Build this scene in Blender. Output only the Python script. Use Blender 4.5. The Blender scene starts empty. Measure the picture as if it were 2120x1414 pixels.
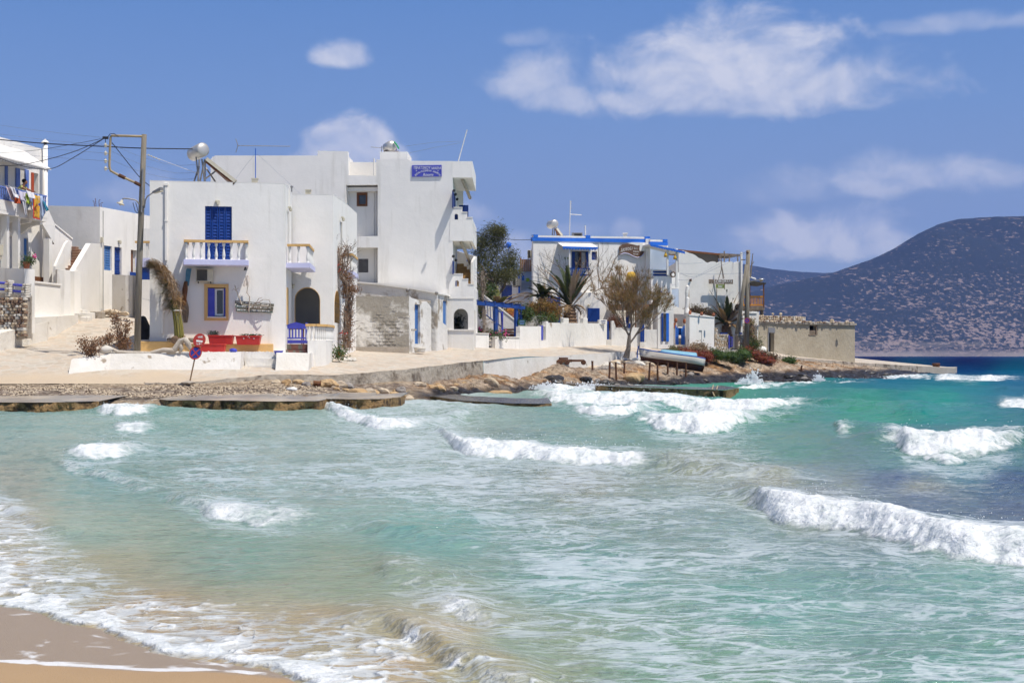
import bpy, bmesh, math, random
import numpy as np
from mathutils import Vector, Matrix
from mathutils.geometry import tessellate_polygon
# ------------------------------------------------------------------ camera, sky, sun, exposure
F, CX, HY, H = 2950.0, 1060.0, 736.0, 1.75
S = bpy.context.scene
COL = S.collection
R = math.radians
cam = bpy.data.cameras.new('camera'); camo = bpy.data.objects.new('camera', cam); COL.objects.link(camo)
camo.location = (0, 0, H); camo.rotation_euler = (R(90), 0, 0)
cam.sensor_width = 36; cam.lens = 36*F/2120; cam.shift_y = (HY-707)/2120
cam.clip_end = 60000; cam.clip_start = 0.1
S.camera = camo
SUN = Vector((0.37, -0.26, 0.89)).normalized()
EL = math.asin(SUN.z); AZ = math.atan2(SUN.x, SUN.y)
w = bpy.data.worlds.new('World'); S.world = w; w.use_nodes = True
nt = w.node_tree; N = nt.nodes; L = nt.links
for n in list(N): N.remove(n)
def nd(nt, t, **k):
    n = nt.nodes.new(t)
    for a, b in k.items():
        if a.startswith('i_'): n.inputs[int(a[2:])].default_value = b
        else: setattr(n, a, b)
    return n
def mth(nt, op, a, b=None, c=None, clamp=False):
    n = nt.nodes.new('ShaderNodeMath'); n.operation = op; n.use_clamp = clamp
    for i, v in enumerate((a, b, c)):
        if v is None: continue
        if isinstance(v, (int, float)): n.inputs[i].default_value = v
        else: nt.links.new(v, n.inputs[i])
    return n.outputs[0]
def mixc(nt, fac, a, b, bt='MIX'):
    n = nt.nodes.new('ShaderNodeMix'); n.data_type = 'RGBA'; n.blend_type = bt
    for i, v in ((0, fac), (6, a), (7, b)):
        if isinstance(v, (int, float)): n.inputs[i].default_value = v
        elif isinstance(v, (tuple, list)): n.inputs[i].default_value = (*v[:3], 1)
        else: nt.links.new(v, n.inputs[i])
    return n.outputs[2]
sky = nd(nt, 'ShaderNodeTexSky', sky_type='NISHITA', sun_disc=False, sun_elevation=EL, sun_rotation=AZ,
         altitude=300, air_density=1.0, dust_density=0.4, ozone_density=2.2)
tc = nd(nt, 'ShaderNodeTexCoord')
sep = nd(nt, 'ShaderNodeSeparateXYZ'); L.new(tc.outputs['Generated'], sep.inputs[0])
azi = mth(nt, 'ARCTAN2', sep.outputs[0], sep.outputs[1])
ele = mth(nt, 'ARCSINE', sep.outputs[2])
cmb = nd(nt, 'ShaderNodeCombineXYZ'); L.new(azi, cmb.inputs[0]); L.new(mth(nt, 'MULTIPLY', ele, 1.35), cmb.inputs[1])
nz = nd(nt, 'ShaderNodeTexNoise'); nz.inputs['Scale'].default_value = 19; nz.inputs['Detail'].default_value = 9
nz.inputs['Roughness'].default_value = 0.56; nz.inputs['Distortion'].default_value = 0.35
L.new(cmb.outputs[0], nz.inputs['Vector'])
nz2 = nd(nt, 'ShaderNodeTexNoise'); nz2.inputs['Scale'].default_value = 5; nz2.inputs['Detail'].default_value = 7
L.new(cmb.outputs[0], nz2.inputs['Vector'])
# clouds: each an ellipse in azimuth / elevation (degrees), broken up by noise
CL = [(1520,125,200,80,1.0,.5),(1400,165,160,70,.95,.5),(1680,180,180,62,.9,.5),(1520,200,340,52,.85,.5),(1110,165,95,62,.78,.6),(1160,205,80,40,.7,.5),(1290,165,90,40,.55,.6),(1080,85,60,22,.45,.6),
      (712,118,56,32,.9,.4),(722,312,84,60,1.0,.3),(715,350,115,50,.95,.35),
      (1880,370,190,46,.7,.6),(1650,395,120,40,.4,.8),(1720,490,130,54,.95,.35),(1790,505,95,44,.9,.35),(1640,510,130,40,.75,.4),
      (270,405,70,38,.5,.6),(960,455,60,35,.55,.5),(1060,520,60,45,.6,.45),(1300,480,30,25,.4,.5),(2060,45,170,22,.45,.7),(140,100,40,18,.0,.5),
      (1180,480,60,20,.3,.6)]
den = None
for (px, py, rx, ry, a, sh) in CL:
    if a == 0: continue
    a0 = math.atan((px-CX)/F); e0 = math.atan((HY-py)/F)*math.cos(a0)
    dx = mth(nt, 'MULTIPLY', mth(nt, 'SUBTRACT', azi, a0), F/rx)
    dy = mth(nt, 'MULTIPLY', mth(nt, 'SUBTRACT', ele, e0), F/ry)
    dyb = mth(nt, 'MULTIPLY', mth(nt, 'MINIMUM', dy, 0.0), 1.5)   # flatter bases
    dy = mth(nt, 'ADD', mth(nt, 'MAXIMUM', dy, 0.0), dyb)
    r2 = mth(nt, 'ADD', mth(nt, 'MULTIPLY', dx, dx), mth(nt, 'MULTIPLY', dy, dy))
    g = mth(nt, 'SUBTRACT', 1.0, mth(nt, 'MULTIPLY', mth(nt, 'SQRT', r2), 1.0))           # 1 in the middle, 0 on the rim
    g = mth(nt, 'ADD', g, mth(nt, 'MULTIPLY', mth(nt, 'SUBTRACT', nz.outputs['Fac'], 0.31), 2.3))
    mr = nd(nt, 'ShaderNodeMapRange', interpolation_type='SMOOTHSTEP'); L.new(g, mr.inputs[0])
    mr.inputs[1].default_value = 0.0; mr.inputs[2].default_value = sh+.42; mr.inputs[4].default_value = a
    den = mr.outputs[0] if den is None else mth(nt, 'MAXIMUM', den, mr.outputs[0])
# scattered thin cloud everywhere the frame does not reach
out = nd(nt, 'ShaderNodeMapRange', interpolation_type='SMOOTHSTEP'); L.new(mth(nt, 'ABSOLUTE', azi), out.inputs[0])
out.inputs[1].default_value = 0.38; out.inputs[2].default_value = 0.6; out.inputs[4].default_value = .5
thin = mth(nt, 'MULTIPLY', out.outputs[0], mth(nt, 'MULTIPLY', mth(nt, 'SUBTRACT', nz2.outputs['Fac'], .5, clamp=True), 3.0), clamp=True)
den = mth(nt, 'MAXIMUM', den, thin)
low = nd(nt, 'ShaderNodeMapRange', interpolation_type='SMOOTHSTEP'); L.new(ele, low.inputs[0])
low.inputs[1].default_value = 0.09; low.inputs[2].default_value = 0.035; low.inputs[4].default_value = 0.22
den = mth(nt, 'MAXIMUM', den, low.outputs[0])
# the sky itself a little more violet-blue, as photographed
tint = mixc(nt, 1.0, sky.outputs[0], (0.62, 0.88, 1.12), 'MULTIPLY')
skc = mixc(nt, mth(nt, 'MULTIPLY', nz2.outputs['Fac'], .10), tint, (3.2, 4.2, 7.0))
hs = nd(nt, 'ShaderNodeHueSaturation'); hs.inputs['Saturation'].default_value = .92; L.new(skc, hs.inputs['Color'])
flat = nd(nt, 'ShaderNodeMapRange'); L.new(ele, flat.inputs[0])
flat.inputs[1].default_value = 0.32; flat.inputs[2].default_value = 0.0; flat.inputs[3].default_value = 0.0; flat.inputs[4].default_value = 0.6
ramp = nd(nt, 'ShaderNodeValToRGB'); L.new(mth(nt, 'MULTIPLY', ele, 1.0, clamp=True), ramp.inputs[0])
el_ = ramp.color_ramp.elements; el_[0].position = 0.0; el_[0].color = (.31,.395,.59,1); el_[1].position = 1.0; el_[1].color = (.07,.16,.45,1)
for p_, c_ in ((.10,(.272,.362,.592,1)),(.17,(.190,.322,.615,1)),(.25,(.116,.258,.59,1))): e_ = el_.new(p_); e_.color = c_
grad = mixc(nt, 1.0, ramp.outputs[0], (10.0, 10.0, 10.0), 'MULTIPLY')
zen = nd(nt, 'ShaderNodeMapRange', interpolation_type='SMOOTHSTEP'); L.new(ele, zen.inputs[0]); zen.inputs[1].default_value = .30; zen.inputs[2].default_value = .75; zen.inputs[3].default_value = .82; zen.inputs[4].default_value = 0.0
skc = mixc(nt, zen.outputs[0], mixc(nt, zen.outputs[0], sky.outputs[0], hs.outputs[0]), grad)
cm3 = nd(nt, 'ShaderNodeVectorMath', operation='ADD'); L.new(cmb.outputs[0], cm3.inputs[0]); cm3.inputs[1].default_value = (.006, .013, 0)
nz3 = nd(nt, 'ShaderNodeTexNoise'); nz3.inputs['Scale'].default_value = 19; nz3.inputs['Detail'].default_value = 6; nz3.inputs['Roughness'].default_value = .56; nz3.inputs['Distortion'].default_value = .35; L.new(cm3.outputs[0], nz3.inputs['Vector'])
shd = nd(nt, 'ShaderNodeMapRange'); L.new(mth(nt, 'SUBTRACT', nz.outputs['Fac'], nz3.outputs['Fac']), shd.inputs[0]); shd.inputs[1].default_value = -.11; shd.inputs[2].default_value = .11
cc = mixc(nt, shd.outputs[0], (5.0, 5.7, 7.5), (7.7, 7.8, 8.6))
allc = mixc(nt, mth(nt, 'MULTIPLY', den, .92), skc, cc)
bg = nd(nt, 'ShaderNodeBackground'); bg.inputs[1].default_value = 0.1; L.new(allc, bg.inputs[0])
wo = nd(nt, 'ShaderNodeOutputWorld'); L.new(bg.outputs[0], wo.inputs[0])
sl = bpy.data.lights.new('sun', 'SUN'); sl.energy = 4.9; sl.angle = R(0.5); sl.color = (1, .94, .85)
so = bpy.data.objects.new('sun', sl); COL.objects.link(so); so.rotation_euler = SUN.to_track_quat('Z', 'Y').to_euler()
so.location = (20, -20, 60)
S.view_settings.view_transform = 'Standard'; S.view_settings.look = 'None'; S.view_settings.exposure = 0.05; S.view_settings.gamma = 1
S.render.engine = 'CYCLES'; S.cycles.max_bounces = 6; S.cycles.diffuse_bounces = 3; S.cycles.volume_bounces = 0
S.cycles.sample_clamp_indirect = 4; S.cycles.use_adaptive_sampling = True; S.cycles.adaptive_threshold = .03
# ------------------------------------------------------------------ helpers
rng = random.Random(7)
def WX(px, D): return (px-CX)/F*D
def WZ(py, D): return H-(py-HY)/F*D
def W(px, py, D): return Vector((WX(px, D), D, WZ(py, D)))
def DS(py, z=0.0): return (H-z)*F/(py-HY)       # depth of a ground pixel at height z
def SEA(px, py): d = DS(py); return (WX(px, d), d)
def lin(c): return tuple(((v/255)/12.92 if v/255 <= .04045 else ((v/255+.055)/1.055)**2.4) for v in c)
def tag(o, label=None, cat=None, group=None, kind=None):
    if label: o['label'] = label
    if cat: o['category'] = cat
    if group: o['group'] = group
    if kind: o['kind'] = kind
    return o
def empty(name, loc, label, cat, group=None):
    o = bpy.data.objects.new(name, None); COL.objects.link(o); o.location = loc; o.empty_display_size = .2
    return tag(o, label, cat, group)
class MB:
    def __init__(s): s.v = []; s.f = []
    def add(s, vs, fs):
        b = len(s.v); s.v += [tuple(v) for v in vs]; s.f += [tuple(i+b for i in f) for f in fs]; return s
    def hexa(s, a):   # 8 points: bottom 4 ccw, top 4
        return s.add(a, [(3,2,1,0),(4,5,6,7),(0,1,5,4),(1,2,6,5),(2,3,7,6),(3,0,4,7)])
    def box(s, x0,x1,y0,y1,z0,z1):
        return s.hexa([(x0,y0,z0),(x1,y0,z0),(x1,y1,z0),(x0,y1,z0),(x0,y0,z1),(x1,y0,z1),(x1,y1,z1),(x0,y1,z1)])
    def tube(s, pts, rad, n=6, cap=True):
        pts = [Vector(p) for p in pts]; m = len(pts)
        rs = rad if isinstance(rad, (list, tuple)) else [rad]*m
        b = len(s.v); up = Vector((0,0,1))
        pu = None
        for i, p in enumerate(pts):
            t = (pts[min(i+1,m-1)]-pts[max(i-1,0)])
            t = t.normalized() if t.length > 1e-9 else Vector((0,0,1))
            if pu is None:
                a = t.cross(up if abs(t.z) < .95 else Vector((1,0,0))).normalized()
            else:
                a = (pu - t*pu.dot(t)); a = a.normalized() if a.length > 1e-6 else t.cross(up).normalized()
            pu = a; c = t.cross(a)
            for k in range(n):
                g = 2*math.pi*k/n
                s.v.append(tuple(p+(a*math.cos(g)+c*math.sin(g))*rs[i]))
        for i in range(m-1):
            for k in range(n):
                k2 = (k+1) % n
                s.f.append((b+i*n+k, b+i*n+k2, b+(i+1)*n+k2, b+(i+1)*n+k))
        if cap:
            s.f.append(tuple(b+k for k in reversed(range(n)))); s.f.append(tuple(b+(m-1)*n+k for k in range(n)))
        return s
    def lathe(s, prof, c, n=10, axis=None):  # prof [(r,z)]
        c = Vector(c); M = Matrix.Identity(3)
        if axis is not None: M = Vector(axis).to_track_quat('Z','Y').to_matrix()
        b = len(s.v)
        for (r, z) in prof:
            for k in range(n):
                g = 2*math.pi*k/n; s.v.append(tuple(c+M@Vector((r*math.cos(g), r*math.sin(g), z))))
        for i in range(len(prof)-1):
            for k in range(n):
                k2 = (k+1)%n; s.f.append((b+i*n+k, b+i*n+k2, b+(i+1)*n+k2, b+(i+1)*n+k))
        s.f.append(tuple(b+k for k in reversed(range(n)))); s.f.append(tuple(b+(len(prof)-1)*n+k for k in range(n)))
        return s
    def blob(s, c, r, seed=0, sub=2, amp=.25):
        bm = bmesh.new(); bmesh.ops.create_icosphere(bm, subdivisions=sub, radius=1)
        rr = random.Random(seed); ph = [(rr.uniform(1,3.2), rr.uniform(0,6), rr.uniform(0,6)) for _ in range(4)]
        r = r if isinstance(r, (tuple, list)) else (r,r,r)
        vs = []
        for v in bm.verts:
            k = 1+amp*sum(math.sin(v.co.x*p[0]+p[1])*math.cos(v.co.y*p[0]*1.3+p[2]+v.co.z*2) for p in ph)/2
            vs.append((c[0]+v.co.x*r[0]*k, c[1]+v.co.y*r[1]*k, c[2]+v.co.z*r[2]*k))
        fs = [tuple(v.index for v in f.verts) for f in bm.faces]; bm.free()
        return s.add(vs, fs)
    def build(s, name, m, parent=None, smooth=False, kind=None, bevel=0):
        off = Vector(parent_loc(parent)) if parent else Vector((0,0,0))
        me = bpy.data.meshes.new(name)
        me.from_pydata([(v[0]-off.x, v[1]-off.y, v[2]-off.z) for v in s.v], [], s.f); me.update()
        if smooth: me.polygons.foreach_set('use_smooth', [True]*len(me.polygons))
        me.materials.append(m)
        o = bpy.data.objects.new(name, me); COL.objects.link(o)
        if parent: o.parent = parent
        if kind: o['kind'] = kind
        if bevel:
            b = o.modifiers.new('b', 'BEVEL'); b.width = bevel; b.segments = 2; b.limit_method = 'ANGLE'; b.angle_limit = R(50)
        return o
def parent_loc(p):
    v = Vector((0,0,0))
    while p is not None: v += p.location; p = p.parent
    return v
def single(name, mb, m, label, cat, group=None, smooth=False, base=None, kind=None, bevel=0):
    # one-mesh thing with its origin at its base
    if base is None:
        xs = [v[0] for v in mb.v]; ys = [v[1] for v in mb.v]; base = ((min(xs)+max(xs))/2, (min(ys)+max(ys))/2, min(v[2] for v in mb.v))
    mb.v = [(v[0]-base[0], v[1]-base[1], v[2]-base[2]) for v in mb.v]
    o = mb.build(name, m, None, smooth, kind, bevel); o.location = base
    return tag(o, label, cat, group)
class Fr:   # a vertical wall plane: origin, direction along it; +n faces the viewer's side
    def __init__(s, a, b):   # a, b = (px, D) left and right ends as seen
        s.o = Vector((WX(*a), a[1])); e = Vector((WX(*b), b[1])); s.len = (e-s.o).length
        s.u = (e-s.o)/s.len; s.n = Vector((s.u.y, -s.u.x))
    def uv(s, px, py=None, n=0.0):
        k = (px-CX)/F   # x = k*y ; point = o+u*t+n*nn
        ox = s.o.x+s.n.x*n; oy = s.o.y+s.n.y*n
        t = (k*oy-ox)/(s.u.x-k*s.u.y); y = oy+s.u.y*t
        return t if py is None else (t, WZ(py, y))
    def p(s, u, n, z): return Vector((s.o.x+s.u.x*u+s.n.x*n, s.o.y+s.u.y*u+s.n.y*n, z))
    def D(s, px): return s.o.y+s.u.y*s.uv(px)
    def box(s, mb, u0,u1,n0,n1,z0,z1):   # n0 < n1 (n1 nearer the viewer)
        return mb.hexa([s.p(u0,n1,z0),s.p(u1,n1,z0),s.p(u1,n0,z0),s.p(u0,n0,z0),s.p(u0,n1,z1),s.p(u1,n1,z1),s.p(u1,n0,z1),s.p(u0,n0,z1)])
    def pbox(s, mb, x0,x1,y0,y1,n0,n1):  # by photo pixels on the plane at n1 (y0 top, y1 bottom)
        u0, zt = s.uv(x0, y0, n1); u1, _ = s.uv(x1, y0, n1); zb = s.uv(x0, y1, n1)[1]
        return s.box(mb, u0,u1,n0,n1,zb,zt)
    def wall(s, mb, outer, holes=(), n0=-.3, n1=0.0):   # polygons of (u,z)
        polys = [[Vector((u,z,0)) for u,z in outer]]+[[Vector((u,z,0)) for u,z in h] for h in holes]
        flat = [q for pl in polys for q in pl]
        tris = tessellate_polygon(polys)
        b = len(mb.v); m = len(flat)
        for q in flat: mb.v.append(tuple(s.p(q.x, n1, q.y)))
        for q in flat: mb.v.append(tuple(s.p(q.x, n0, q.y)))
        for t in tris:
            a, c, d = [flat[i] for i in t]
            if (c-a).cross(d-a).z < 0: t = (t[0], t[2], t[1])
            mb.f.append(tuple(b+i for i in t)); mb.f.append(tuple(b+m+i for i in reversed(t)))
        k = 0
        for pi, pl in enumerate(polys):
            L_ = len(pl); area = sum(pl[i].x*pl[(i+1)%L_].y-pl[(i+1)%L_].x*pl[i].y for i in range(L_))
            fl = (area > 0) == (pi == 0)
            for i in range(L_):
                i2 = (i+1)%L_; q = (b+k+i, b+k+i2, b+m+k+i2, b+m+k+i)
                mb.f.append(q[::-1] if fl else q)
            k += L_
        return mb
def prect(fr, x0,x1,y0,y1,n=0.0):
    u0, zt = fr.uv(x0,y0,n); u1 = fr.uv(x1,None,n); zb = fr.uv(x0,y1,n)[1]
    return [(u0,zb),(u1,zb),(u1,zt),(u0,zt)]
def parch(fr, x0,x1,ytop,ybot,n=0.0,seg=10):
    u0, zt = fr.uv(x0,ytop,n); u1 = fr.uv(x1,None,n); zb = fr.uv(x0,ybot,n)[1]; r = (u1-u0)/2; c = (u0+u1)/2
    h = min(r, zt-zb)
    return [(u0,zb),(u1,zb)]+[(c+r*math.cos(math.pi*i/seg), zt-h+h*math.sin(math.pi*i/seg)) for i in range(seg+1)]
def prism(mb, pts, z0, z1):   # footprint polygon (x,y) any winding, z1 may be a list
    n = len(pts); area = sum(pts[i][0]*pts[(i+1)%n][1]-pts[(i+1)%n][0]*pts[i][1] for i in range(n))
    z1 = z1 if isinstance(z1, (list, tuple)) else [z1]*n
    q = list(zip(pts, z1))
    if area < 0: q = q[::-1]
    b = len(mb.v)
    for (p, z) in q: mb.v.append((p[0], p[1], z0))
    for (p, z) in q: mb.v.append((p[0], p[1], z))
    for i in range(n):
        i2 = (i+1)%n; mb.f.append((b+i, b+i2, b+n+i2, b+n+i))
    tr = tessellate_polygon([[Vector((p[0],p[1],0)) for p, z in q]])
    for t in tr:
        a, c, d = [q[i][0] for i in t]
        if (c[0]-a[0])*(d[1]-a[1])-(c[1]-a[1])*(d[0]-a[0]) < 0: t = (t[0],t[2],t[1])
        mb.f.append(tuple(b+n+i for i in t)); mb.f.append(tuple(b+i for i in reversed(t)))
    return mb
def XY(px, D): return (WX(px, D), D)
def copy_tree(o, parent=None):
    c = o.copy(); COL.objects.link(c); c.parent = parent
    for ch in o.children: copy_tree(ch, c)
    return c
# ------------------------------------------------------------------ materials
MATS = {}
def mat(name, c1, c2=None, scale=2.0, rough=.85, bump=0.0, bscale=None, metal=0.0, c3=None, t3=(.6,.7), s3=1.0, st3=None, spec=.3, det=6, stretch=None, trans=0.0):
    m = bpy.data.materials.new(name); m.use_nodes = True; t = m.node_tree; b = t.nodes['Principled BSDF']
    b.inputs['Roughness'].default_value = rough; b.inputs['Metallic'].default_value = metal
    b.inputs['Specular IOR Level'].default_value = spec
    g = t.nodes.new('ShaderNodeNewGeometry'); vec = g.outputs['Position']
    if stretch:
        vm = t.nodes.new('ShaderNodeVectorMath'); vm.operation = 'MULTIPLY'; vm.inputs[1].default_value = stretch
        t.links.new(vec, vm.inputs[0]); vec = vm.outputs[0]
    def noise(sc, d=det, vec=vec):
        n = t.nodes.new('ShaderNodeTexNoise'); n.inputs['Scale'].default_value = sc; n.inputs['Detail'].default_value = d
        n.inputs['Roughness'].default_value = .6; t.links.new(vec, n.inputs['Vector']); return n.outputs['Fac']
    col = None
    if c2 is not None:
        mr = t.nodes.new('ShaderNodeMapRange'); t.links.new(noise(scale), mr.inputs[0]); mr.inputs[1].default_value = .33; mr.inputs[2].default_value = .67
        col = mixc(t, mr.outputs[0], c1, c2)
    if c3 is not None:
        mr = t.nodes.new('ShaderNodeMapRange'); v0 = vec
        if st3:
            vm = t.nodes.new('ShaderNodeVectorMath'); vm.operation = 'MULTIPLY'; vm.inputs[1].default_value = st3; t.links.new(g.outputs['Position'], vm.inputs[0]); vec = vm.outputs[0]
        n8 = noise(s3, 8, vec); vec = v0; t.links.new(n8, mr.inputs[0]); mr.inputs[1].default_value = t3[0]; mr.inputs[2].default_value = t3[1]
        col = mixc(t, mr.outputs[0], col if col is not None else c1, c3)
    if col is None: b.inputs['Base Color'].default_value = (*c1, 1)
    else: t.links.new(col, b.inputs['Base Color'])
    if bump:
        bp = t.nodes.new('ShaderNodeBump'); bp.inputs['Strength'].default_value = 1.0; bp.inputs['Distance'].default_value = bump
        t.links.new(noise(bscale or scale*3, 5), bp.inputs['Height']); t.links.new(bp.outputs[0], b.inputs['Normal'])
    if trans:
        tr = t.nodes.new('ShaderNodeBsdfTranslucent'); ms = t.nodes.new('ShaderNodeMixShader'); ms.inputs[0].default_value = trans
        if col is None: tr.inputs[0].default_value = (*c1, 1)
        else: t.links.new(col, tr.inputs[0])
        o = t.nodes['Material Output']; t.links.new(b.outputs[0], ms.inputs[1]); t.links.new(tr.outputs[0], ms.inputs[2]); t.links.new(ms.outputs[0], o.inputs[0])
    MATS[name] = m
    return m
# numpy noise
def _h(ix, iy, s):
    n = (ix.astype(np.int64)*374761393+iy.astype(np.int64)*668265263+s*1274126177) & 0x7fffffff
    n = ((n ^ (n >> 13))*1274126177) & 0x7fffffff
    n = (n ^ (n >> 16)) & 0xffff
    return n/65535.0
def vn(x, y, s=0):
    ix = np.floor(x); iy = np.floor(y); fx = x-ix; fy = y-iy
    u = fx*fx*fx*(fx*(fx*6-15)+10); v = fy*fy*fy*(fy*(fy*6-15)+10)
    a = _h(ix,iy,s); b = _h(ix+1,iy,s); c = _h(ix,iy+1,s); d = _h(ix+1,iy+1,s)
    return (a+(b-a)*u)+((c+(d-c)*u)-(a+(b-a)*u))*v
def fbm(x, y, s=0, o=4, g=.5):
    r = 0; a = 1; t = 0
    for i in range(o):
        r = r+a*vn(x*2**i+i*17.3, y*2**i-i*9.1, s+i); t += a; a *= g
    return r/t
def sm(x, a, b):
    t = np.clip((x-a)/(b-a), 0, 1); return t*t*(3-2*t)
def tps(pts):
    P = np.array(pts, float); n = len(P)
    def U(r2): return np.where(r2 > 0, r2*np.log(np.maximum(r2, 1e-12)), 0)
    K = U((P[:,None,0]-P[None,:,0])**2+(P[:,None,1]-P[None,:,1])**2)+np.eye(n)*.5
    Q = np.c_[np.ones(n), P[:,:2]]
    A = np.block([[K, Q],[Q.T, np.zeros((3,3))]])
    wv = np.linalg.solve(A, np.r_[P[:,2], 0,0,0])
    def f(x, y):
        x = np.asarray(x, float); y = np.asarray(y, float); z = wv[n]+wv[n+1]*x+wv[n+2]*y
        for i in range(n): z = z+wv[i]*U((x-P[i,0])**2+(y-P[i,1])**2)
        return z
    return f
def idw(pts, x, y, ax=1.0, ay=2.0, p=3.0, soft=30):
    num = 0; den = 0
    for q in pts:
        w_ = 1/(((x-q[0])*ax)**2+((y-q[1])*ay)**2+soft**2)**(p/2)
        den = den+w_; num = num+w_[...,None]*np.array(q[2:])
    return num/den[...,None]
def grid_mesh(name, X, Y, Z, m, attrs, smooth=True, kind='structure', flip=False):
    r, c = X.shape
    me = bpy.data.meshes.new(name)
    co = np.stack([X, Y, Z], -1).reshape(-1, 3).astype(np.float32)
    i = np.arange(r*c).reshape(r, c)
    q = np.stack([i[:-1,:-1], i[:-1,1:], i[1:,1:], i[1:,:-1]], -1).reshape(-1, 4)
    if flip: q = q[:, ::-1]
    me.vertices.add(len(co)); me.vertices.foreach_set('co', co.ravel())
    me.loops.add(q.size); me.loops.foreach_set('vertex_index', q.ravel().astype(np.int32))
    me.polygons.add(len(q)); me.polygons.foreach_set('loop_start', (np.arange(len(q))*4).astype(np.int32))
    me.polygons.foreach_set('use_smooth', np.full(len(q), smooth))
    me.update(calc_edges=True)
    for an, av in attrs.items():
        if av.ndim == 3:
            a = me.attributes.new(an, 'FLOAT_COLOR', 'POINT'); d = np.ones((r*c, 4), np.float32); d[:, :3] = av.reshape(-1, 3); a.data.foreach_set('color', d.ravel())
        else:
            a = me.attributes.new(an, 'FLOAT', 'POINT'); a.data.foreach_set('value', av.ravel().astype(np.float32))
    me.materials.append(m)
    o = bpy.data.objects.new(name, me); COL.objects.link(o); o['kind'] = kind
    return o
# ------------------------------------------------------------------ sea
def attr(t, n, col=False):
    a = t.nodes.new('ShaderNodeAttribute'); a.attribute_name = n; return a.outputs['Color' if col else 'Fac']
def water_material():
    m = bpy.data.materials.new('sea_water'); m.use_nodes = True; t = m.node_tree; b = t.nodes['Principled BSDF']
    g = t.nodes.new('ShaderNodeNewGeometry'); P = g.outputs['Position']
    def noise(sc, d=5, dist=0, st=(1,1,.3), rough=.55):
        vm = t.nodes.new('ShaderNodeVectorMath'); vm.operation = 'MULTIPLY'; vm.inputs[1].default_value = st; t.links.new(P, vm.inputs[0])
        n = t.nodes.new('ShaderNodeTexNoise'); n.inputs['Scale'].default_value = sc; n.inputs['Detail'].default_value = d; n.inputs['Roughness'].default_value = rough
        n.inputs['Distortion'].default_value = dist; t.links.new(vm.outputs[0], n.inputs['Vector']); return n.outputs['Fac']
    foam = attr(t, 'foam'); lace = attr(t, 'lace'); body = attr(t, 'col', True)
    # lace: thin ridges of a warped noise, widening with the density painted on the mesh
    n1 = noise(1.8, 5, 1.0, (.72,1.35,.2)); n2 = noise(5.0, 4, .6, (.65,1.4,.2)); n3 = noise(.7, 3, .4)
    r1 = mth(t, 'ABSOLUTE', mth(t, 'SUBTRACT', n1, .5)); r2 = mth(t, 'ABSOLUTE', mth(t, 'SUBTRACT', n2, .5))
    wd = mth(t, 'MULTIPLY', lace, mth(t, 'ADD', .02, mth(t, 'MULTIPLY', mth(t, 'POWER', n3, 2.0), .46)))
    def ridge(r, k):
        mr = t.nodes.new('ShaderNodeMapRange'); mr.interpolation_type = 'SMOOTHSTEP'
        t.links.new(mth(t, 'SUBTRACT', mth(t, 'MULTIPLY', wd, k), r), mr.inputs[0]); mr.inputs[1].default_value = -.015; mr.inputs[2].default_value = .045
        return mr.outputs[0]
    n4 = noise(3.0, 6, .5, (.6,1.8,.2), .62)
    bl = t.nodes.new('ShaderNodeMapRange'); bl.interpolation_type = 'SMOOTHSTEP'
    t.links.new(mth(t, 'ADD', n4, mth(t, 'MULTIPLY', lace, .20)), bl.inputs[0]); bl.inputs[1].default_value = .645; bl.inputs[2].default_value = .76
    lc = mth(t, 'MAXIMUM', mth(t, 'MULTIPLY', ridge(r1, 1.0), .72), mth(t, 'MULTIPLY', ridge(r2, .8), .5))
    lc = mth(t, 'MAXIMUM', lc, mth(t, 'MULTIPLY', bl.outputs[0], .85))
    lc = mth(t, 'MULTIPLY', lc, mth(t, 'MULTIPLY', lace, 3.0, clamp=True))
    # dense foam: edge torn by noise
    n5 = noise(9, 6, .4, (1,1,1), .65); n6 = noise(2.3, 5, .3, (1,1,1), .6)
    de = t.nodes.new('ShaderNodeMapRange'); de.interpolation_type = 'SMOOTHSTEP'
    tear = mth(t, 'ADD', mth(t, 'MULTIPLY', mth(t, 'SUBTRACT', n5, .5), .9), mth(t, 'MULTIPLY', mth(t, 'SUBTRACT', n6, .5), 1.2))
    t.links.new(mth(t, 'ADD', foam, tear), de.inputs[0]); de.inputs[1].default_value = .26; de.inputs[2].default_value = 1.0
    dn = mth(t, 'MULTIPLY', de.outputs[0], mth(t, 'MULTIPLY', foam, 5.0, clamp=True))
    fm = mth(t, 'MAXIMUM', lc, dn)
    fsh = t.nodes.new('ShaderNodeMapRange'); t.links.new(mth(t, 'ADD', mth(t, 'MULTIPLY', n5, .6), mth(t, 'MULTIPLY', n6, .4)), fsh.inputs[0]); fsh.inputs[1].default_value = .36; fsh.inputs[2].default_value = .6
    fc = mixc(t, fsh.outputs[0], (.62,.67,.67), (.80,.81,.81))
    mott = mixc(t, mth(t, 'MULTIPLY', mth(t, 'SUBTRACT', n1, .3, clamp=True), mth(t, 'MULTIPLY', mth(t, 'SUBTRACT', 1.0, attr(t, 'far')), .55)), body, (.36,.44,.38))
    t.links.new(mixc(t, dn, mixc(t, lc, mott, mixc(t, n4, (.44,.50,.55), (.62,.66,.68))), fc), b.inputs['Base Color'])
    fr_ = attr(t, 'far'); t.links.new(mth(t, 'ADD', mth(t, 'ADD', .10, mth(t, 'MULTIPLY', fr_, .35)), mth(t, 'MULTIPLY', fm, .55)), b.inputs['Roughness'])
    b.inputs['IOR'].default_value = 1.33; t.links.new(mth(t, 'SUBTRACT', .42, mth(t, 'MULTIPLY', fr_, .42)), b.inputs['Specular IOR Level'])
    b1 = t.nodes.new('ShaderNodeBump'); b1.inputs['Distance'].default_value = .10; b1.inputs['Strength'].default_value = .9
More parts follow.
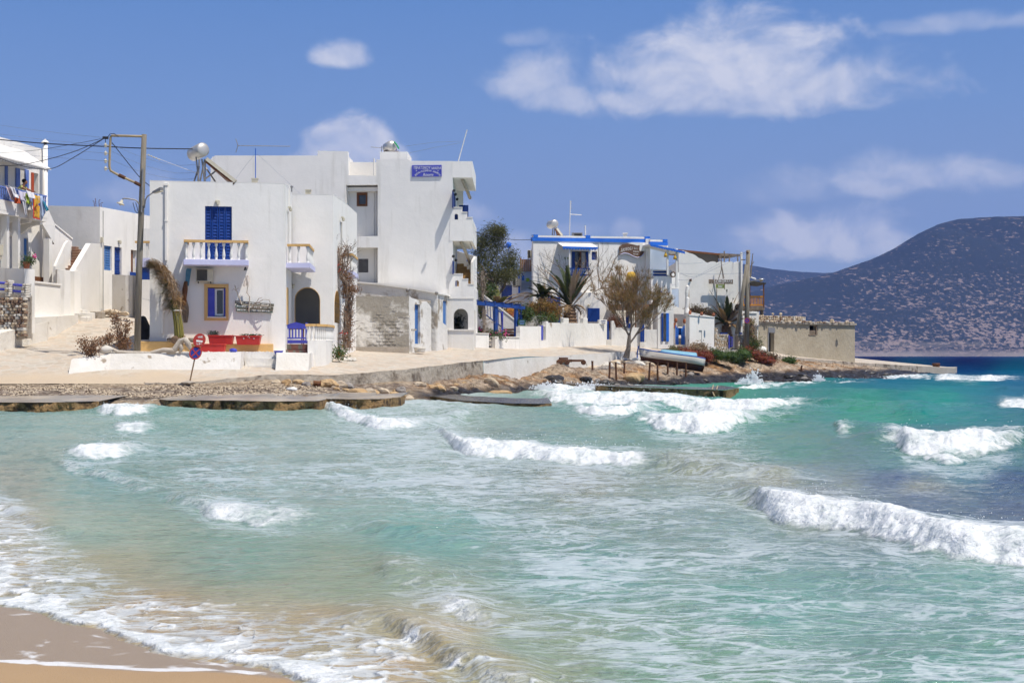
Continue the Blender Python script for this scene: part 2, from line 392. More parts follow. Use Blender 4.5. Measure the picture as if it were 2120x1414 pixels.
    hh = mth(t, 'ADD', mth(t, 'MULTIPLY', noise(2.2, 4, .3, (1,1.3,1)), 1.0), mth(t, 'MULTIPLY', noise(10, 5, .2, (.8,1.5,1)), .50))
    hh = mth(t, 'ADD', hh, mth(t, 'MULTIPLY', mth(t, 'MULTIPLY', n5, dn), .40))
    t.links.new(hh, b1.inputs['Height']); t.links.new(b1.outputs[0], b.inputs['Normal'])
    return m
M_WATER = water_material()
rows = np.r_[np.arange(1520, 900, -1.6), np.arange(900, 800, -1.0), np.arange(800, 745, -.6), np.arange(745, 737.6, -.35)]
cols = np.r_[np.arange(-1000, 0, 10), np.arange(0, 2120, 2.6), np.arange(2120, 3500, 12)]
PX, PY = np.meshgrid(cols, rows)
DD = H*F/(PY-HY); XX = (PX-CX)/F*DD; YY = DD.copy()
# breaking waves: foot line in photo pixels on the sea plane, crest height in px, dense foam, how far the back slopes
WAVES = [  # ([(px,py,height_px,foam)], back width m, front width m)
 ([(1520,1040,14,0),(1562,1052,40,.5),(1600,1072,64,1),(1700,1088,66,1),(1800,1108,64,1),(1900,1134,62,1),(2000,1152,66,1),(2120,1164,70,1),(2350,1180,70,1)], 1.3, .50),
 ([(905,895,6,.3),(930,915,22,.7),(960,936,36,1),(1020,943,42,1),(1100,944,34,1),(1200,954,36,1),(1280,960,40,1),(1320,962,44,.8),(1350,966,42,.15),(1440,980,32,.1),(1520,990,28,.4),(1600,995,22,.25),(1700,1000,10,0)], 2.0, .9),
 ([(1790,925,20,0),(1850,920,34,.7),(1880,938,50,1),(1960,947,50,1),(2040,943,48,1),(2090,934,44,.7),(2150,925,40,.1),(2250,925,40,0)], 4.0, 1.6),
 ([(1290,885,6,0),(1335,878,22,.7),(1370,890,38,1),(1440,896,44,1),(1510,888,42,1),(1560,872,36,.5),(1620,870,26,0),(1720,870,10,0)], 4.0, 2.0),
 ([(1175,850,6,0),(1200,852,18,.9),(1230,864,26,1),(1290,862,26,1),(1330,852,24,.6),(1380,850,20,.1)], 3.5, 2.0),
 ([(1120,825,16,.6),(1150,832,26,.9),(1200,836,32,1),(1330,838,28,.95),(1420,846,30,.9),(1480,858,26,1),(1560,860,28,1),(1610,853,26,.9),(1660,842,16,.5),(1760,850,22,.0),(1900,860,20,0)], 5.0, 2.6),
 ([(1070,800,6,.5),(1100,806,18,1),(1160,812,20,1),(1240,812,12,.8),(1340,808,6,.6)], 4, 2.5),
 ([(190,853,2,0),(215,856,20,1),(250,858,24,1),(300,856,20,.8),(340,856,18,.1),(450,862,14,0),(560,866,6,0)], 2.0, .9),
 ([(655,842,6,.5),(690,856,24,.9),(740,872,22,.9),(780,886,22,1),(830,888,20,.9),(880,882,20,.3),(960,872,20,.1),(1050,870,10,0)], 3.0, 1.4),
 ([(130,952,8,.3),(165,954,30,1),(200,954,36,1),(240,950,34,1),(280,942,26,.4),(340,944,18,.05),(430,950,6,0)], 1.6, .8),
 ([(100,960,4,0),(140,974,10,.6),(200,990,9,.5),(260,1008,9,.4),(340,1030,10,.35),(410,1056,16,.5),(440,1074,24,.8),(500,1080,24,.9),(560,1086,18,.7),(640,1088,15,.35),(720,1092,18,.05),(860,1120,22,0),(960,1130,14,0)], 1.4, .55),
 ([(225,892,2,0),(250,894,18,.9),(290,896,18,.8),(330,892,10,.2),(380,890,4,0)], 2.0, 1.0),
 ([(770,1195,6,0),(800,1200,26,.35),(850,1204,26,.45),(900,1210,16,.3),(940,1215,10,.3),(1000,1225,4,0)], .9, .4),
 ([(690,1300,6,.1),(740,1306,18,.4),(790,1302,26,.18),(820,1318,32,.12),(860,1345,38,.25),(910,1375,42,.2),(960,1404,44,.45),(1020,1432,42,.45),(1100,1470,40,.4)], .8, .26),
 ([(880,1270,8,.1),(930,1274,22,.7),(980,1288,26,.6),(1040,1310,10,.1)], .5, .25),
 ([(1925,787,2,0),(1950,789,10,1),(2010,791,9,1),(2070,788,7,.8),(2110,788,6,.3),(2200,790,5,0)], 8, 3.5),
 ([(1980,800,4,0),(2060,812,8,.0),(2200,815,8,0)], 10, 5),
 ([(1620,822,6,0),(1750,826,14,.0),(1880,826,14,0),(2000,822,8,0)], 7, 4),
 ([(1725,890,4,.1),(1740,900,22,.8),(1765,898,16,.3),(1800,900,12,0)], 3, 1.4),
 ([(2055,842,4,.1),(2085,842,14,.8),(2120,844,16,.9),(2160,846,12,.5)], 5, 2),
 ([(1880,862,6,0),(1990,850,12,.25),(2060,845,6,0)], 5, 2),
 ([(0,1062,14,.4),(20,1070,16,.5),(40,1080,12,.1),(90,1100,12,0),(200,1120,8,0)], 1.0, .4),
 ([(1440,1345,3,.1),(1500,1352,9,.35),(1580,1340,10,.45),(1640,1330,4,.1)], .8, .3),
 ([(1150,840,0,0),(1000,856,8,0),(880,850,6,0)], 3, 1.5),
 ([(1500,808,3,.3),(1530,805,8,.8),(1560,802,14,1),(1590,801,8,.8),(1640,799,5,.6),(1690,797,9,.9),(1740,795,6,.7),(1790,792,5,.4)], 2.2, 1.2),
 ([(1780,788,3,.4),(1820,786,6,.8),(1860,785,5,.8),(1910,786,7,.7)], 2.5, 1.5),
]
foam = np.zeros_like(XX); trail = np.zeros_like(XX); ZZ = np.zeros_like(XX); crest = np.zeros_like(XX)
wob = (fbm(XX*1.1, YY*.8, 5, 4)-.5)
far = np.clip(DD/15, .6, 8)
CR = []
for (pl, wb, wf) in WAVES:
    ppx = np.arange(pl[0][0]-160, pl[-1][0]+160, 2.0)
    def ser(k, ends):
        v = np.interp(ppx, [p[0] for p in pl], [k(p) for p in pl])
        if ends: v = v*sm(ppx, pl[0][0]-60, pl[0][0]+10)*(1-sm(ppx, pl[-1][0]-10, pl[-1][0]+60))
        ker = np.hanning(17); ker /= ker.sum()
        return np.convolve(np.pad(v, 8, 'edge'), ker, 'valid')
    fd = ser(lambda p: DS(p[1]), False); fh = ser(lambda p: p[2]*DS(p[1])/F, True); ff_ = ser(lambda p: p[3], True)
    CR += [(ppx[i], fd[i]+wf*.9, fh[i], ff_[i]) for i in range(0, len(ppx), 2) if ff_[i] > .45]
    mk = (PX > ppx[0]) & (PX < ppx[-1])
    foot = np.interp(PX, ppx, fd); mk &= (YY > foot-wf*6) & (YY < foot+wf*2+wb*4)
    if not mk.any(): continue
    sd = (YY-foot)[mk]; hh = np.interp(PX[mk], ppx, fh); ff = np.interp(PX[mk], ppx, ff_)
    wv = wf*1.15; sdw = sd+wob[mk]*wf*1.6+(fbm(XX[mk]*2.7/max(1,wf), YY[mk]*2.2/max(1,wf), 15, 3)-.5)*wf*.9; hh = hh*(np.where(foot[mk] > 22, .36, .52)+.46*fbm(XX[mk]*.9/max(.6,wf), YY[mk]*.3, 17, 2))
    t1 = sdw/wv
    fr_ = sm(t1, -.35, 1.0); bk = np.exp(-np.maximum(t1-1, 0)**2*(wf/wb)**2*1.2)
    trough = -.16*np.exp(-((t1+.6)/.9)**2)
    prof = fr_*bk+trough
    ZZ[mk] += hh*prof; crest[mk] = np.maximum(crest[mk], hh*fr_*bk*3)
    fo = sm(t1, -.62, .12)*(1-sm(t1, .95, 2.3))
    foam[mk] = np.maximum(foam[mk], fo*ff); trail[mk] = np.maximum(trail[mk], sm(t1,.6,1.4)*(1-sm(t1, 2.5, 2.5+2.5*wb/wf*.4))*ff+.7*sm(t1,-3.5,-.8)*(1-sm(t1,-.6,-.1))*ff)
# swell and chop
sw = np.sin((XX*.35+YY*.62)*1.0+3*fbm(XX*.07, YY*.07, 3, 3))*.5+np.sin((XX*.5+YY*.35)*.8+4*fbm(XX*.05, YY*.05, 9, 3)+1)*.5
swamp = .035+.05*sm(DD, 14, 40)*sm(PX, 300, 1100)+.10*sm(PX, 1300, 1900)*sm(DD, 20, 40)
calm = sm((XX+YY), 7, 16)
ZZ += sw*swamp*calm
ch = (fbm(XX*1.2+.6*YY, YY*1.5, 21, 4)-.5)
ZZ += ch*(.07+.10*sm(DD, 20, 60))*(.25+.75*calm)
ch2 = 1-np.abs(fbm(XX*2.6, YY*3.4, 27, 3)*2-1)
ZZ += (ch2-.6)*(.03)*(.2+.8*calm)
# foam lumps
lump = fbm(XX*4.5, YY*4.5, 31, 3); lump2 = fbm(XX*1.6, YY*1.6, 33, 3)
fs = np.clip(foam, 0, 1)
lump3 = fbm(XX*11, YY*11, 35, 2)
ZZ += fs*((lump-.45)*.07+(lump2-.5)*.08+(lump3-.5)*.035)*np.clip(DD/16, .5, 1.7)
# swash: torn edge of thin water running up the sand
SW = [(-30,1252),(0,1256),(60,1262),(125,1290),(180,1300),(240,1332),(330,1358),(420,1372),(480,1375),(555,1387),(590,1400),(640,1440),(700,1490)]
swq = [SEA(a, b) for a, b in SW]
def sdist(q, x, y):
    best = np.full(x.shape, 1e9); sd = np.zeros(x.shape)
    q = [(q[0][0]-30*(q[1][0]-q[0][0]+.3), q[0][1]+30*.9)]+q+[(q[-1][0]+20, q[-1][1]-18)]
    for (ax, ay), (bx, by) in zip(q[:-1], q[1:]):
        dx, dy = bx-ax, by-ay; l2 = dx*dx+dy*dy+1e-9
        tcl = np.clip(((x-ax)*dx+(y-ay)*dy)/l2, 0, 1); ex = x-ax-dx*tcl; ey = y-ay-dy*tcl; d = np.sqrt(ex*ex+ey*ey)
        s = np.sign(dx*(y-ay)-dy*(x-ax)); up = d < best; best = np.where(up, d, best); sd = np.where(up, s*d, sd)
    return sd     # + on the water side
near = DD < 26
ds_ = np.full(XX.shape, 9.0); ds_[near] = sdist(swq, XX[near], YY[near])
edge = (fbm(XX*2.2, YY*2.2, 41, 4)-.5)
dw = ds_+edge*.35
wid = .95+.5*sm(PX, 200, 700)
band = sm(dw, -.02, .06)*(1-sm(dw, wid*.55, wid*1.5))
hol = fbm(XX*2.1, YY*2.1, 43, 4)
hol2 = fbm(XX*4.3+hol*2, YY*4.3, 45, 3); net = np.clip(1.25-np.abs(hol-.5)*13, 0, 1)*.75+np.clip(1.1-np.abs(hol2-.5)*12, 0, 1)*.5
bandf = band*np.clip((1-sm(dw, .02+.22*hol2, .12+.5*hol2))*.95+net*(1-.35*sm(dw, .3, 1.4)), 0, 1)
foam = np.maximum(foam, bandf*.88)
ZZ = np.where(dw < 1.2, ZZ*sm(dw, .1, 1.2), ZZ)
ZZ += band*(.004+.03*bandf*lump)+.012*sm(dw, 0, .5)
ZZ = np.where(dw < 0, -.002-.22*np.abs(dw), ZZ)
# colours
CT = [(0,900,130,175,170),(0,1000,160,172,158),(0,1090,190,180,152),(0,1180,205,185,150),(200,1000,122,175,166),(200,1100,152,180,160),(200,1180,178,172,132),(300,1280,200,168,122),(500,1330,204,172,128),(650,1290,192,170,125),
 (700,1210,150,170,135),(500,1150,128,172,152),(500,1000,145,182,174),(700,1000,150,182,174),(400,880,128,182,172),(700,900,146,184,176),(900,1100,122,182,170),(1000,1000,160,182,172),(1000,870,160,186,172),(1250,900,140,180,162),
 (1200,1000,165,172,152),(1450,960,166,168,140),(1600,1000,170,168,140),(1650,930,118,168,150),(1800,850,80,172,155),(1500,815,78,168,155),(1950,830,50,165,165),(2000,955,85,140,142),(1700,978,130,150,145),(1850,950,105,152,146),(2100,948,88,140,145),(1740,1002,142,150,142),(2000,932,70,150,145),(1850,992,82,96,125),(2100,990,70,88,122),
 (1900,1040,100,112,132),(2100,1065,98,108,130),(1700,1030,152,156,150),(1900,1010,150,150,132),(1500,1100,148,174,164),(2000,1200,130,174,162),(1600,1250,124,174,160),(1200,1200,128,178,166),(1100,1350,150,172,140),(900,1330,200,178,132),(800,1400,210,178,130),(1000,1395,186,176,134),
 (1400,1380,136,174,150),(2100,1400,124,174,158),(1300,830,100,172,160),(2000,800,28,142,172),(1850,778,28,128,172),(2100,775,15,115,172),(2000,760,14,88,162),(2000,748,20,50,125),(1800,743,20,46,118),(1650,770,60,150,165),(1560,880,110,172,155),(1400,860,110,172,158)]
colc = idw(CT, PX, PY, 1, 2.2, 3.2, 22)
colc = np.clip(colc/255, 0, 1)**2.2; lum_ = colc.mean(-1, keepdims=True); colc = np.clip(lum_+(colc-lum_)*(.90+.22*sm(PX+PY*.5, 1500, 2300)[...,None]), .008, 1)*np.array([.62,.62,.585])
cf = sm(crest, .1, 1.6)[...,None]
teal = np.array([.10,.42,.36])
colc = colc*(1-cf*.30)+(colc*np.array([.95,1.08,1.0])+.03)*cf*.30  # crests tinted lighter and greener, light through thin water put into colour
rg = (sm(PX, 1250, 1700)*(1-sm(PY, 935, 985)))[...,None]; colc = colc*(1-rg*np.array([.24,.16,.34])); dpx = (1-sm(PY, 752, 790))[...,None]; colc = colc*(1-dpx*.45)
vary = (fbm(XX*.35+PY*.01, YY*.22, 51, 4)-.5)
colc = colc*(1+vary[...,None]*.25)
LT = [(500,1000,.42),(900,1000,.5),(1200,1150,.55),(1700,1250,.62),(2000,1300,.6),(1400,1300,.5),(100,950,.12),(300,1120,.06),(600,1150,.06),(800,1150,.12),(700,1220,.2),(1300,885,.05),(1700,920,.03),(1500,800,.08),(2000,880,.02),(1100,870,.12),(880,850,.5),
 (560,900,.22),(300,900,.22),(1900,1030,.25),(1480,985,.45),(1150,1350,.4),(400,1250,.1),(820,1300,.2),(950,1250,.45),(680,1400,.75),(780,1370,.65),(850,1400,.6),(600,1350,.4),(1900,850,.04),(2000,760,.05),(2050,970,.06),(1250,980,.45),(1650,1020,.4),(1000,1200,.3),(1750,1400,.45),(1500,1200,.55)]
lace = idw([(a,b,c) for a,b,c in LT], PX, PY, 1, 2.0, 3.2, 20)[...,0]
lace *= .45+.95*fbm(XX*.3, YY*.3, 61, 3); lace *= 1-.25*sm(PY, 1080, 1250); lace = np.maximum(lace, trail*.65); lace = np.maximum(lace, .40*sm(dw, -.1, .1)*(1-sm(dw, .8, 1.3)))
# trails of foam left behind the breakers
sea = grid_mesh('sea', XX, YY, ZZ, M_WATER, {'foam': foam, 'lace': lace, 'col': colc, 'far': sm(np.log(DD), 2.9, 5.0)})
rr = random.Random(5); mb = MB()
for (a, d, h, f) in CR:
    for _ in range(1):
        r = (.0025+.00026*d)*rr.uniform(.5,1.3); x = WX(a+rr.uniform(-2,2), d); y = d+rr.gauss(0,.25); z = h*rr.uniform(.5,.9)+abs(rr.gauss(0,.05+.12*h))
        mb.add([(x-r,y,z),(x+r,y-r,z),(x+r*.3,y+r,z),(x,y,z+r*1.7)], [(0,2,1),(0,1,3),(1,2,3),(2,0,3)])
for (a, b, rx, ry, n) in ((1560,783,16,13,900),(1542,790,14,6,400),(1695,782,9,7,300),(1225,800,60,6,500),(1130,800,30,6,300)):
    d = DS(b+16 if b < 795 else b+10)
    for _ in range(n):
        s = rr.random()**.6; x = WX(a+rr.gauss(0,rx*.5)*(1.2-s*.7), d); z = max(.05, WZ(b+ry*1.0, d))+s*abs(rr.gauss(0,1))*ry*1.0/F*d; r = rr.uniform(.02,.07); y = d+rr.gauss(0,.4)
        mb.add([(x-r,y,z),(x+r,y-r,z),(x+r*.3,y+r,z),(x,y,z+r*1.7)], [(0,2,1),(0,1,3),(1,2,3),(2,0,3)])
M_SPRAY = mat('spray', (.80,.82,.83), rough=.4); tag(mb.build('spray', M_SPRAY, kind='stuff'), 'white spray thrown up by the breakers', 'spray')
deep = bpy.data.materials.new('deep_sea'); deep.use_nodes = True
deep.node_tree.nodes['Principled BSDF'].inputs['Base Color'].default_value = (.01,.05,.14,1); deep.node_tree.nodes['Principled BSDF'].inputs['Roughness'].default_value = .15
MB().add([(-9000,-60,-.55),(9000,-60,-.55),(9000,9000,-.55),(-9000,9000,-.55)], [(0,1,2,3)]).build('sea', deep, kind='structure')
# ------------------------------------------------------------------ near beach
def sand_material():
    m = bpy.data.materials.new('wet_sand'); m.use_nodes = True; t = m.node_tree; b = t.nodes['Principled BSDF']
    g = t.nodes.new('ShaderNodeNewGeometry'); P = g.outputs['Position']
    n = t.nodes.new('ShaderNodeTexNoise'); n.inputs['Scale'].default_value = 120; n.inputs['Detail'].default_value = 3; t.links.new(P, n.inputs['Vector'])
    n2 = t.nodes.new('ShaderNodeTexNoise'); n2.inputs['Scale'].default_value = 2.5; n2.inputs['Detail'].default_value = 5; t.links.new(P, n2.inputs['Vector'])
    wet = attr(t, 'wet')
    c = mixc(t, n2.outputs['Fac'], (.42,.28,.15), (.36,.24,.13)); c2 = mixc(t, n.outputs['Fac'], (.27,.20,.135), (.35,.265,.18))
    base = mixc(t, wet, c, c2)
    n3 = t.nodes.new('ShaderNodeTexNoise'); n3.inputs['Scale'].default_value = 3; n3.inputs['Detail'].default_value = 8; n3.inputs['Distortion'].default_value = 1.2; t.links.new(P, n3.inputs['Vector'])
    fl = attr(t, 'foam')
    mr = t.nodes.new('ShaderNodeMapRange'); t.links.new(mth(t, 'ADD', fl, mth(t, 'MULTIPLY', mth(t, 'SUBTRACT', n3.outputs['Fac'], .5), 1.8)), mr.inputs[0]); mr.inputs[1].default_value = .5; mr.inputs[2].default_value = .75
    t.links.new(mixc(t, mth(t, 'MULTIPLY', mr.outputs[0], mth(t, 'MULTIPLY', fl, 4.0, clamp=True)), base, (.75,.74,.72)), b.inputs['Base Color'])
    t.links.new(mth(t, 'SUBTRACT', .75, mth(t, 'MULTIPLY', wet, .40)), b.inputs['Roughness']); b.inputs['Specular IOR Level'].default_value = .35
    bp = t.nodes.new('ShaderNodeBump'); bp.inputs['Distance'].default_value = .006; t.links.new(n.outputs['Fac'], bp.inputs['Height']); t.links.new(bp.outputs[0], b.inputs['Normal'])
    return m
gx, gy = np.meshgrid(np.arange(-14, 5, .045), np.arange(2.0, 16, .045))
sd = sdist(swq, gx, gy)
gz = np.where(sd < 0, -sd*.055, -sd*.10)+.012*(fbm(gx*.8, gy*.8, 71, 3)-.5)
fl2 = [SEA(a, b) for a, b in [(-200,1384),(0,1387),(200,1392),(300,1396),(420,1393),(520,1398),(600,1404),(700,1440)]]
s2 = sdist(fl2, gx, gy)
wet = sm(s2+.05*(fbm(gx*1.5, gy*1.5, 73, 3)-.5), -.03, .02)
ffo = np.exp(-((s2-.03)/.05)**2)*.8+.40*sm(s2, 0, .1)*(1-sm(s2, .4, 2.2))
grid_mesh('beach', gx, gy, gz, sand_material(), {'wet': wet, 'foam': ffo})
gx, gy = np.meshgrid(np.arange(-60, 40, 2.0), np.arange(-40, 2.1, 2.0))
sd = sdist(swq, gx, gy)
grid_mesh('beach', gx, gy, np.minimum(np.where(sd < 0, -sd*.05, -sd*.1)-.02, 1.0), MATS.get('dry') or mat('dry_sand', (.46,.36,.24), (.40,.31,.2), 1.5, bump=.01), {})
# ------------------------------------------------------------------ hills across the strait
def hill_material():
    m = bpy.data.materials.new('scrub_hill'); m.use_nodes = True; t = m.node_tree; b = t.nodes['Principled BSDF']
    g = t.nodes.new('ShaderNodeNewGeometry'); P = g.outputs['Position']
    def noise(sc, st, d=6, dist=0):
        vm = t.nodes.new('ShaderNodeVectorMath'); vm.operation = 'MULTIPLY'; vm.inputs[1].default_value = st; t.links.new(P, vm.inputs[0])
        n = t.nodes.new('ShaderNodeTexNoise'); n.inputs['Scale'].default_value = sc; n.inputs['Detail'].default_value = d; n.inputs['Roughness'].default_value = .62; n.inputs['Distortion'].default_value = dist
        t.links.new(vm.outputs[0], n.inputs['Vector']); return n.outputs['Fac']
    a = noise(.11, (1,.25,2.2), 6, .5); c = noise(.006, (1,.5,2), 3); low = attr(t, 'low')
    v = mth(t, 'ADD', a, mth(t, 'MULTIPLY', mth(t, 'SUBTRACT', c, .5), .35))
    v = mth(t, 'ADD', v, attr(t, 'bias'))
    mr = t.nodes.new('ShaderNodeMapRange'); t.links.new(v, mr.inputs[0]); mr.inputs[1].default_value = .575; mr.inputs[2].default_value = .66
    col = mixc(t, mr.outputs[0], (.022,.027,.028), (.25,.19,.165))
    col = mixc(t, mth(t, 'MULTIPLY', low, .7), col, mixc(t, a, (.5,.42,.36), (.3,.24,.2)))
    t.links.new(col, b.inputs['Base Color']); b.inputs['Roughness'].default_value = 1; b.inputs['Specular IOR Level'].default_value = 0
    return m
M_HILL = hill_material()
def hill(name, ridge, D0, D1, seed, amp):
    px = np.arange(800, 3300, 5.0); tt = np.linspace(0, 1.25, 200)
    P_, T = np.meshgrid(px, tt)
    yr = np.interp(P_, [a for a,b in ridge], [b for a,b in ridge])
    D = D0+(D1-D0)*T
    x = (P_-CX)/F*D1*(.8+.2*T); 
    hz = (HY-yr)/F*D1+H
    prof = np.where(T < 1, np.sin(np.clip(T, 0, 1)*math.pi/2)**.92, 1-.5*(T-1)**2)
    nz_ = (1-np.abs(fbm(x*.004+D*.001, D*.004, seed, 5)*2-1))-.6
    gul = 1-np.abs(fbm(x*.0022+T*.5, T*1.3, seed+31, 3)*2-1)
    z = hz*prof*(D/D1)*(1+nz_*amp*np.sin(np.clip(T, 0, 1)*math.pi)-(gul-.6)*.30*np.sin(np.clip(T, 0, 1)*math.pi)**1.5)+3*(fbm(x*.02, D*.02, seed+7, 4)-.5)*np.clip(T*4, 0, 1)-2*(T <= 0)
    z += 9*sm(T, 0, .02)*(.6+.8*fbm(x*.01, D*.01, seed+2, 3))
    lw = np.interp(x, [1.0e3*.6, 1.0e3*1.1], [12, 5]); low = 1-sm(z, lw*.6, lw)
    low = np.clip(low+(fbm(x*.012, z*.05, 5, 4)-.5)*1.2*(z < 26), 0, 1)*(z < 45)
    bias = .075*sm(x, (1950-CX)/F*D1, (2300-CX)/F*D1)+.10*(fbm(x*.003, z*.006, seed+3, 3)-.5)+.07*(1-sm(z, 20, 90))
    o = grid_mesh(name, x, D, z, M_HILL, {'low': low, 'bias': bias})
    return o
hill('hill', [(800,736),(1100,715),(1450,640),(1590,606),(1720,573),(1800,546),(1850,524),(1900,494),(1940,474),(1985,463),(2060,459),(2120,461),(2300,480),(2600,540),(3000,600),(3300,650)], 2500, 3150, 11, .10)
hill('hill', [(900,736),(1250,640),(1420,575),(1540,554),(1600,565),(1700,572),(1800,574),(2000,590),(2500,640),(3300,700)], 3300, 4300, 19, .06)
# ------------------------------------------------------------------ haze between here and the hills
hz = MB().box(-5200, 5200, -300, 5600, -3.2, 560).build('haze', None, kind='stuff') if False else None
hm = bpy.data.materials.new('haze'); hm.use_nodes = True; t = hm.node_tree
for n in list(t.nodes):
    if n.type == 'BSDF_PRINCIPLED': t.nodes.remove(n)
pv = t.nodes.new('ShaderNodeVolumePrincipled'); pv.inputs['Color'].default_value = (.27,.44,1,1); pv.inputs['Density'].default_value = HAZE = 0.00012
pv.inputs['Anisotropy'].default_value = .0
t.links.new(pv.outputs[0], t.nodes['Material Output'].inputs['Volume'])
MB().box(-5200, 5200, -300, 5600, -3.2, 560).build('haze', hm, kind='stuff')
# ------------------------------------------------------------------ street, shore, docks
RE = [(-600,52,795),(380,52,795),(470,52.5,786),(560,54,777),(700,56,778),(850,60,765),(950,66,753),(1010,69.5,746),(1140,79,739),(1290,90,729),(1340,93,727),(1480,100,725),(1600,106,737),(1770,114,751),(1975,132,762.5)]
def z_of(l): return [(WX(a, d), d, WZ(y, d)) for a, d, y in l]
road_pts = z_of(RE+[(-300,52,795),(0,52,795),(200,52,795),(0,57,720+20),(100,54.5,762),(100,59,725),(100,62,706),(100,64,692),(100,66.5,674),(100,70,656),(100,77,643),(-300,57,745),(-300,64,700),(-300,80,650),(250,54.5,763),(250,59,731),(250,64,693),(250,72,654),(250,80,640),(250,90,628),
  (0,61,711),(0,66,680),(400,55,763),(580,56,762),(640,58,758),(700,62.5,742),(716,70,723),(847,70,731),(925,75,723),(985,77,722),(1040,81.5,723),(1140,88,720),(1260,94,716),(1420,100,717),(1480,101,722),(1540,103,724),(1565,110,723),(1620,112,733),(1770,119,750),(1975,143,761),(1770,150,742),
  (700,85,690),(1050,110,700),(1300,125,705),(1500,130,715),(-600,60,720),(-600,90,640),(450,95,640)])
road_f = tps(road_pts)
def ground_z(px, D): return float(road_f(WX(px, D), D))
pxs = np.arange(-600, 1978, 5.0); tt = np.r_[np.linspace(0, .25, 60), np.linspace(.26, 1, 70)]
PXr, TT = np.meshgrid(pxs, tt)
Df = np.interp(PXr, [a[0] for a in RE], [a[1] for a in RE])
Db = np.interp(PXr, [-600, 1500, 1700, 1770, 1975], [170, 170, 170, 152, 143])
Dr = Df+(Db-Df)*TT; Xr = (PXr-CX)/F*Dr
Dq = np.where(Dr > 88, 88+(Dr-88)*np.interp(PXr,[-600,600,1100],[.05,.15,1]), Dr)
Zr = road_f((PXr-CX)/F*Dq, Dq)+.015*(fbm(Xr*1.5, Dr*1.5, 81, 3)-.5)
def pave_material():
    m = bpy.data.materials.new('stone_paving'); m.use_nodes = True; t = m.node_tree; b = t.nodes['Principled BSDF']
    g = t.nodes.new('ShaderNodeNewGeometry'); P = g.outputs['Position']
    vo = t.nodes.new('ShaderNodeTexVoronoi'); vo.feature = 'DISTANCE_TO_EDGE'; vo.inputs['Scale'].default_value = 2.6; t.links.new(P, vo.inputs['Vector'])
    vc = t.nodes.new('ShaderNodeTexVoronoi'); vc.inputs['Scale'].default_value = 2.6; t.links.new(P, vc.inputs['Vector'])
    n = t.nodes.new('ShaderNodeTexNoise'); n.inputs['Scale'].default_value = 1.1; n.inputs['Detail'].default_value = 7; t.links.new(P, n.inputs['Vector'])
    sp = t.nodes.new('ShaderNodeSeparateColor'); t.links.new(vc.outputs['Color'], sp.inputs[0])
    c = mixc(t, sp.outputs[0], (.37,.31,.24), (.50,.46,.39)); c = mixc(t, mth(t, 'MULTIPLY', sp.outputs[1], .6), c, (.55,.41,.29))
    j = t.nodes.new('ShaderNodeMapRange'); t.links.new(vo.outputs['Distance'], j.inputs[0]); j.inputs[1].default_value = .03; j.inputs[2].default_value = .10; j.inputs[3].default_value = 1; j.inputs[4].default_value = 0
    c = mixc(t, mth(t, 'MULTIPLY', j.outputs[0], .35), c, (.60,.57,.52))
    c = mixc(t, mth(t, 'MULTIPLY', n.outputs['Fac'], .3), c, (.52,.49,.43))
    c = mixc(t, attr(t, 'dirt'), c, mixc(t, n.outputs['Fac'], (.55,.44,.31), (.48,.39,.29)))
    t.links.new(c, b.inputs['Base Color']); b.inputs['Roughness'].default_value = .9; b.inputs['Specular IOR Level'].default_value = .2
    return m
pyr = HY-(Zr-H)*F/Dr
dirt = (1-sm(PXr, 300, 640))*sm(pyr+14*(fbm(Xr*.6, Dr*.6, 83, 4)-.5)*2, 766, 784)
dirt = np.maximum(dirt, .5*(1-sm(Dr-Df, 0, 1.0))*(PXr > 400))
grid_mesh('street', Xr, Dr, Zr, pave_material(), {'dirt': dirt})
sh = []
for a in (-600, -100, 300, 560): sh += [(a,44.8,-.6),(a,46.2,.12),(a,49,.36),(a,52,.70),(a,54.5,.85),(a,60,.9)]
sh += [(700,45,-.6),(700,46.5,.14),(700,50,.36),(700,54,.58),(700,56.5,.64),(700,62,.8)]
sh += [(835,50,-.7),(850,54,-.35),(850,56.5,.02),(850,58,.35),(850,60,.66),(850,66,.9)]
sh += [(950,57,-.5),(950,60.5,-.03),(950,63,.3),(950,66,.68),(950,72,.9),(1010,60.5,-.4),(1010,64.5,.06),(1010,69.5,.83),(1010,76,1)]
sh += [(1140,69,-.5),(1140,73.5,.03),(1140,76.5,.6),(1140,79,1.15),(1140,88,1.3),(1290,76,-.5),(1290,81,.05),(1290,86,.85),(1290,90,1.45),(1290,97,1.6)]
sh += [(1400,80,-.5),(1400,84.5,.02),(1400,88,.62),(1400,93,.92),(1400,97,1.5),(1400,103,1.8),(1480,85,-.5),(1480,89,.05),(1480,93,.75),(1480,97,1.2),(1480,100,1.8),(1560,91,-.5),(1560,95,.05),(1560,98,.75),(1560,103,1.6)]
sh += [(1700,94,-.5),(1700,98,.1),(1700,104,.75),(1700,110,1.15),(1770,100,-.2),(1770,104,.4),(1770,112,.8),(1850,101,-.4),(1850,107,.05),(1850,112,.35),(1850,120,.5),(1975,118,-.7),(1975,128,-.3),(2100,130,-1.5),(1975,140,-.5)]
shore_f = tps([(WX(a, d), d, z) for a, d, z in sh])
pxs = np.arange(-600, 2010, 3.2); D0 = np.interp(pxs, [-600,700,800,950,1140,1400,1560,1700,1850,2010], [44.9,44.9,47,56,68,79,90,93,100,122])
D1 = np.interp(pxs, [a[0] for a in RE], [a[1] for a in RE])+.7
PXs, T2 = np.meshgrid(pxs, np.linspace(0, 1, 190)); Dsh = D0+(D1-D0)*T2; Xs = (PXs-CX)/F*Dsh
Zs = shore_f(Xs, Dsh)
road_cap = road_f(Xs, Dsh)
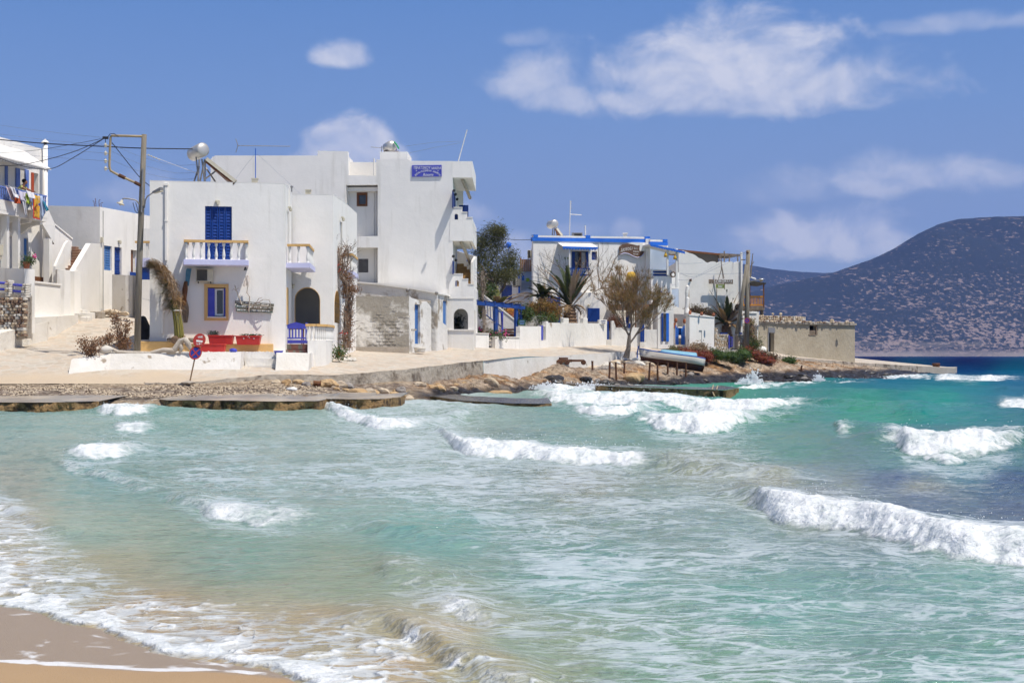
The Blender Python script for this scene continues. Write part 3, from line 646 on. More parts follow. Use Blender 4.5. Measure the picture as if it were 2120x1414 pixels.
rocky = sm(PXs, 820, 900)
rid = 1-np.abs(fbm(Xs*.9, Dsh*1.1, 91, 5)*2-1); rg2 = fbm(Xs*3.1, Dsh*3.1, 93, 4)
lay = fbm(Xs*.35+Dsh*.2, Dsh*.8, 97, 4)
rockamp = rocky*sm(Zs, -.6, .1)*(1-sm(T2, .88, .97)*.7)
Zs += rockamp*((rid-.62)*.42+(rg2-.5)*.14+(lay-.5)*.4)
st = .16; terr = np.floor((Zs+.3*lay)/st)*st+st*sm(((Zs+.3*lay)/st) % 1, .6, 1)-.3*lay
Zs = Zs*(1-rocky*.6)+terr*rocky*.6
peb = fbm(Xs*7, Dsh*7, 99, 2)
Zs += (1-rocky)*(peb-.5)*.06*sm(Zs, .15, .3)
Zs = np.where(T2 > .93, np.minimum(Zs, road_cap-.02), Zs)
pys = HY-(Zs-H)*F/Dsh
nzc = fbm(Xs*1.3, Dsh*1.3, 101, 5); nzd = fbm(Xs*5, Dsh*5, 103, 3); nze = .5*vn(Xs*8, Dsh*5, 105)+.5*nzc
C_ = lambda *a: np.array(a)
sandc = C_(.50,.40,.28)*(1+.25*(nzc[...,None]-.5))
debri = np.where(nze[...,None] > .5, C_(.44,.37,.29), C_(.24,.185,.14))*(.6+.8*nzd[...,None])
z0 = shore_f(Xs, Dsh)
db = sm(z0+.16*(nzc-.5)*2-.07*sm(PXs, 450, 700), .22, .32)*(1-sm(z0+.3*(nzc-.5), .52, .66))
left = sandc*(1-db[...,None])+debri*db[...,None]
seaw = sm(nzc, .5, .6)*(1-sm(np.abs(z0-.33), .02, .10)); left = left*(1-seaw[...,None]*.7)+C_(.05,.035,.02)*seaw[...,None]*.7
nzk = sm(nzc, .38, .62)[...,None]; orange = C_(.46,.26,.11)*(1-nzk)+C_(.58,.46,.33)*nzk; orange = orange*(.6+.75*nzd[...,None])
pale = C_(.55,.47,.38); orange = orange*(1-sm(lay, .5, .65)[...,None]*.6)+pale*sm(lay, .5, .65)[...,None]*.6
crack = sm(rid, .9, .98)[...,None]; orange = orange*(1-.5*crack)
black = C_(.028,.024,.022)*(.6+1.2*nzd[...,None]); mid = C_(.16,.10,.045)
kb = (1-sm(Zs+.5*(nzc-.5)-.22*sm(PXs, 1200, 1450)-.15*sm(PXs, 1450, 1650), .16, .46))[...,None]
rk = orange*(1-kb)+black*kb
wl = ((1-sm(Zs, .0, .10))*(PXs < 1100))[...,None]; rk = rk*(1-wl*.7)+mid*wl*.7
colg = left*(1-rocky[...,None])+rk*rocky[...,None]
M_SHORE = bpy.data.materials.new('shore'); M_SHORE.use_nodes = True; t = M_SHORE.node_tree; b = t.nodes['Principled BSDF']
g = t.nodes.new('ShaderNodeNewGeometry'); n = t.nodes.new('ShaderNodeTexNoise'); n.inputs['Scale'].default_value = 4; n.inputs['Detail'].default_value = 9; n.inputs['Roughness'].default_value = .68; t.links.new(g.outputs['Position'], n.inputs['Vector'])
mrn = t.nodes.new('ShaderNodeMapRange'); t.links.new(n.outputs['Fac'], mrn.inputs[0]); mrn.inputs[1].default_value = .34; mrn.inputs[2].default_value = .66
t.links.new(mixc(t, 1.0, attr(t, 'col', True), mixc(t, mrn.outputs[0], (.42,.36,.32), (1.22,1.2,1.18)), 'MULTIPLY'), b.inputs['Base Color'])  # dips of the bump noise darkened, crevice shade put into the colour
bp = t.nodes.new('ShaderNodeBump'); bp.inputs['Distance'].default_value = .28; t.links.new(n.outputs['Fac'], bp.inputs['Height']); t.links.new(bp.outputs[0], b.inputs['Normal'])
t.links.new(mth(t, 'SUBTRACT', .9, mth(t, 'MULTIPLY', attr(t, 'wet'), .6)), b.inputs['Roughness'])
grid_mesh('shore', Xs, Dsh, Zs, M_SHORE, {'col': colg, 'wet': kb[...,0]*rocky})
# quay wall: patchy concrete on the left turning to whitewash on the right
M_CONC = mat('grey_concrete', (.33,.28,.22), (.47,.42,.35), 1.6, bump=.09, bscale=4, c3=(.15,.12,.09), t3=(.52,.64), s3=1.4)
M_WHITEOLD = mat('old_whitewash', (.66,.62,.55), (.76,.73,.68), .9, bump=.03, bscale=4, c3=(.34,.28,.21), t3=(.63,.68), s3=1.5)
def strip_wall(name, pts, m, thick=.45, drop=.35, topoff=0.03, zb=None):
    mb = MB(); 
    for i in range(len(pts)-1):
        (a, d, y), (a2, d2, y2) = pts[i], pts[i+1]
        n = max(1, int(abs(a2-a)/12))
        for k in range(n):
            f0, f1 = k/n, (k+1)/n
            def pt(f):
                aa = a+(a2-a)*f; dd = d+(d2-d)*f; return aa, dd, WZ(y+(y2-y)*f, dd)+topoff+.02*math.sin(aa*.13)*math.sin(aa*.051)
            A, B = pt(f0), pt(f1)
            za = float(shore_f(WX(A[0],A[1]),A[1]))-drop if zb is None else zb; zb_ = float(shore_f(WX(B[0],B[1]),B[1]))-drop if zb is None else zb
            mb.hexa([(WX(A[0],A[1]-.06),A[1]-.06,za),(WX(B[0],B[1]-.06),B[1]-.06,zb_),(WX(B[0],B[1]+thick),B[1]+thick,zb_),(WX(A[0],A[1]+thick),A[1]+thick,za),
                     (WX(A[0],A[1]),A[1],A[2]),(WX(B[0],B[1]),B[1],B[2]),(WX(B[0],B[1]+thick),B[1]+thick,B[2]),(WX(A[0],A[1]+thick),A[1]+thick,A[2])])
    return mb
tag(strip_wall('quay', [(300,52,795),(380,52,795),(470,52.5,786),(560,54,777),(700,56,778),(850,60,765),(950,66,753),(1000,69,747)], M_CONC).build('quay_wall', M_CONC), 'weathered grey concrete quay wall below the street, stained and crumbling', 'quay wall')
tag(strip_wall('quay', [(1001,69.1,747),(1140,79,739),(1290,90,729),(1345,93.2,727)], M_WHITEOLD).build('quay_wall', M_WHITEOLD), 'peeling whitewashed quay wall beneath the bare tree', 'quay wall')
tag(strip_wall('quay', [(1480,100,725),(1600,106,737),(1770,114,751),(1870,122.5,757),(1975,132,762.5)], M_CONC, drop=.5).build('quay_wall', M_CONC), 'pinkish concrete ramp wall running from the plastered shed to the pier end', 'quay wall')
mb = MB(); prism(mb, [XY(1900,125.6-.3),XY(1975,131.6),(WX(1975,143.3)+.3,143.3),XY(1900,140)], -1, [WZ(757.5,125.3)+.0,WZ(762.3,131.6),.60,.66])
M_PIER = mat('pier_concrete', (.38,.34,.28), (.46,.42,.36), 1.0, bump=.02)
tag(mb.build('pier', M_PIER), 'far end of the low concrete pier with the bollard on it', 'pier')
# low wet slabs at the water's edge
M_WETCONC = mat('wet_concrete', (.15,.14,.13), (.24,.22,.20), .8, rough=.3, bump=.01, c3=(.40,.33,.25), t3=(.44,.58), s3=.45, spec=.4)
M_WETDARK = mat('wet_black_concrete', (.035,.033,.03), (.09,.085,.08), 1.5, rough=.25, bump=.02, spec=.5)
M_WEED = mat('weedy_rock', (.20,.12,.05), (.34,.22,.10), 5, bump=.10, bscale=9, c3=(.05,.03,.015), t3=(.5,.62), s3=2)
def slab(label, front, zf, width, zback, seed):
    # front: [(px,py)] waterline; a slab whose ragged weedy face drops into the sea
    rr = random.Random(seed); pts = []
    for (a, b), (c, d) in zip(front[:-1], front[1:]):
        n = max(2, int(abs(c-a)/9))
        for k in range(n): pts.append((a+(c-a)*k/n, b+(d-b)*k/n))
    pts.append(front[-1])
    e = empty('concrete_slab', (WX(*[pts[len(pts)//2][0], DS(pts[len(pts)//2][1])]), DS(pts[len(pts)//2][1]), 0), label, 'slab', 'low concrete slabs along the waterline')
    top = MB(); face = MB(); m = len(pts); dj = [rr.uniform(-.14,.14) for _ in pts]
    nl = 5; Vf = []
    for i, (a, b) in enumerate(pts):
        d = DS(b)+dj[i]*.7
        Vf.append([( WX(a, d), d-.02+(-.22+.3*rr.random())*(j/nl)+.1*math.sin(j*2.1+i*.7), zf-.012-(zf+.5)*(j/nl)**.9) for j in range(nl+1)])
    fv = [v for r_ in Vf for v in r_]; ff = []
    for i in range(m-1):
        for j in range(nl): q = i*(nl+1)+j; ff.append((q, q+1, q+nl+2, q+nl+1))
    face.add(fv, ff)
    tv = []
    for i, (a, b) in enumerate(pts):
        d = DS(b)+dj[i]*.7; wv_ = width(a) if callable(width) else width
        tv += [(WX(a,d), d-.02, zf), (WX(a,d)*1.0, d+wv_*.5, zf+(zback-zf)*.5+.01*math.sin(i)), (WX(a,d), d+wv_, zback)]
    tf = []
    for i in range(m-1):
        for j in range(2): q = i*3+j; tf.append((q, q+3, q+4, q+1))
    top.add(tv, tf)
    top.build('top', M_WETDARK if seed > 3 else M_WETCONC, e); face.build('face', M_WEED, e, smooth=True)
slab('long wet slab with a brown weedy face below the leaning road sign', [(330,846),(345,849),(480,850),(560,852),(660,851),(680,846)], .32, 4.5, .44, 1)
slab('wet slab at the far left with water dripping off its face', [(-500,853),(0,853),(100,853),(205,850),(225,846)], .30, 4.5, .40, 2)
slab('short black slab end where waves wash behind it', [(675,847),(720,848),(790,847),(830,842),(838,838)], .34, lambda a: 5.0 if a < 760 else 3.0, .42, 3)
slab('half drowned slab with water pouring off its edge', [(835,826),(900,826),(960,835),(1060,841),(1120,842),(1142,840)], .10, lambda a: 5.5, .12, 4)
slab('low dark jetty standing in the surf in front of the boat', [(1180,808),(1260,812),(1330,815),(1420,819),(1500,822),(1530,816)], .30, 5.5, .28, 5)
# ------------------------------------------------------------------ building materials
M_WALL = mat('white_plaster', (.80,.775,.73), (.865,.835,.785), .7, rough=.9, bump=.014, bscale=2.2, c3=(.69,.66,.60), t3=(.56,.74), s3=1.0, st3=(2.2,2.2,.22))
M_WALLW = mat('warm_plaster', (.78,.75,.69), (.84,.81,.76), .8, rough=.9, bump=.015, bscale=2.5, c3=(.64,.59,.52), t3=(.58,.76), s3=1.0, st3=(2.0,2.0,.3))
M_WALLSHADE = mat('shade_grey_plaster', (.56,.53,.50), (.66,.63,.60), .6, rough=.9, bump=.02, bscale=3)  # darker copy of the plaster, shade of turned-away walls put into its colour
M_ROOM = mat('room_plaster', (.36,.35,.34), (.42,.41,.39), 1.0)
M_OCHRE = mat('ochre_paint', (.62,.38,.14), (.72,.46,.19), 2, rough=.7, bump=.01)
M_LILAC = mat('lilac_paint', (.56,.56,.78), (.64,.64,.84), 2, rough=.8)
M_BLUE = mat('blue_paint', (.004,.035,.21), (.006,.05,.27), 1.5, rough=.45, spec=.4)
M_BLUE2 = mat('bright_blue_paint', (.015,.12,.55), (.03,.17,.66), 1.5, rough=.5)
M_NAVY = mat('navy_paint', (.01,.03,.16), (.02,.05,.22), 2, rough=.5)
M_BLUEOLD = mat('faded_blue_wood', (.03,.14,.42), (.10,.22,.46), 2.5, rough=.75, stretch=(4,4,.6), c3=(.2,.2,.2), t3=(.6,.7), s3=2)
M_VIOLET = mat('violet_blue_paint', (.05,.06,.42), (.09,.10,.50), 2, rough=.5)
M_SHUT = mat('lavender_blue_paint', (.10,.17,.48), (.16,.24,.56), 2, rough=.6)
M_GLASS = mat('window_glass', (.03,.035,.04), rough=.06, spec=.8)
M_CURT = mat('curtain', (.55,.53,.50), (.65,.63,.60), 6)
M_BROWN = mat('brown_wood', (.12,.045,.015), (.20,.08,.03), 4, rough=.6, stretch=(3,3,.8))
M_WOODG = mat('grey_wood', (.16,.12,.085), (.27,.21,.155), 5, rough=.9, bump=.015, bscale=20, stretch=(3,3,.5))
M_DRIFT = mat('driftwood', (.42,.36,.29), (.56,.50,.42), 4, rough=.9, bump=.03, bscale=8, c3=(.25,.19,.13), t3=(.58,.7), s3=3)
M_PLANK = mat('weathered_plank', (.10,.09,.07), (.19,.17,.13), 3, rough=.9, stretch=(.6,.6,6), c3=(.08,.14,.13), t3=(.5,.6), s3=1)
M_RED = mat('red_plastic', (.50,.035,.03), (.58,.05,.04), 2, rough=.45)
M_STEEL = mat('brushed_steel', (.50,.48,.44), (.60,.57,.53), 2, rough=.42, metal=.5)
M_GALV = mat('galvanised_steel', (.25,.24,.23), (.36,.34,.32), 5, rough=.5, metal=.5)
M_WHITEP = mat('white_enamel', (.72,.70,.65), (.78,.76,.72), 3, rough=.5)
M_CREAM = mat('cream_plastic', (.55,.50,.38), (.62,.57,.45), 3, rough=.6)
M_DARK = mat('dark_metal', (.03,.03,.03), (.05,.045,.04), 4, rough=.5)
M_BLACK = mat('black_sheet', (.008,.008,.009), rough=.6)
M_GRILL = mat('grille', (.10,.09,.075), (.14,.125,.10), 8)
M_CABLE = mat('cable', (.02,.02,.025), rough=.6)
M_WIREG = mat('thin_wire', (.20,.23,.30), rough=.5)
M_TILE = mat('porphyry_tile', (.17,.075,.055), (.25,.12,.09), 6, rough=.5)
M_TILEG = mat('grey_green_tile', (.14,.15,.12), (.2,.2,.16), 6, rough=.5)
M_STEPB = mat('brown_step_tile', (.30,.17,.11), (.38,.23,.15), 5, rough=.6)
M_TERRA = mat('terracotta', (.36,.12,.06), (.44,.17,.09), 5, rough=.8)
M_RUST = mat('rusty_iron', (.075,.035,.02), (.16,.075,.04), 9, rough=.95, bump=.01, bscale=30)
M_OWOOD = mat('orange_varnish', (.50,.20,.02), (.60,.27,.04), 3, rough=.5)
M_PEEL = mat('peeling_plaster', (.60,.57,.52), (.68,.65,.60), 1.0, rough=.95, bump=.05, bscale=4, c3=(.31,.28,.235), t3=(.485,.55), s3=.62)
M_PEEL2 = mat('flaking_whitewash', (.66,.64,.60), (.74,.72,.68), 1.0, rough=.95, bump=.05, bscale=4, c3=(.36,.31,.25), t3=(.54,.60), s3=.8)
M_PEEL3 = mat('flaking_garden_wall', (.74,.71,.65), (.80,.78,.73), 1.0, rough=.95, bump=.04, bscale=4, c3=(.36,.29,.21), t3=(.61,.655), s3=.9, stretch=(1,1,.55))
M_BEIGE = mat('beige_render', (.34,.29,.21), (.42,.37,.28), .7, rough=.95, bump=.06, bscale=3, c3=(.30,.24,.16), t3=(.55,.75), s3=.35)
M_STONE = mat('rubble_stone', (.46,.36,.24), (.60,.50,.38), 2.5, rough=.95, bump=.03, bscale=8)
M_STONE2 = mat('brown_rubble_stone', (.20,.12,.08), (.34,.24,.17), 2.5, rough=.95, bump=.03, bscale=8)
M_STONEW = mat('pale_rubble_stone', (.58,.54,.47), (.68,.65,.59), 2.5, rough=.95, bump=.03, bscale=8)
M_MORTAR = mat('mortar', (.34,.29,.23), (.42,.37,.31), 3, rough=.95, bump=.03, bscale=8)
M_WHITETXT = mat('white_lettering', (.80,.80,.78))
def text(s, loc, fr_u, n, size, m, parent, name='lettering', ext=.004, align='CENTER', shear=0, sx=1.0):
    cu = bpy.data.curves.new(name, 'FONT'); cu.body = s; cu.size = size; cu.extrude = ext; cu.align_x = align; cu.align_y = 'CENTER'; cu.shear = shear
    tmp = bpy.data.objects.new('tmp', cu); COL.objects.link(tmp)
    dg = bpy.context.evaluated_depsgraph_get(); me = bpy.data.meshes.new_from_object(tmp.evaluated_get(dg)); bpy.data.objects.remove(tmp)
    me.materials.clear(); me.materials.append(m)
    u = Vector((fr_u.x, fr_u.y, 0)); nn = Vector((n.x, n.y, 0)); z = Vector((0,0,1))
    M = Matrix((( u.x*sx, z.x, nn.x), (u.y*sx, z.y, nn.y), (u.z*sx, z.z, nn.z)))
    off = Vector(loc)-Vector(parent_loc(parent))
    for v in me.vertices: v.co = M@v.co+off
    o = bpy.data.objects.new(name, me); COL.objects.link(o); o.parent = parent; return o
BALP = [(.055,0),(.055,.03),(.035,.05),(.05,.16),(.058,.26),(.045,.42),(.028,.60),(.024,.74),(.040,.77),(.028,.80),(.05,.83),(.055,.86),(.055,1.0)]
def baluster(x, y, z0, z1, m, parent, name='baluster', k=1.0):
    h = z1-z0; mb = MB(); mb.lathe([(r*1.15*k, z*h) for r, z in BALP], (x, y, z0), 8); return mb.build(name, m, parent, smooth=True)
def balustrade(root, path, z0, z1, step, rail_m, m, rail_h=.10, ends=True):
    # path of (x,y); square-ish rail on top, foot strip, balusters between; every baluster its own part
    rl = MB(); ft = MB()
    for (a, b) in zip(path[:-1], path[1:]):
        a = Vector(a); b = Vector(b); d = (b-a).normalized(); q = Vector((d.y, -d.x))*.09; ex = d*.09
        A = a-ex*.98; B = b+ex*.98
        rl.hexa([(A+q).to_3d()+Vector((0,0,z1-rail_h)), (B+q).to_3d()+Vector((0,0,z1-rail_h)), (B-q).to_3d()+Vector((0,0,z1-rail_h)), (A-q).to_3d()+Vector((0,0,z1-rail_h)),
                 (A+q).to_3d()+Vector((0,0,z1)), (B+q).to_3d()+Vector((0,0,z1)), (B-q).to_3d()+Vector((0,0,z1)), (A-q).to_3d()+Vector((0,0,z1))])
        L_ = (b-a).length; n = max(1, round(L_/step))
        for i in range(n+(1 if (b-Vector(path[-1])).length < 1e-6 else 0)):
            p = a+(b-a)*i/n; baluster(p.x, p.y, z0, z1-rail_h, m, root)
    rl.build('handrail', rail_m, root)
def shutter(fr, x0,x1,y0,y1,n, leaves, m, parent, name='shutter', rows=2, th=.05):
    u0, zt = fr.uv(x0,y0,n); u1 = fr.uv(x1,None,n); zb = fr.uv(x0,y1,n)[1]
    wl = (u1-u0)/leaves
    for i in range(leaves):
        a = u0+wl*i+.008; b = u0+wl*(i+1)-.008; mb = MB(); s = min(.09, wl*.2)
        fr.box(mb, a, a+s, n-th, n, zb, zt); fr.box(mb, b-s, b, n-th, n, zb, zt)
        zz = [zb+(zt-zb)*k/rows for k in range(rows+1)] if rows != 2 else [zb, zb+(zt-zb)*.66, zt]
        for k, z in enumerate(zz):
            h = s*1.1; lo = z if k == 0 else (z-h if k == len(zz)-1 else z-h/2); fr.box(mb, a+s, b-s, n-th, n-.002, lo, lo+h)
        o = mb.build(name, m, parent)
        sl_ = MB(); nsl = int((zt-zb)/.12)
        for k in range(nsl):
            z = zb+(zt-zb)*(k+.5)/nsl; q = [fr.p(a+s, n-.012, z-.05), fr.p(b-s, n-.012, z-.05), fr.p(b-s, n-.04, z+.045), fr.p(a+s, n-.04, z+.045)]
            q2 = [v-Vector((0,0,.012)) for v in q]; sl_.hexa([q2[0],q2[1],q2[2],q2[3],q[0],q[1],q[2],q[3]])
        fr.box(sl_, a+s, b-s, n-th+.004, n-th+.008, zb, zt)
        sl_.build('louvre', m, o, kind='stuff')
def solid(root, name, pts, z0, z1, m): mb = MB(); prism(mb, pts, z0, z1); return mb.build(name, m, root)
def lampbox(fr, px, py, n, root, m=None):
    mb = MB(); u, z = fr.uv(px, py, n+.1); fr.box(mb, u-.09, u+.09, n, n+.12, z+.02, z+.08); mb.lathe([(.02,-.12),(.07,-.08),(.075,.02)], fr.p(u, n+.10, z), 8)
    mb.build('wall_lamp', m or M_CREAM, root, smooth=False)
def acunit(name_label, fr, x0,x1,y0,y1,n, group=None, fan=False):
    u0, zt = fr.uv(x0,y0,n+.35); u1 = fr.uv(x1,None,n+.35); zb = fr.uv(x0,y1,n+.35)[1]
    e = empty('air_conditioner', fr.p((u0+u1)/2, n+.05, zb-.06), name_label, 'air conditioner', group)
    mb = MB(); fr.box(mb, u0,u1,n+.06,n+.35,zb,zt); mb.build('casing', M_CREAM if not fan else M_WHITEP, e, bevel=.01)
    mb = MB()
    if fan:
        c = fr.p(u0+(u1-u0)*.62, n+.352, (zb+zt)/2); r = (zt-zb)*.42; mb.lathe([(r,0),(r,.03),(r*.85,.03),(r*.85,.008),(.02,.008)], c, 16, axis=(fr.n.x, fr.n.y, 0))
        mb.build('fan_guard', M_DARK, e)
    else:
        ua = u0+.04; ub = u0+(u1-u0)*.66
        for k in range(11):
            z = zb+.05+(zt-zb-.1)*k/10; fr.box(mb, ua, ub, n+.352, n+.372, z-.008, z+.010)
        fr.box(mb, ua, ub, n+.3502, n+.353, zb+.03, zt-.03); mb.build('grille', M_GRILL, e)
    for q in (.15, .85):
        mb = MB(); u = u0+(u1-u0)*q; fr.box(mb, u-.02,u+.02,n,n+.36,zb-.06,zb-.002); mb.build('bracket', M_DARK, e)
    return e
# ------------------------------------------------------------------ house with the ochre trim
TZ = 1.90                                     # terrace top
h1 = empty('house', (-12, 60, TZ), 'two storey white house with ochre rails and a blue shuttered balcony door', 'house')
A1 = Fr((310,57),(590,58)); A2 = Fr((590,58),(605,61.8)); A3 = Fr((605,61.8),(690,62)); A4 = Fr((690,62),(718,65.7))
ZT = 8.73
def rect(a,b,c,d): return [(a,c),(b,c),(b,d),(a,d)]
mb = MB(); A1.wall(mb, rect(0, A1.len, .9, ZT), [prect(A1,424.5,480,427,537), prect(A1,430,467,595.5,656)], -.3, 0); mb.build('wall', M_WALL, h1)
mb = MB(); A2.wall(mb, rect(.002, A2.len-.3, .9, ZT), [prect(A2,595.5,598.2,436,541)], -.3, 0); mb.build('wall', M_WALL, h1)
mb = MB(); A3.wall(mb, rect(-.01, A3.len, .9, ZT), [parch(A3,610,663,594.5,672)], -.3, 0); mb.build('wall', M_WALL, h1)
mb = MB(); A4.wall(mb, rect(.002, A4.len, .9, ZT), [parch(A4,690.8+1.4,703,600,668), prect(A4,705,708.5,459,555)], -.3, -.002); mb.build('wall', M_WALL, h1)
BL = (WX(310,57)+.0, 70.0); c3p = (A3.p(A3.len,0,0).x, A3.p(A3.len,0,0).y); c4p = A4.p(A4.len,0,0)
solid(h1, 'wall', [(WX(310,57),57.02),(WX(310,57)+.3,57.3),(WX(310,57)+.3,70),(WX(310,57),70)], .9, ZT-.004, M_WALL)
solid(h1, 'wall', [(WX(310,57)+.3,69.7),(c4p.x-.3,69.7),(c4p.x-.3,70),(WX(310,57)+.3,70)], .9, ZT-.004, M_WALL)
solid(h1, 'wall', [(c4p.x-.3,c4p.y+.01),(c4p.x,c4p.y+.01),(c4p.x,70),(c4p.x-.3,70)], .9, ZT-.004, M_WALL)
inn = [(WX(310,57)+.3,57.35),(A1.p(A1.len-.3,-.3,0).x,A1.p(A1.len-.3,-.3,0).y),(A3.p(-.3,-.3,0).x,A3.p(0,-.3,0).y),(A3.p(A3.len-.3,-.3,0).x,A3.p(0,-.3,0).y),(c4p.x-.3,69.7),(WX(310,57)+.3,69.7)]
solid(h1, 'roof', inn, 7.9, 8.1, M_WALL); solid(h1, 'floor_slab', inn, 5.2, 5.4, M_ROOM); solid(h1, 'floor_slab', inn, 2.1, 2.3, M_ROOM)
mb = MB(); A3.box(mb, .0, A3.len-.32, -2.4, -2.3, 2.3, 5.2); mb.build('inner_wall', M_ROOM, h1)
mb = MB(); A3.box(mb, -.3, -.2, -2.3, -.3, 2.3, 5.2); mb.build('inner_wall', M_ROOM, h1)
# thin parapet capping where the render rounds over
mb = MB()
for fr, a, b in ((A1,0,A1.len),(A3,0,A3.len)): fr.box(mb, a, b, -.3, .004, ZT+.002, ZT+.02)
A2.box(mb, .0, A2.len-.31, -.3, .003, ZT+.003, ZT+.019); A4.box(mb, .0, A4.len, -.3, .003, ZT+.003, ZT+.019)
mb.build('parapet_cap', M_WALLW, h1)
# arch lining in ochre
for fr, q in ((A3, parch(A3,610,663,594.5,672)), (A4, parch(A4,690.8+1.4,703,600,668))):
    mb = MB(); arc = q[1:]+[q[0]]
    pts = [(u, z) for u, z in q[2:]]; pts = [q[1]]+pts+[q[0]]
    for (a, b) in zip(pts[:-1], pts[1:]):
        c = ((q[0][0]+q[1][0])/2, (q[0][1]+max(p[1] for p in q))/2)
        def ins(p): return (p[0]+(c[0]-p[0])*.035, p[1]+(c[1]-p[1])*.03)
        a2, b2 = ins(a), ins(b)
        mb.hexa([fr.p(a[0],.006,a[1]),fr.p(b[0],.006,b[1]),fr.p(b[0],-.31,b[1]),fr.p(a[0],-.31,a[1]),fr.p(a2[0],.006,a2[1]),fr.p(b2[0],.006,b2[1]),fr.p(b2[0],-.31,b2[1]),fr.p(a2[0],-.31,a2[1])])
    mb.build('arch_trim', M_OCHRE, h1)
shutter(A1, 424.5,480,427,537,-.06,4,M_BLUE,h1,'shutter')
shutter(A2, 595.5,598.2,436,541,-.08,1,M_SHUT,h1,'shutter'); shutter(A4, 705,708.5,459,555,-.08,1,M_SHUT,h1,'shutter')
# ochre window surround, blue leaves, white casement
wn = MB()
for q in ((422.8,430,588,663.5),(467,473.2,588,663.5),(430.05,466.95,588,595.4),(430.05,466.95,656.2,663.5)): A1.pbox(wn, *q, 0, .05)
wroot = wn.build('window_surround', M_OCHRE, h1)
mb = MB(); A1.pbox(mb, 430.5,444.5,597,655,-.05,-.01); mb.build('shutter', M_VIOLET, wroot)
mb = MB(); A1.pbox(mb, 463.6,466.6,597,655,-.05,-.01); mb.build('shutter', M_VIOLET, wroot)
mb = MB(); 
for q in ((444.6,449,598,654),(461.4,463.4,598,654),(449.02,461.38,598,601),(449.02,461.38,650,654)): A1.pbox(mb, *q, -.11,-.07)
mb.build('casement', M_WHITEP, wroot)
mb = MB(); A1.pbox(mb, 444.6,463.4,598,654,-.14,-.12); mb.build('pane', M_GLASS, wroot)
mb = MB(); A1.pbox(mb, 429,468,655.5,658,-.1,.09); mb.build('sill', M_WHITEP, wroot)
# balconies
def balcony(label, pts_front, fr=None, z=5.55, deck=.22, rail=1.02):
    pass
e = A1; u0, _ = A1.uv(379.8, 540, .98); u1 = A1.uv(515, None, .98)
mb = MB(); A1.box(mb, u0, u1, .001, 1.0, 5.33, 5.55); mb.build('balcony_slab', M_LILAC, h1, bevel=.012)
P_ = lambda fr, u, n: (fr.p(u,n,0).x, fr.p(u,n,0).y)
balustrade(h1, [P_(A1,u0+.1,.08), P_(A1,u0+.1,.88), P_(A1,u1-.1,.88), P_(A1,u1-.1,.08)], 5.55, 6.33, .30, M_OCHRE, M_WHITEP)
bk = [XY(591.5,58.5),XY(642,58.5),XY(653,61.75),(XY(606,61.75)[0],61.75)]
solid(h1, 'balcony_slab', bk, 5.35, 5.55, M_LILAC)
balustrade(h1, [(bk[0][0]+.14,58.62),(bk[1][0]-.12,58.62),(bk[2][0]-.12,61.6)], 5.55, 6.33, .31, M_OCHRE, M_WHITEP)
bk = [XY(706.5,64.0),XY(731,64),XY(742,66.9),(XY(711.5,66.9)[0],66.9)]
solid(h1, 'balcony_slab', bk, 5.35, 5.55, M_LILAC)
balustrade(h1, [(bk[0][0]+.14,64.1),(bk[1][0]-.1,64.1),(bk[2][0]-.1,66.8)], 5.55, 6.33, .29, M_OCHRE, M_WHITEP)
# gutter pipes
mb = MB(); A1.pbox(mb, 341,346.6,379.5,540,.002,.10); mb.build('drainpipe', M_WALLW, h1, bevel=.02)
mb = MB(); A1.pbox(mb, 340,347.6,379,384,.002,.13); A1.pbox(mb, 340.2,347.2,456,458.4,.002,.12); mb.build('pipe_collar', M_WALLW, h1)
mb = MB(); A1.pbox(mb, 332.6,338.2,604,691.5,.002,.10); mb.build('drainpipe', M_WALLW, h1, bevel=.02)
mb = MB(); A2.pbox(mb, 600,601,383,430,.001,.05); mb.build('drainpipe', M_WALLW, h1)
lampbox(A1, 450.3, 419, .0, h1); lampbox(A2, 601.5, 432, .05, h1); lampbox(A3, 601+5, 592, .05, h1); lampbox(A4, 711, 453, .06, h1)
mb = MB(); A2.pbox(mb, 594.5,597.5,595,672,.003,.03); mb.build('door_frame', M_OCHRE, h1)
mb = MB(); A1.pbox(mb, 505,511,549.5,558,.42,.52); mb.lathe([(.07,0),(.055,.05),(.03,.12),(.01,.14)], A1.p(A1.uv(508,None,.9),.9,5.14), 8); mb.v = mb.v[8:]; mb.f = [tuple(i-8 for i in f) for f in mb.f[6:]]
single('bell', mb, M_DARK, 'small dark bell hanging under the right end of the balcony', 'bell')
# ochre plinth bench along the front
mb = MB(); A1.pbox(mb, 377,566,711.5,740,.0,.75); 
single('bench', mb, M_OCHRE, 'long ochre painted masonry bench against the white house front', 'bench', bevel=.03)
mb = MB(); A1.pbox(mb, 284,376,706.5,734,.0,.45); single('bench', mb, M_OCHRE, 'shorter ochre painted ledge behind the driftwood trunk', 'bench', bevel=.03)
acunit('cream air conditioner hanging between the balcony and the ochre framed window', A1, 405,441.5,556.5,583,0)
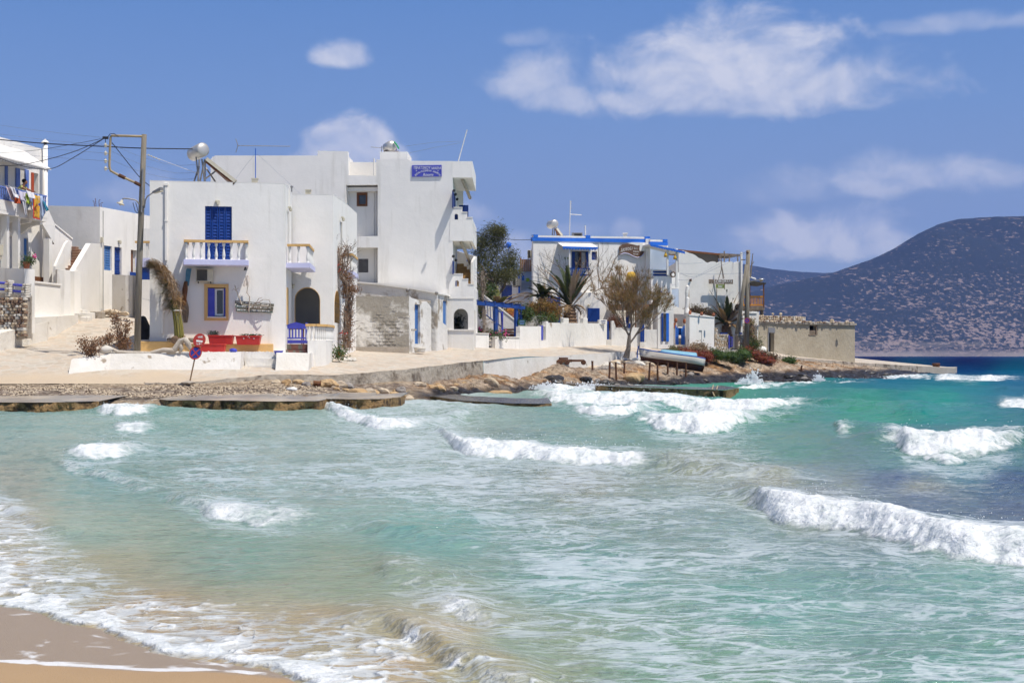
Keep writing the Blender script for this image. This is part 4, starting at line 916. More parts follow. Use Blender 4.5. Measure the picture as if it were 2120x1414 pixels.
# ------------------------------------------------------------------ whitewashed terrace, steps, porch
ter = empty('terrace', (-10,56,1.2), 'long low whitewashed terrace wall carrying the house with ochre trim', 'terrace')
fl = [XY(150,54.2),XY(230,54.9),XY(500,55.6),XY(500,56.3),XY(572,56.5),XY(572,55.9),XY(640,57),(A2.p(0,0,0).x+1.15,58.6),(A1.p(A1.len,0,0).x-.1,58.4),(WX(310,57),57.3),(WX(310,57),60),XY(215,58),XY(160,55.5)]
mb = MB(); cxy = lambda p: p
bat = [(WX(148,53.9),53.9),(WX(230,54.6),54.6),(WX(500,55.3),55.3)]
for (p_, q_, za, zb_) in ((bat[0],bat[1],TZ-.30,TZ-.08),(bat[1],bat[2],TZ-.08,TZ-.02),((WX(573,55.6),55.6),(WX(641,56.7),56.7),TZ-.06,TZ-.06)):
    s_ = .42; mb.hexa([(p_[0],p_[1]-s_,1.0),(q_[0],q_[1]-s_,1.0),(q_[0],q_[1]+.5,1.0),(p_[0],p_[1]+.5,1.0),(p_[0],p_[1],za),(q_[0],q_[1],zb_),(q_[0],q_[1]+.5,zb_),(p_[0],p_[1]+.5,za)])
mb.build('battered_face', M_WHITEOLD, ter)
solid(ter, 'retaining_wall', fl, .7, [TZ-.28,TZ-.06,TZ,TZ,TZ-.02,TZ-.04,TZ-.05,TZ-.05,TZ-.03,TZ,TZ-.05,TZ-.15,TZ-.25], M_WALLW)
for k, (ya, yb) in enumerate(((.99,1.35),(1.36,1.62))):
    dd = 55.75+k*.32; solid(ter, 'step', [XY(507,dd),XY(571.5,dd+.12),XY(571.5,56.5),XY(507,56.28)], ya-.2, yb, M_WHITEOLD)
pl = [XY(637,58.0),XY(655,58.1),XY(675,58.9),XY(687,60.4),XY(690,61.98),(WX(636,61.8),61.8)]
solid(h1, 'porch_base', pl, .8, 2.36, M_WALLW)
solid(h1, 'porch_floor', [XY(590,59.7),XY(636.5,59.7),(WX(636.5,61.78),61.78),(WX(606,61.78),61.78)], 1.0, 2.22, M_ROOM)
balustrade(h1, [(p[0]-.04, p[1]+.14) for p in [XY(638,58.0),XY(655,58.1),XY(675,58.9),XY(687,60.4),XY(690,61.6)]], 2.36, 3.04, .155, M_OCHRE, M_WHITEP)
# tiled steps
for k, (y0, y1, d) in enumerate(((735.5,724.5,58.35),(724,712.6,58.95))):
    fr = Fr((587.5-1.0*k+1.5*k, d), (635, d)); mb = MB(); fr.pbox(mb, 588+k*1.5,635,y1,y0,-1.2,0); st_ = mb.build('porch_step', M_TILE, h1)
    for i in range(5):
        for j in range(1):
            mb = MB(); a = 588+k*1.5+i*9.3; rr = random.Random(i+k*9)
            u0, zt = fr.uv(a+.5,y1+1.0,.0); u1 = fr.uv(a+8.7,None,0); zb = fr.uv(a,y0-.8,0)[1]
            c1 = (u0+(u1-u0)*rr.uniform(.25,.75)); 
            t1 = [(u0,zb),(c1,zb),(u0+(u1-u0)*rr.uniform(.1,.5),zt),(u0,zt)]; t2 = [(c1+.012,zb),(u1,zb),(u1,zt),(t1[2][0]+.012,zt)]
            fr.wall(mb, t1, (), 0, .006); mb.build('tile', M_TILE if (i+k)%2 else M_TILEG, st_); mb = MB(); fr.wall(mb, t2, (), 0, .006); mb.build('tile', M_TILEG if i%3==0 else M_TILE, st_)
# blue gate
G = Fr((588.5,59.2),(637,59.2)); gt = MB()
def gbox(x0,x1,y0,y1,n=.03): G.pbox(gt, x0,x1,y0,y1,-n,n)
gbox(588.5,594,668,711); gbox(632,637,668,711); gbox(594.02,631.98,704,711); gbox(594.02,631.98,698.5,701.5); gbox(594.02,631.98,677.5,680.5)
q = [G.uv(594.02,678-.5,.03), G.uv(594.02,672,.03), G.uv(603,669.5,.03), G.uv(613,666.8,.03), G.uv(623,669.5,.03), G.uv(631.98,672,.03), G.uv(631.98,677.5,.03)]
gt2 = MB(); G.wall(gt2, q, (), -.03, .03)
ge = empty('gate', G.p(.4,0,2.22), 'small violet blue slatted wooden gate on the tiled porch steps', 'gate')
gt.build('frame', M_VIOLET, ge); gt2.build('top_rail', M_VIOLET, ge)
for i in range(5):
    mb = MB(); x = 597.5+i*6.6; G.pbox(mb, x, x+3.0, 680.6, 698.4, -.015, .015); mb.build('slat', M_VIOLET, ge)
# brown folding chair in the porch behind the arch
ch = empty('deck_chair', A3.p(1.35,.45,2.22), 'dark folding wooden chair leaning inside the arched porch', 'chair')
def bar(mb, p, q, r=.02, n=5): return mb.tube([p, q], r, n)
for dn in (.2, .7):
    mb = MB(); bar(mb, A3.p(A3.uv(640),dn-.9,2.25), A3.p(A3.uv(662),dn-.9,3.2), .035); mb.build('back_leg', M_BROWN, ch)
    mb = MB(); bar(mb, A3.p(A3.uv(660),dn-.9,2.25), A3.p(A3.uv(645),dn-.9,2.75), .03); mb.build('front_leg', M_BROWN, ch)
mb = MB(); A3.box(mb, A3.uv(640), A3.uv(658), -.75,-.15,2.70,2.75); mb.build('seat', M_BROWN, ch)
# table and chairs glimpsed through gate
tb = empty('table', XY(612,60.6)+(2.22,), 'small brown wooden porch table seen through the blue gate', 'table')
mb = MB(); x, y = XY(612,60.7); mb.box(x-.35,x+.35,y-.3,y+.3,2.86,2.9); mb.build('table_top', M_BROWN, tb)
for dx in (-.3,.3):
    for dy in (-.25,.25): mb = MB(); mb.box(x+dx-.025,x+dx+.025,y+dy-.025,y+dy+.025,2.22,2.858); mb.build('leg', M_BROWN, tb)
# ------------------------------------------------------------------ things on and around the house
def planter(x0,x1,y0,y1,D,label,plant,seed):
    fr = Fr((x0,D),(x1,D)); e = empty('planter', fr.p(fr.len/2, -.15, WZ(y1,D)), label, 'planter', 'red window box planters')
    w_ = fr.len; h = WZ(y0,D)-WZ(y1,D); z = WZ(y1,D); i = .07*w_
    mb = MB(); mb.hexa([fr.p(i,0,z),fr.p(w_-i,0,z),fr.p(w_-i,-.3,z),fr.p(i,-.3,z),fr.p(.02,.03,z+h*.9),fr.p(w_-.02,.03,z+h*.9),fr.p(w_-.02,-.34,z+h*.9),fr.p(.02,-.34,z+h*.9)]); mb.build('trough', M_RED, e)
    mb = MB(); fr.box(mb, 0,w_,-.36,.05,z+h*.901,z+h); mb.build('rim', M_RED, e, bevel=.008)
    if plant:
        rr = random.Random(seed); mb = MB(); m2 = None
        for k in range(150):
            u = w_*plant[0]+rr.gauss(0,plant[1]); n = -.15+rr.gauss(0,.08); L_ = rr.uniform(.05,plant[2]); b0 = fr.p(u,n,z+h)
            tip = b0+Vector((rr.gauss(0,.06),rr.gauss(0,.05),L_)); s = Vector((rr.uniform(-1,1),rr.uniform(-1,1),rr.uniform(-.3,.3))).normalized()*.018
            mb.add([b0-s,b0+s,tip+s*.4,tip-s*.4],[(0,1,2,3)])
        mb.build('foliage', MATS['sage_leaf'] if plant[3] else MATS['green_leaf'], e, kind='stuff')
        if not plant[3]:
            mb = MB()
            for k in range(10): c = fr.p(w_*plant[0]+rr.gauss(0,.15), .02, z+h+rr.uniform(-.12,.12)); mb.blob(c, .025, k, 1, .1)
            mb.build('blossom', M_WHITEP, e)
mat('sage_leaf', (.06,.075,.06), (.12,.13,.11), 8); mat('green_leaf', (.035,.075,.02), (.07,.12,.03), 8)
planter(430,483,694,713,56.6,'red plastic planter holding a dark sage bush, left one on the ochre bench',(.2,.09,.2,True),1)
planter(487,539.5,695,714,56.7,'red plastic planter trailing small white flowers, right one on the ochre bench',(.55,.2,.08,False),2)
planter(414.5,466,712,732.5,55.9,'empty red plastic planter standing on the terrace before the ochre bench',None,3)
mb = MB(); mb.blob(W(483,726,55.6), (.15,.14,.10), 5, 2, .12); single('painted_stone', mb, M_VIOLET, 'round stone painted blue at the foot of the ochre bench', 'stone', smooth=True)
mb = MB(); mb.lathe([(.10,0),(.15,.05),(.19,.14),(.20,.155),(.17,.15),(.12,.06)], W(576.5,734,56.3), 14); single('bowl', mb, M_VIOLET, 'shallow violet blue bowl on the terrace beside the tiled steps', 'bowl', smooth=True)
# plank sign with twigs
sg = empty('wooden_sign', A1.p(*[A1.uv(527)][0:1],.05,WZ(646,57.6)), 'dark plank sign with faded white writing and crooked twigs on the house front', 'sign')
rr = random.Random(4)
for k in range(3):
    mb = MB(); ul = A1.uv(487+rr.uniform(-1,2),None,.1); ur = A1.uv(567-k*1.2,None,.1); zl = A1.uv(487,622.5+k*7.8)[1]; zr = A1.uv(567,629+k*6.2)[1]; hh = .135 if k else .12
    mb.hexa([A1.p(ul,.12,zl-hh),A1.p(ur,.12,zr-hh),A1.p(ur,.07,zr-hh),A1.p(ul,.07,zl-hh),A1.p(ul,.12,zl),A1.p(ur,.12,zr-.01),A1.p(ur,.07,zr-.01),A1.p(ul,.07,zl)])
    o = mb.build('plank', M_PLANK, sg)
    t_ = MB(); u = ul+.05
    while u < ur-.12:      # brush strokes of worn, unreadable writing
        wd_ = rr.choice((.02,.03,.035,.05)); f = (u-ul)/(ur-ul); z = zl+(zr-zl)*f-hh*.5
        A1.box(t_, u, u+wd_*.35, .1205, .123, z-.03*rr.uniform(.5,1), z+.03); A1.box(t_, u, u+wd_, .1203, .1235, z+rr.uniform(-.02,.02), z+.02); u += wd_+rr.choice((.012,.015,.02,.06))
    t_.build('worn_writing', M_WHITETXT, o, kind='stuff')
def twig(pts, r): 
    mb = MB(); mb.tube([A1.p(A1.uv(a,None,n), n, A1.uv(a,b,n)[1]) for a,b,n in pts], [r*(1-.6*i/len(pts)) for i in range(len(pts))], 6); mb.build('twig', M_DRIFT, sg)
twig([(500,630,.14),(496,618,.18),(492,608,.22),(489,600,.3),(487,592,.35)], .025); twig([(490,603,.25),(484,598,.3),(480,602,.35)], .015); twig([(489,600,.3),(494,596,.35)], .012); twig([(489,600,.3),(485,590,.3)], .012)
twig([(515,645,.15),(516,628,.17),(517,614,.2),(511,606,.25),(513,592,.3),(512,585,.3)], .03); twig([(520,637,.16),(530,628,.25),(536,618,.35),(543,616,.4)], .02); twig([(532,628,.25),(545,620,.35),(557,621,.3),(560,628,.2),(560,637,.15)], .02)
twig([(533,638,.16),(541,632,.3),(550,634,.35),(556,632,.3)], .03)
mb = MB(); u, z = A1.uv(512,571,.3); rr = random.Random(9)
vs = []; 
for j in range(7):
    for i in range(6): vs.append(A1.p(u-.09+.035*i-.01*j*(i<2)+.02*math.sin(j+i), .3+.03*math.sin(i*2.3), z-j*.07*(1+.1*math.sin(i*2))))
mb.add(vs, [(j*6+i, j*6+i+6, j*6+i+7, j*6+i+1) for j in range(6) for i in range(5)])
single('rag', mb, mat('pale_cloth', (.55,.47,.40),(.7,.64,.58),6), 'pale rag hanging on the twig above the plank sign', 'cloth')
# painted board and log on the wall by the tied palm
bd = empty('wall_ornament', A1.p(A1.uv(386),.05,WZ(670,57.4)), 'tall wall ornament of a blue board, a brown log and a fish shaped plank', 'ornament')
def quadp(fr, pts, n0, n1): mb = MB(); fr.wall(mb, [fr.uv(a,b,n1) for a,b in pts], (), n0, n1); return mb
quadp(A1, [(383,592),(391,592),(396.5,556),(387,556),(385,560)], .1, .14).build('board', mat('sea_blue_board', (.05,.16,.26),(.13,.28,.36),6), bd)
mb = MB(); mb.tube([A1.p(A1.uv(385,None,.15),.15,A1.uv(385,583,.15)[1]), A1.p(A1.uv(383,None,.15),.17,A1.uv(383,600,.15)[1]), A1.p(A1.uv(381,None,.15),.15,A1.uv(381,632,.15)[1])], [.07,.11,.07], 8); mb.build('log', M_BROWN, bd, smooth=True)
quadp(A1, [(380,668),(388,668),(391,650),(391,636),(387,622),(381,612),(377,620),(376,640)], .08, .12).build('fish_plank', M_WOODG, bd)
# solar water heater on the roof
def solar(label, cx, cy, D, rpx, lpx, panel, legs, zroof, group='solar water heaters on the roofs'):
    e = empty('solar_water_heater', (WX(cx,D), D+.3, zroof), label, 'solar water heater', group)
    r = rpx/F*D; c = W(cx, cy, D); ax = Vector((-.62,.78,-.12)).normalized() if lpx > 40 else Vector((-.33,.94,0)).normalized(); L_ = lpx/F*D
    mb = MB(); mb.lathe([(.3*r,-.16*r),(.75*r,-.08*r),(r,.02),(r,L_),(.75*r,L_+.06),(.3*r,L_+.1)], c, 20, axis=ax); mb.build('tank', M_STEEL, e, smooth=True)
    for (a,b,a2,b2,dd) in legs:
        mb = MB(); mb.tube([W(a,b,D+dd), W(a2,b2,D+dd)], .035, 5); mb.build('leg', M_GALV, e)
    if panel:
        (a,b),(a2,b2) = panel; p0 = W(a,b,D+.2); p1 = W(a2,b2,D-.6); d = (p1-p0).normalized(); s = Vector((-.12,1,.02)).normalized(); s = (s-d*s.dot(d)).normalized(); nn = d.cross(s)
        nn = nn if nn.z > 0 else -nn
        def hx(o0,o1,s0,s1,n0,n1): return [p0+d*o0+s*s0+nn*n0, p0+d*o1+s*s0+nn*n0, p0+d*o1+s*s1+nn*n0, p0+d*o0+s*s1+nn*n0, p0+d*o0+s*s0+nn*n1, p0+d*o1+s*s0+nn*n1, p0+d*o1+s*s1+nn*n1, p0+d*o0+s*s1+nn*n1]
        Lp = (p1-p0).length
        mb = MB(); mb.hexa(hx(0,Lp,0,1.9,-.13,.0)); mb.build('collector', M_BROWN, e)
        mb = MB(); mb.hexa(hx(.05,Lp-.05,.06,1.84,.001,.012)); mb.build('glass', M_GLASS, e)
        mb = MB(); mb.hexa(hx(0,Lp,-.03,.05,-.05,.09)); mb.build('edge_trim', M_CREAM, e)
    return e
solar('large steel solar water heater with a tilted panel on the ochre trimmed house', 420.5, 309.5, 58.2, 14.5, 46, ((427,330),(487,377)), [(406,326,412,378,.2),(413,328,410,378,1),(424,330,414,378,.2),(418,330,424,378,.2),(425,330,424.5,378,.2),(406,378,398,378,.2),(412,345,402,376,.3),(424,345,446,377,.6),(450,352,426,370,.9)], ZT-.4)
# television antenna
def yagi(label, px, ytop, ybot, D, x0, x1, yb, nel, refl=False, mast=M_BLUE2, group='television antennas on the rooftops', thick=.02):
    e = empty('television_antenna', (WX(px,D), D, WZ(ybot,D)), label, 'antenna', group)
    mb = MB(); mb.tube([W(px,ybot,D), W(px,ytop,D)], thick, 6); mb.build('mast', mast, e)
    mb = MB(); mb.tube([W(x0,yb,D), W(x1,yb+1.5,D)], .014, 5); mb.build('boom', M_GALV, e)
    for i in range(nel):
        f = i/(nel-1); x = x0+(x1-x0)*f; y = yb+1.5*f; l = .12 if not refl else .10+.05*(i<2); mb = MB(); c = W(x,y,D); mb.tube([c+Vector((0,-l,-.03)), c+Vector((0,l,.03))], .010, 4); mb.v = mb.v; mb.build('element', M_GALV, e)
    if refl:
        for sy in (-1,1): mb = MB(); mb.tube([W(x0+1,yb,D), W(x0-8+(16 if False else 0)+8*0+4,yb+sy*14,D)], .014, 4); mb.build('reflector', M_GALV, e)
    return e
yagi('long television antenna on a blue mast over the ochre trimmed house', 529, 308, 377, 59, 492, 600, 302, 20, True)
for (px, lb) in ((527,'small cream box on the front parapet below the antenna mast'),(638,'small cream box on the lower parapet of the ochre trimmed house')):
    D = 58 if px < 600 else 62; y = 380 if px < 600 else 404; mb = MB(); c = W(px,y,D); 
    mb.box(c.x-.13,c.x+.10,c.y+.05,c.y+.25,ZT+.03,ZT+.20); mb.box(c.x-.15,c.x+.12,c.y+.03,c.y+.27,ZT+.201,ZT+.24); mb.box(c.x-.08,c.x+.05,c.y+.035,c.y+.048,ZT+.10,ZT+.13)
    single('roof_box', mb, M_CREAM, lb, 'roof box')
mb = MB(); c = W(604,398,61); mb.tube([(c.x,c.y,ZT+.02),(c.x,c.y,ZT+.2)], .03, 6); mb.tube([(c.x,c.y,ZT+.201),(c.x,c.y,ZT+.27)], .06, 8); single('vent_pipe', mb, M_GALV, 'tiny vent pipe on the parapet corner of the ochre trimmed house', 'vent')
# ------------------------------------------------------------------ three storey guest house
def FZ(fr, py, px, n=0.0): return fr.uv(px, py, n)[1]
def slabpx(root, name, fr, x0,x1,y0,y1,n0,n1,m, bevel=0): mb = MB(); fr.pbox(mb, x0,x1,y0,y1,n0,n1); return mb.build(name, m, root, bevel=bevel)
def polyw(root, name, fr, pts, holes, n0, n1, m): mb = MB(); fr.wall(mb, [fr.uv(a,b,n1) for a,b in pts], holes, n0, n1); return mb.build(name, m, root)
h2 = empty('guest_house', (-8, 78, 2.0), 'tall three storey white guest house with the blue Greek sign', 'guest house')
B = Fr((445,77),(937,76))
polyw(h2, 'wall', B, [(436,740),(937,742),(937,334),(850,333.5),(845,331),(779,331),(779,365),(722,363),(720,314),(658,312.5),(657,322.5),(445,322.5),(436,330)],
      [prect(B,716.5,782,383.5,489.5), prect(B,716.5,782,513,586)], -.3, 0, M_WALL)
# the recess between the two halves, with little windows
holes = [prect(B,738.5,760.5,399,427.5,-.8), prect(B,741.5,762.5,536,564.5,-.8)]
polyw(h2, 'recess_wall', B, [(690,600),(800,600),(800,372),(690,372)], holes, -1.0, -.8, M_WALL)
for (x, a, b) in ((716.5, 372, 600), (783.5, 372, 600)):
    u = B.uv(x); mb = MB(); B.box(mb, u-.2 if x < 750 else u, u if x < 750 else u+.2, -.798, -.302, WZ(b,76.5), WZ(a,76.5)); mb.build('recess_side', M_WALL, h2)
for (y0, y1) in ((489.5,513),): 
    mb = MB(); B.box(mb, B.uv(716.6), B.uv(783.4), -.79, -.301, WZ(y1,76.5), WZ(y0+8,76.5)); mb.build('recess_floor', M_WALL, h2)
mb = MB(); B.box(mb, B.uv(716.6), B.uv(783.4), -.79, -.301, WZ(383,76.5), WZ(374,76.5)); mb.build('recess_ceiling', M_WALL, h2)
for x in (773,777.5): mb = MB(); B.pbox(mb, x, x+1.6, 384, 586, -.79, -.73); mb.build('drainpipe', M_WALL, h2)
q = MB(); 
for r_ in ((738.5,742.5,399,427.5),(757,760.5,399,427.5),(742.51,756.99,399,404),(742.51,756.99,423,427.5)): B.pbox(q, *r_, -.88, -.76)
w_ = q.build('window', M_BROWN, h2); mb = MB(); B.pbox(mb, 742,758,403,424,-.89,-.87); mb.build('pane', M_GLASS, w_)
q = MB()
for i in range(9): B.pbox(q, 742+i*2.4,742.9+i*2.4,537,564,-.86,-.82)
B.pbox(q, 741.5,762.5,536,537,-.86,-.80); w_ = q.build('window_grille', M_GALV, h2, kind='stuff'); mb = MB(); B.pbox(mb, 741.5,762.5,536,564.5,-.95,-.93); mb.build('window', M_GLASS, h2)
# roof pieces and blocks behind the parapet
def zpx(y, D): return WZ(y, D)
x0 = WX(436,77); x1 = WX(937,76)
solid(h2, 'roof', [(x0+.1,77.4),(x1-.3,76.35),(x1-.3,84),(x0+.1,84)], 10.6, 10.8, M_WALL)
solid(h2, 'wall', [(x0,77.35),(x0+.3,77.35),(x0+.3,84),(x0,84)], 1.8, WZ(322.5,77)-.02, M_WALL)
solid(h2, 'wall', [(x0+.3,83.7),(x1-.35,83.7),(x1-.35,84),(x0+.3,84)], 1.8, WZ(322.5,77)-.03, M_WALL)
solid(h2, 'stair_tower', [XY(658.4,76.9),(XY(714.5,76.9)),(WX(714.5,76.9)+.02,80.5),(WX(658.4,76.9),80.5)], 10.5, WZ(313.2,76.5), M_WALL)
mb = MB(); mb.box(WX(722,79),WX(780,79),79,79.2,10.8,WZ(336,79)); mb.build('roof_parapet', M_WALL, h2)
solid(h2, 'roof_block', [XY(786.5,76.8),XY(843.5,76.8),(WX(843.5,76.8)+.05,79.2),(WX(786.5,76.8)+.02,79.2)], 10.5, WZ(314.5,76.8), M_WALL)
mb = MB(); c = W(774.5,350,77); mb.tube([(c.x,c.y,WZ(363,77)),(c.x,c.y,WZ(329,77))], .045, 8); mb.build('vent_pipe', M_WALL, h2)
# right flank with balconies
XR = WX(937,76); BR = Fr((937,76),(XR/82.5*F+CX, 82.5))
hol = [prect(BR,938.2,941.3,398,430), prect(BR,942.2,944.6,404,430), prect(BR,937.9,940.5,538,568), prect(BR,941.8,943.4,540,568)]
mb = MB(); BR.wall(mb, rect(.302,6.5,1.8,WZ(334,76)-.05), [], -.3, -.002); mb.build('wall', M_WALL, h2)
for (a, b, c_, d) in ((938.0,940.8,395,430),(941.6,943.2,405,430),(938.6,940.4,540,568)): mb = MB(); BR.pbox(mb, a,b,c_,d,.0,.05); mb.build('door', M_NAVY, h2)
for (a, b) in ((940,395),(943,403),(946.5,413),(938.5,531),(943.6,539)):
    mb = MB(); u, z = BR.uv(a, b, .12); mb.blob(BR.p(u,.12,z), .09, 3, 1, .05); mb.build('wall_lamp', M_DARK, h2)
mb = MB(); BR.box(mb, 6.2, 6.5, .0, .35, 7.9, WZ(368,82)+.2); mb.build('pillar', M_WALLW, h2)
V = Fr((930,76),(978,76)); xw = WX(978,76)
solid(h2, 'roof_canopy', [(XR+.003,76.0),(xw,76.0),(xw+.03,82.2),(XR+.003,82.2)], WZ(368,76), WZ(334.3,76), M_WALL)
polyw(h2, 'balcony_parapet', V, [(930.5,499),(978,499),(978,451),(967.3,451),(967.3,440),(957,440),(957,430),(933,430)], [parch(V,941,948.3,443,455)], -.18, .01, M_WALL)
for (a, b, y) in ((932.5,957.3,430),(956.8,967.5,440),(966.8,978.5,451)): mb = MB(); V.pbox(mb, a,b,y-1.3,y+.2,-.2,.04); mb.build('coping', M_WALLW, h2)
mb = MB(); V.pbox(mb, 940,949,442,456,-.25,-.2); mb.build('arched_panel', M_NAVY, h2)
solid(h2, 'balcony_floor', [(XR+.003,76.19),(xw-.19,76.19),(xw-.19,82.2),(XR+.003,82.2)], WZ(499,76)+.02, WZ(490,76), M_WALL)
VS = Fr((978,76),(986.6,82.2))
def slots(fr, y0, y1, n=5, L_=6.2):
    z0, z1 = y0, y1; mb = MB(); fr.wall(mb, rect(.19, fr.len, z0, z1), [rect(.5+i*1.15,1.0+i*1.15,z1-.75,z1-.18) for i in range(n)], -.16, .0); mb.build('balcony_parapet', M_WALL, h2)
    for i in range(n): mb = MB(); fr.box(mb, .5+i*1.15,1.0+i*1.15,-.12,-.06,z1-.75,z1-.18); mb.build('blue_inset', M_NAVY, h2)
slots(VS, WZ(499,76), WZ(452,76))
mb = MB(); mb.box(WX(949,78),WX(968.5,78),79,79.06,WZ(452,79),WZ(425,79)); mb.build('wind_screen', M_NAVY, h2)
# torn awning rolls under the slabs
for (a,b,a2,b2,nm) in ((957,369.5,973,411,1),(955,499.5,974,547,2)):
    mb = MB(); p0 = W(a,b+2,76.6); p1 = W(a2,b2-1,81.5 if nm == 1 else 81); mb.tube([p0, p0.lerp(p1,.5)+Vector((0,0,.03)), p1], .10, 8); o = single('rolled_awning', mb, mat('rolled_canvas%d' % nm, (.38,.30,.21),(.62,.56,.46),7), 'torn rolled awning hanging under the %s balcony slab of the guest house' % ('top' if nm == 1 else 'middle'), 'awning', smooth=True)
polyw(h2, 'balcony_parapet', V, [(928,617),(981,617),(981,589),(969,589),(969,578),(958,578),(958,567.6),(931,567.6)], [parch(V,942.2,950,580.5,593)], -.18, .01, M_WALL)
for (a, b, y) in ((930.5,958.3,567.6),(957.8,969.3,578),(968.8,981.5,589)): mb = MB(); V.pbox(mb, a,b,y-1.2,y+.2,-.2,.04); mb.build('coping', M_WALLW, h2)
mb = MB(); V.pbox(mb, 941,946.2,579,594,-.25,-.2); mb.build('arched_panel', M_LILAC, h2)
VS2 = Fr((981,76),(989.5,82.2)); slots(VS2, WZ(622,76), WZ(591,76), 4)
xw2 = WX(981,76)
solid(h2, 'balcony_floor', [(XR+.003,76.19),(xw2-.2,76.19),(xw2-.2,82.2),(XR+.003,82.2)], WZ(617.5,76), WZ(608,76), M_WALL)
# ground floor portico
PO = Fr((925,76),(981,76))
polyw(h2, 'portico_wall', PO, [(925.5,726),(981,726),(981,617.3),(925.5,617.3)], [parch(PO,939,969,639,682.5)], -.22, -.004, M_WALLW)
mb = MB(); PO.pbox(mb, 925.6,984,681.8,684.2,-.2,.06); mb.build('sill', M_WALLW, h2); 
mb = MB(); PO.pbox(mb, 925.6,981,616,618.5,-.2,.03); mb.build('string_course', M_WALLW, h2)
PS = Fr((981,76),(989.3,82)); mb = MB(); PS.wall(mb, rect(.222,PS.len,1.8,WZ(622.3,76)), [rect(.8,2.4,1.9,4.2)], -.2, -.002); mb.build('portico_wall', M_WALLW, h2)
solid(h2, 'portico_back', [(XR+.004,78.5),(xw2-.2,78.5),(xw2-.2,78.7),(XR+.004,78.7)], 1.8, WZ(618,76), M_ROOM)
# wall and brick stair seen through the middle balcony
polyw(h2, 'stair_wall', Fr((940,83.5),(984.5,83.0)), [(940,640),(984.5,640),(984.5,531),(940,518)], [], -.2, 0, M_WALLW)
st_ = Fr((979,79.2),(984.8,83)); mb = MB(); st_.wall(mb, [(0,5),(st_.len,5),(st_.len,WZ(531.5,83)),(0,WZ(531,79)-.3)], [], -.12, 0); mb.build('stair_parapet', M_WALLW, h2)
for k in range(8):
    y = 588-6.0*k; D = 79.0+.42*k; fr = Fr((944,D),(979,D)); st = empty  # noqa
    mb = MB(); xr = 979 if k < 5 else 972-6*(k-5); fr.pbox(mb, 944,xr,y,y+7,-.42,0); s_ = mb.build('stair_step', M_OWOODS if 'M_OWOODS' in globals() else mat('ochre_brick', (.52,.30,.10),(.62,.40,.16),6,rough=.8,bump=.01), h2)
    M_OWOODS = MATS['ochre_brick']
    for i in range(3):
        if 946+i*11+9 > xr: break
        mb = MB(); fr.pbox(mb, 946+i*11+(k%2)*3, 955+i*11+(k%2)*3, y+1.2, y+5.6, 0, .02); mb.build('brick', M_OWOODS, s_)
mb = MB(); fr = Fr((960,83.2),(970,83.2)); fr.pbox(mb, 966,973,538,541.5,.1,.14); mb.build('number_plate', M_SHUT, h2)
# the blue sign
sgp = empty('sign', B.p(B.uv(883),.03,WZ(366,76)), 'blue sign with white Greek lettering near the top of the guest house', 'sign')
mb = MB(); B.pbox(mb, 852.8,914.2,342.6,366.5,.01,.06); mb.build('board', M_VIOLET, sgp)
def stext(s, px, py, size, rot=0, m=M_WHITETXT, shear=0, n=.068, fr=B, root=None, sx=1.0):
    u, z = fr.uv(px, py, n); o = text(s, fr.p(u, n, z), fr.u, fr.n, size, m, root or sgp, shear=shear, sx=sx); 
    if rot:
        c = fr.p(u,n,z)-Vector(parent_loc(root or sgp)); ax = Vector((-fr.n.x,-fr.n.y,0)); Rm = Matrix.Rotation(-rot, 4, ax)
        for v in o.data.vertices: v.co = Rm@(v.co-c)+c if False else (Matrix.Rotation(rot, 3, Vector((fr.n.x,fr.n.y,0)))@(v.co-c))+c
    return o
stext('ΠΡΑΣΙΝΟΥ', 874, 348.3, .22, sx=.80); stext('ΜΑΡΙΑ', 903.5, 349, .20, sx=.85)
arc = 'ΕΝΟΙΚΙΑΖΟΜΕΝΑ ΔΩΜΑΤΙΑ'
for i, chx in enumerate(arc):
    if chx == ' ': continue
    f = i/(len(arc)-1); a = math.radians(158-136*f); stext(chx, 885.5+27*math.cos(a)*1.0, 369.5-15.5*math.sin(a), .13, rot=(a-math.pi/2)*.55)
stext('Rooms', 886, 362.2, .22, shear=.35, sx=.9)
for px in (862,907): stext('*', px, 355.5, .2)
# water tank on the roof block
e = empty('water_tank', (WX(808,78),78,WZ(314.5,76.8)), 'small round steel water tank on the guest house roof block', 'water tank')
mb = MB(); c = W(811,302.5,77.4); ax = Vector((-.35,.93,0)).normalized(); r = 11.5/F*77.4; mb.lathe([(.3*r,-.1),(.8*r,-.05),(r,.04),(r,.8),(.7*r,.87)], c, 18, axis=ax); mb.build('tank', M_STEEL, e, smooth=True)
mb = MB(); mb.tube([W(816,294,77.3),W(821,300,77.3),W(826,308.5,77.3)], .045, 6); mb.build('hose', mat('green_hose',(.02,.35,.12)), e)
mb = MB(); mb.tube([W(821,309,77.3),W(819,313.5,77.3),W(825,314,77.3)], .03, 5); mb.build('pipe', M_RUST, e)
mb = MB(); c = W(806,313,77.6); mb.box(c.x-.3,c.x+.3,c.y,c.y+.4,WZ(314.5,76.8),WZ(312.5,77.6)); mb.build('cradle', M_RUST, e)
yagi('short television antenna beside the steel tank on the guest house', 790, 303, 315, 78, 768, 790, 305, 9, mast=M_GALV)
mb = MB(); mb.tube([W(949,334,77.5),W(967,269,77.5)], .03, 6); single('mast', mb, M_WHITEP, 'thin white whip mast leaning on the guest house roof', 'mast')
for i, pts in enumerate([[(840,303),(900,295),(957,293)],[(843,318),(895,307),(955,296)]]):
    mb = MB(); mb.tube([W(a,b,77.5) for a,b in pts], .008, 4); single('guy_wire', mb, M_WIREG, 'thin stay wire running to the white mast, %s one' % ('upper','lower')[i], 'wire')
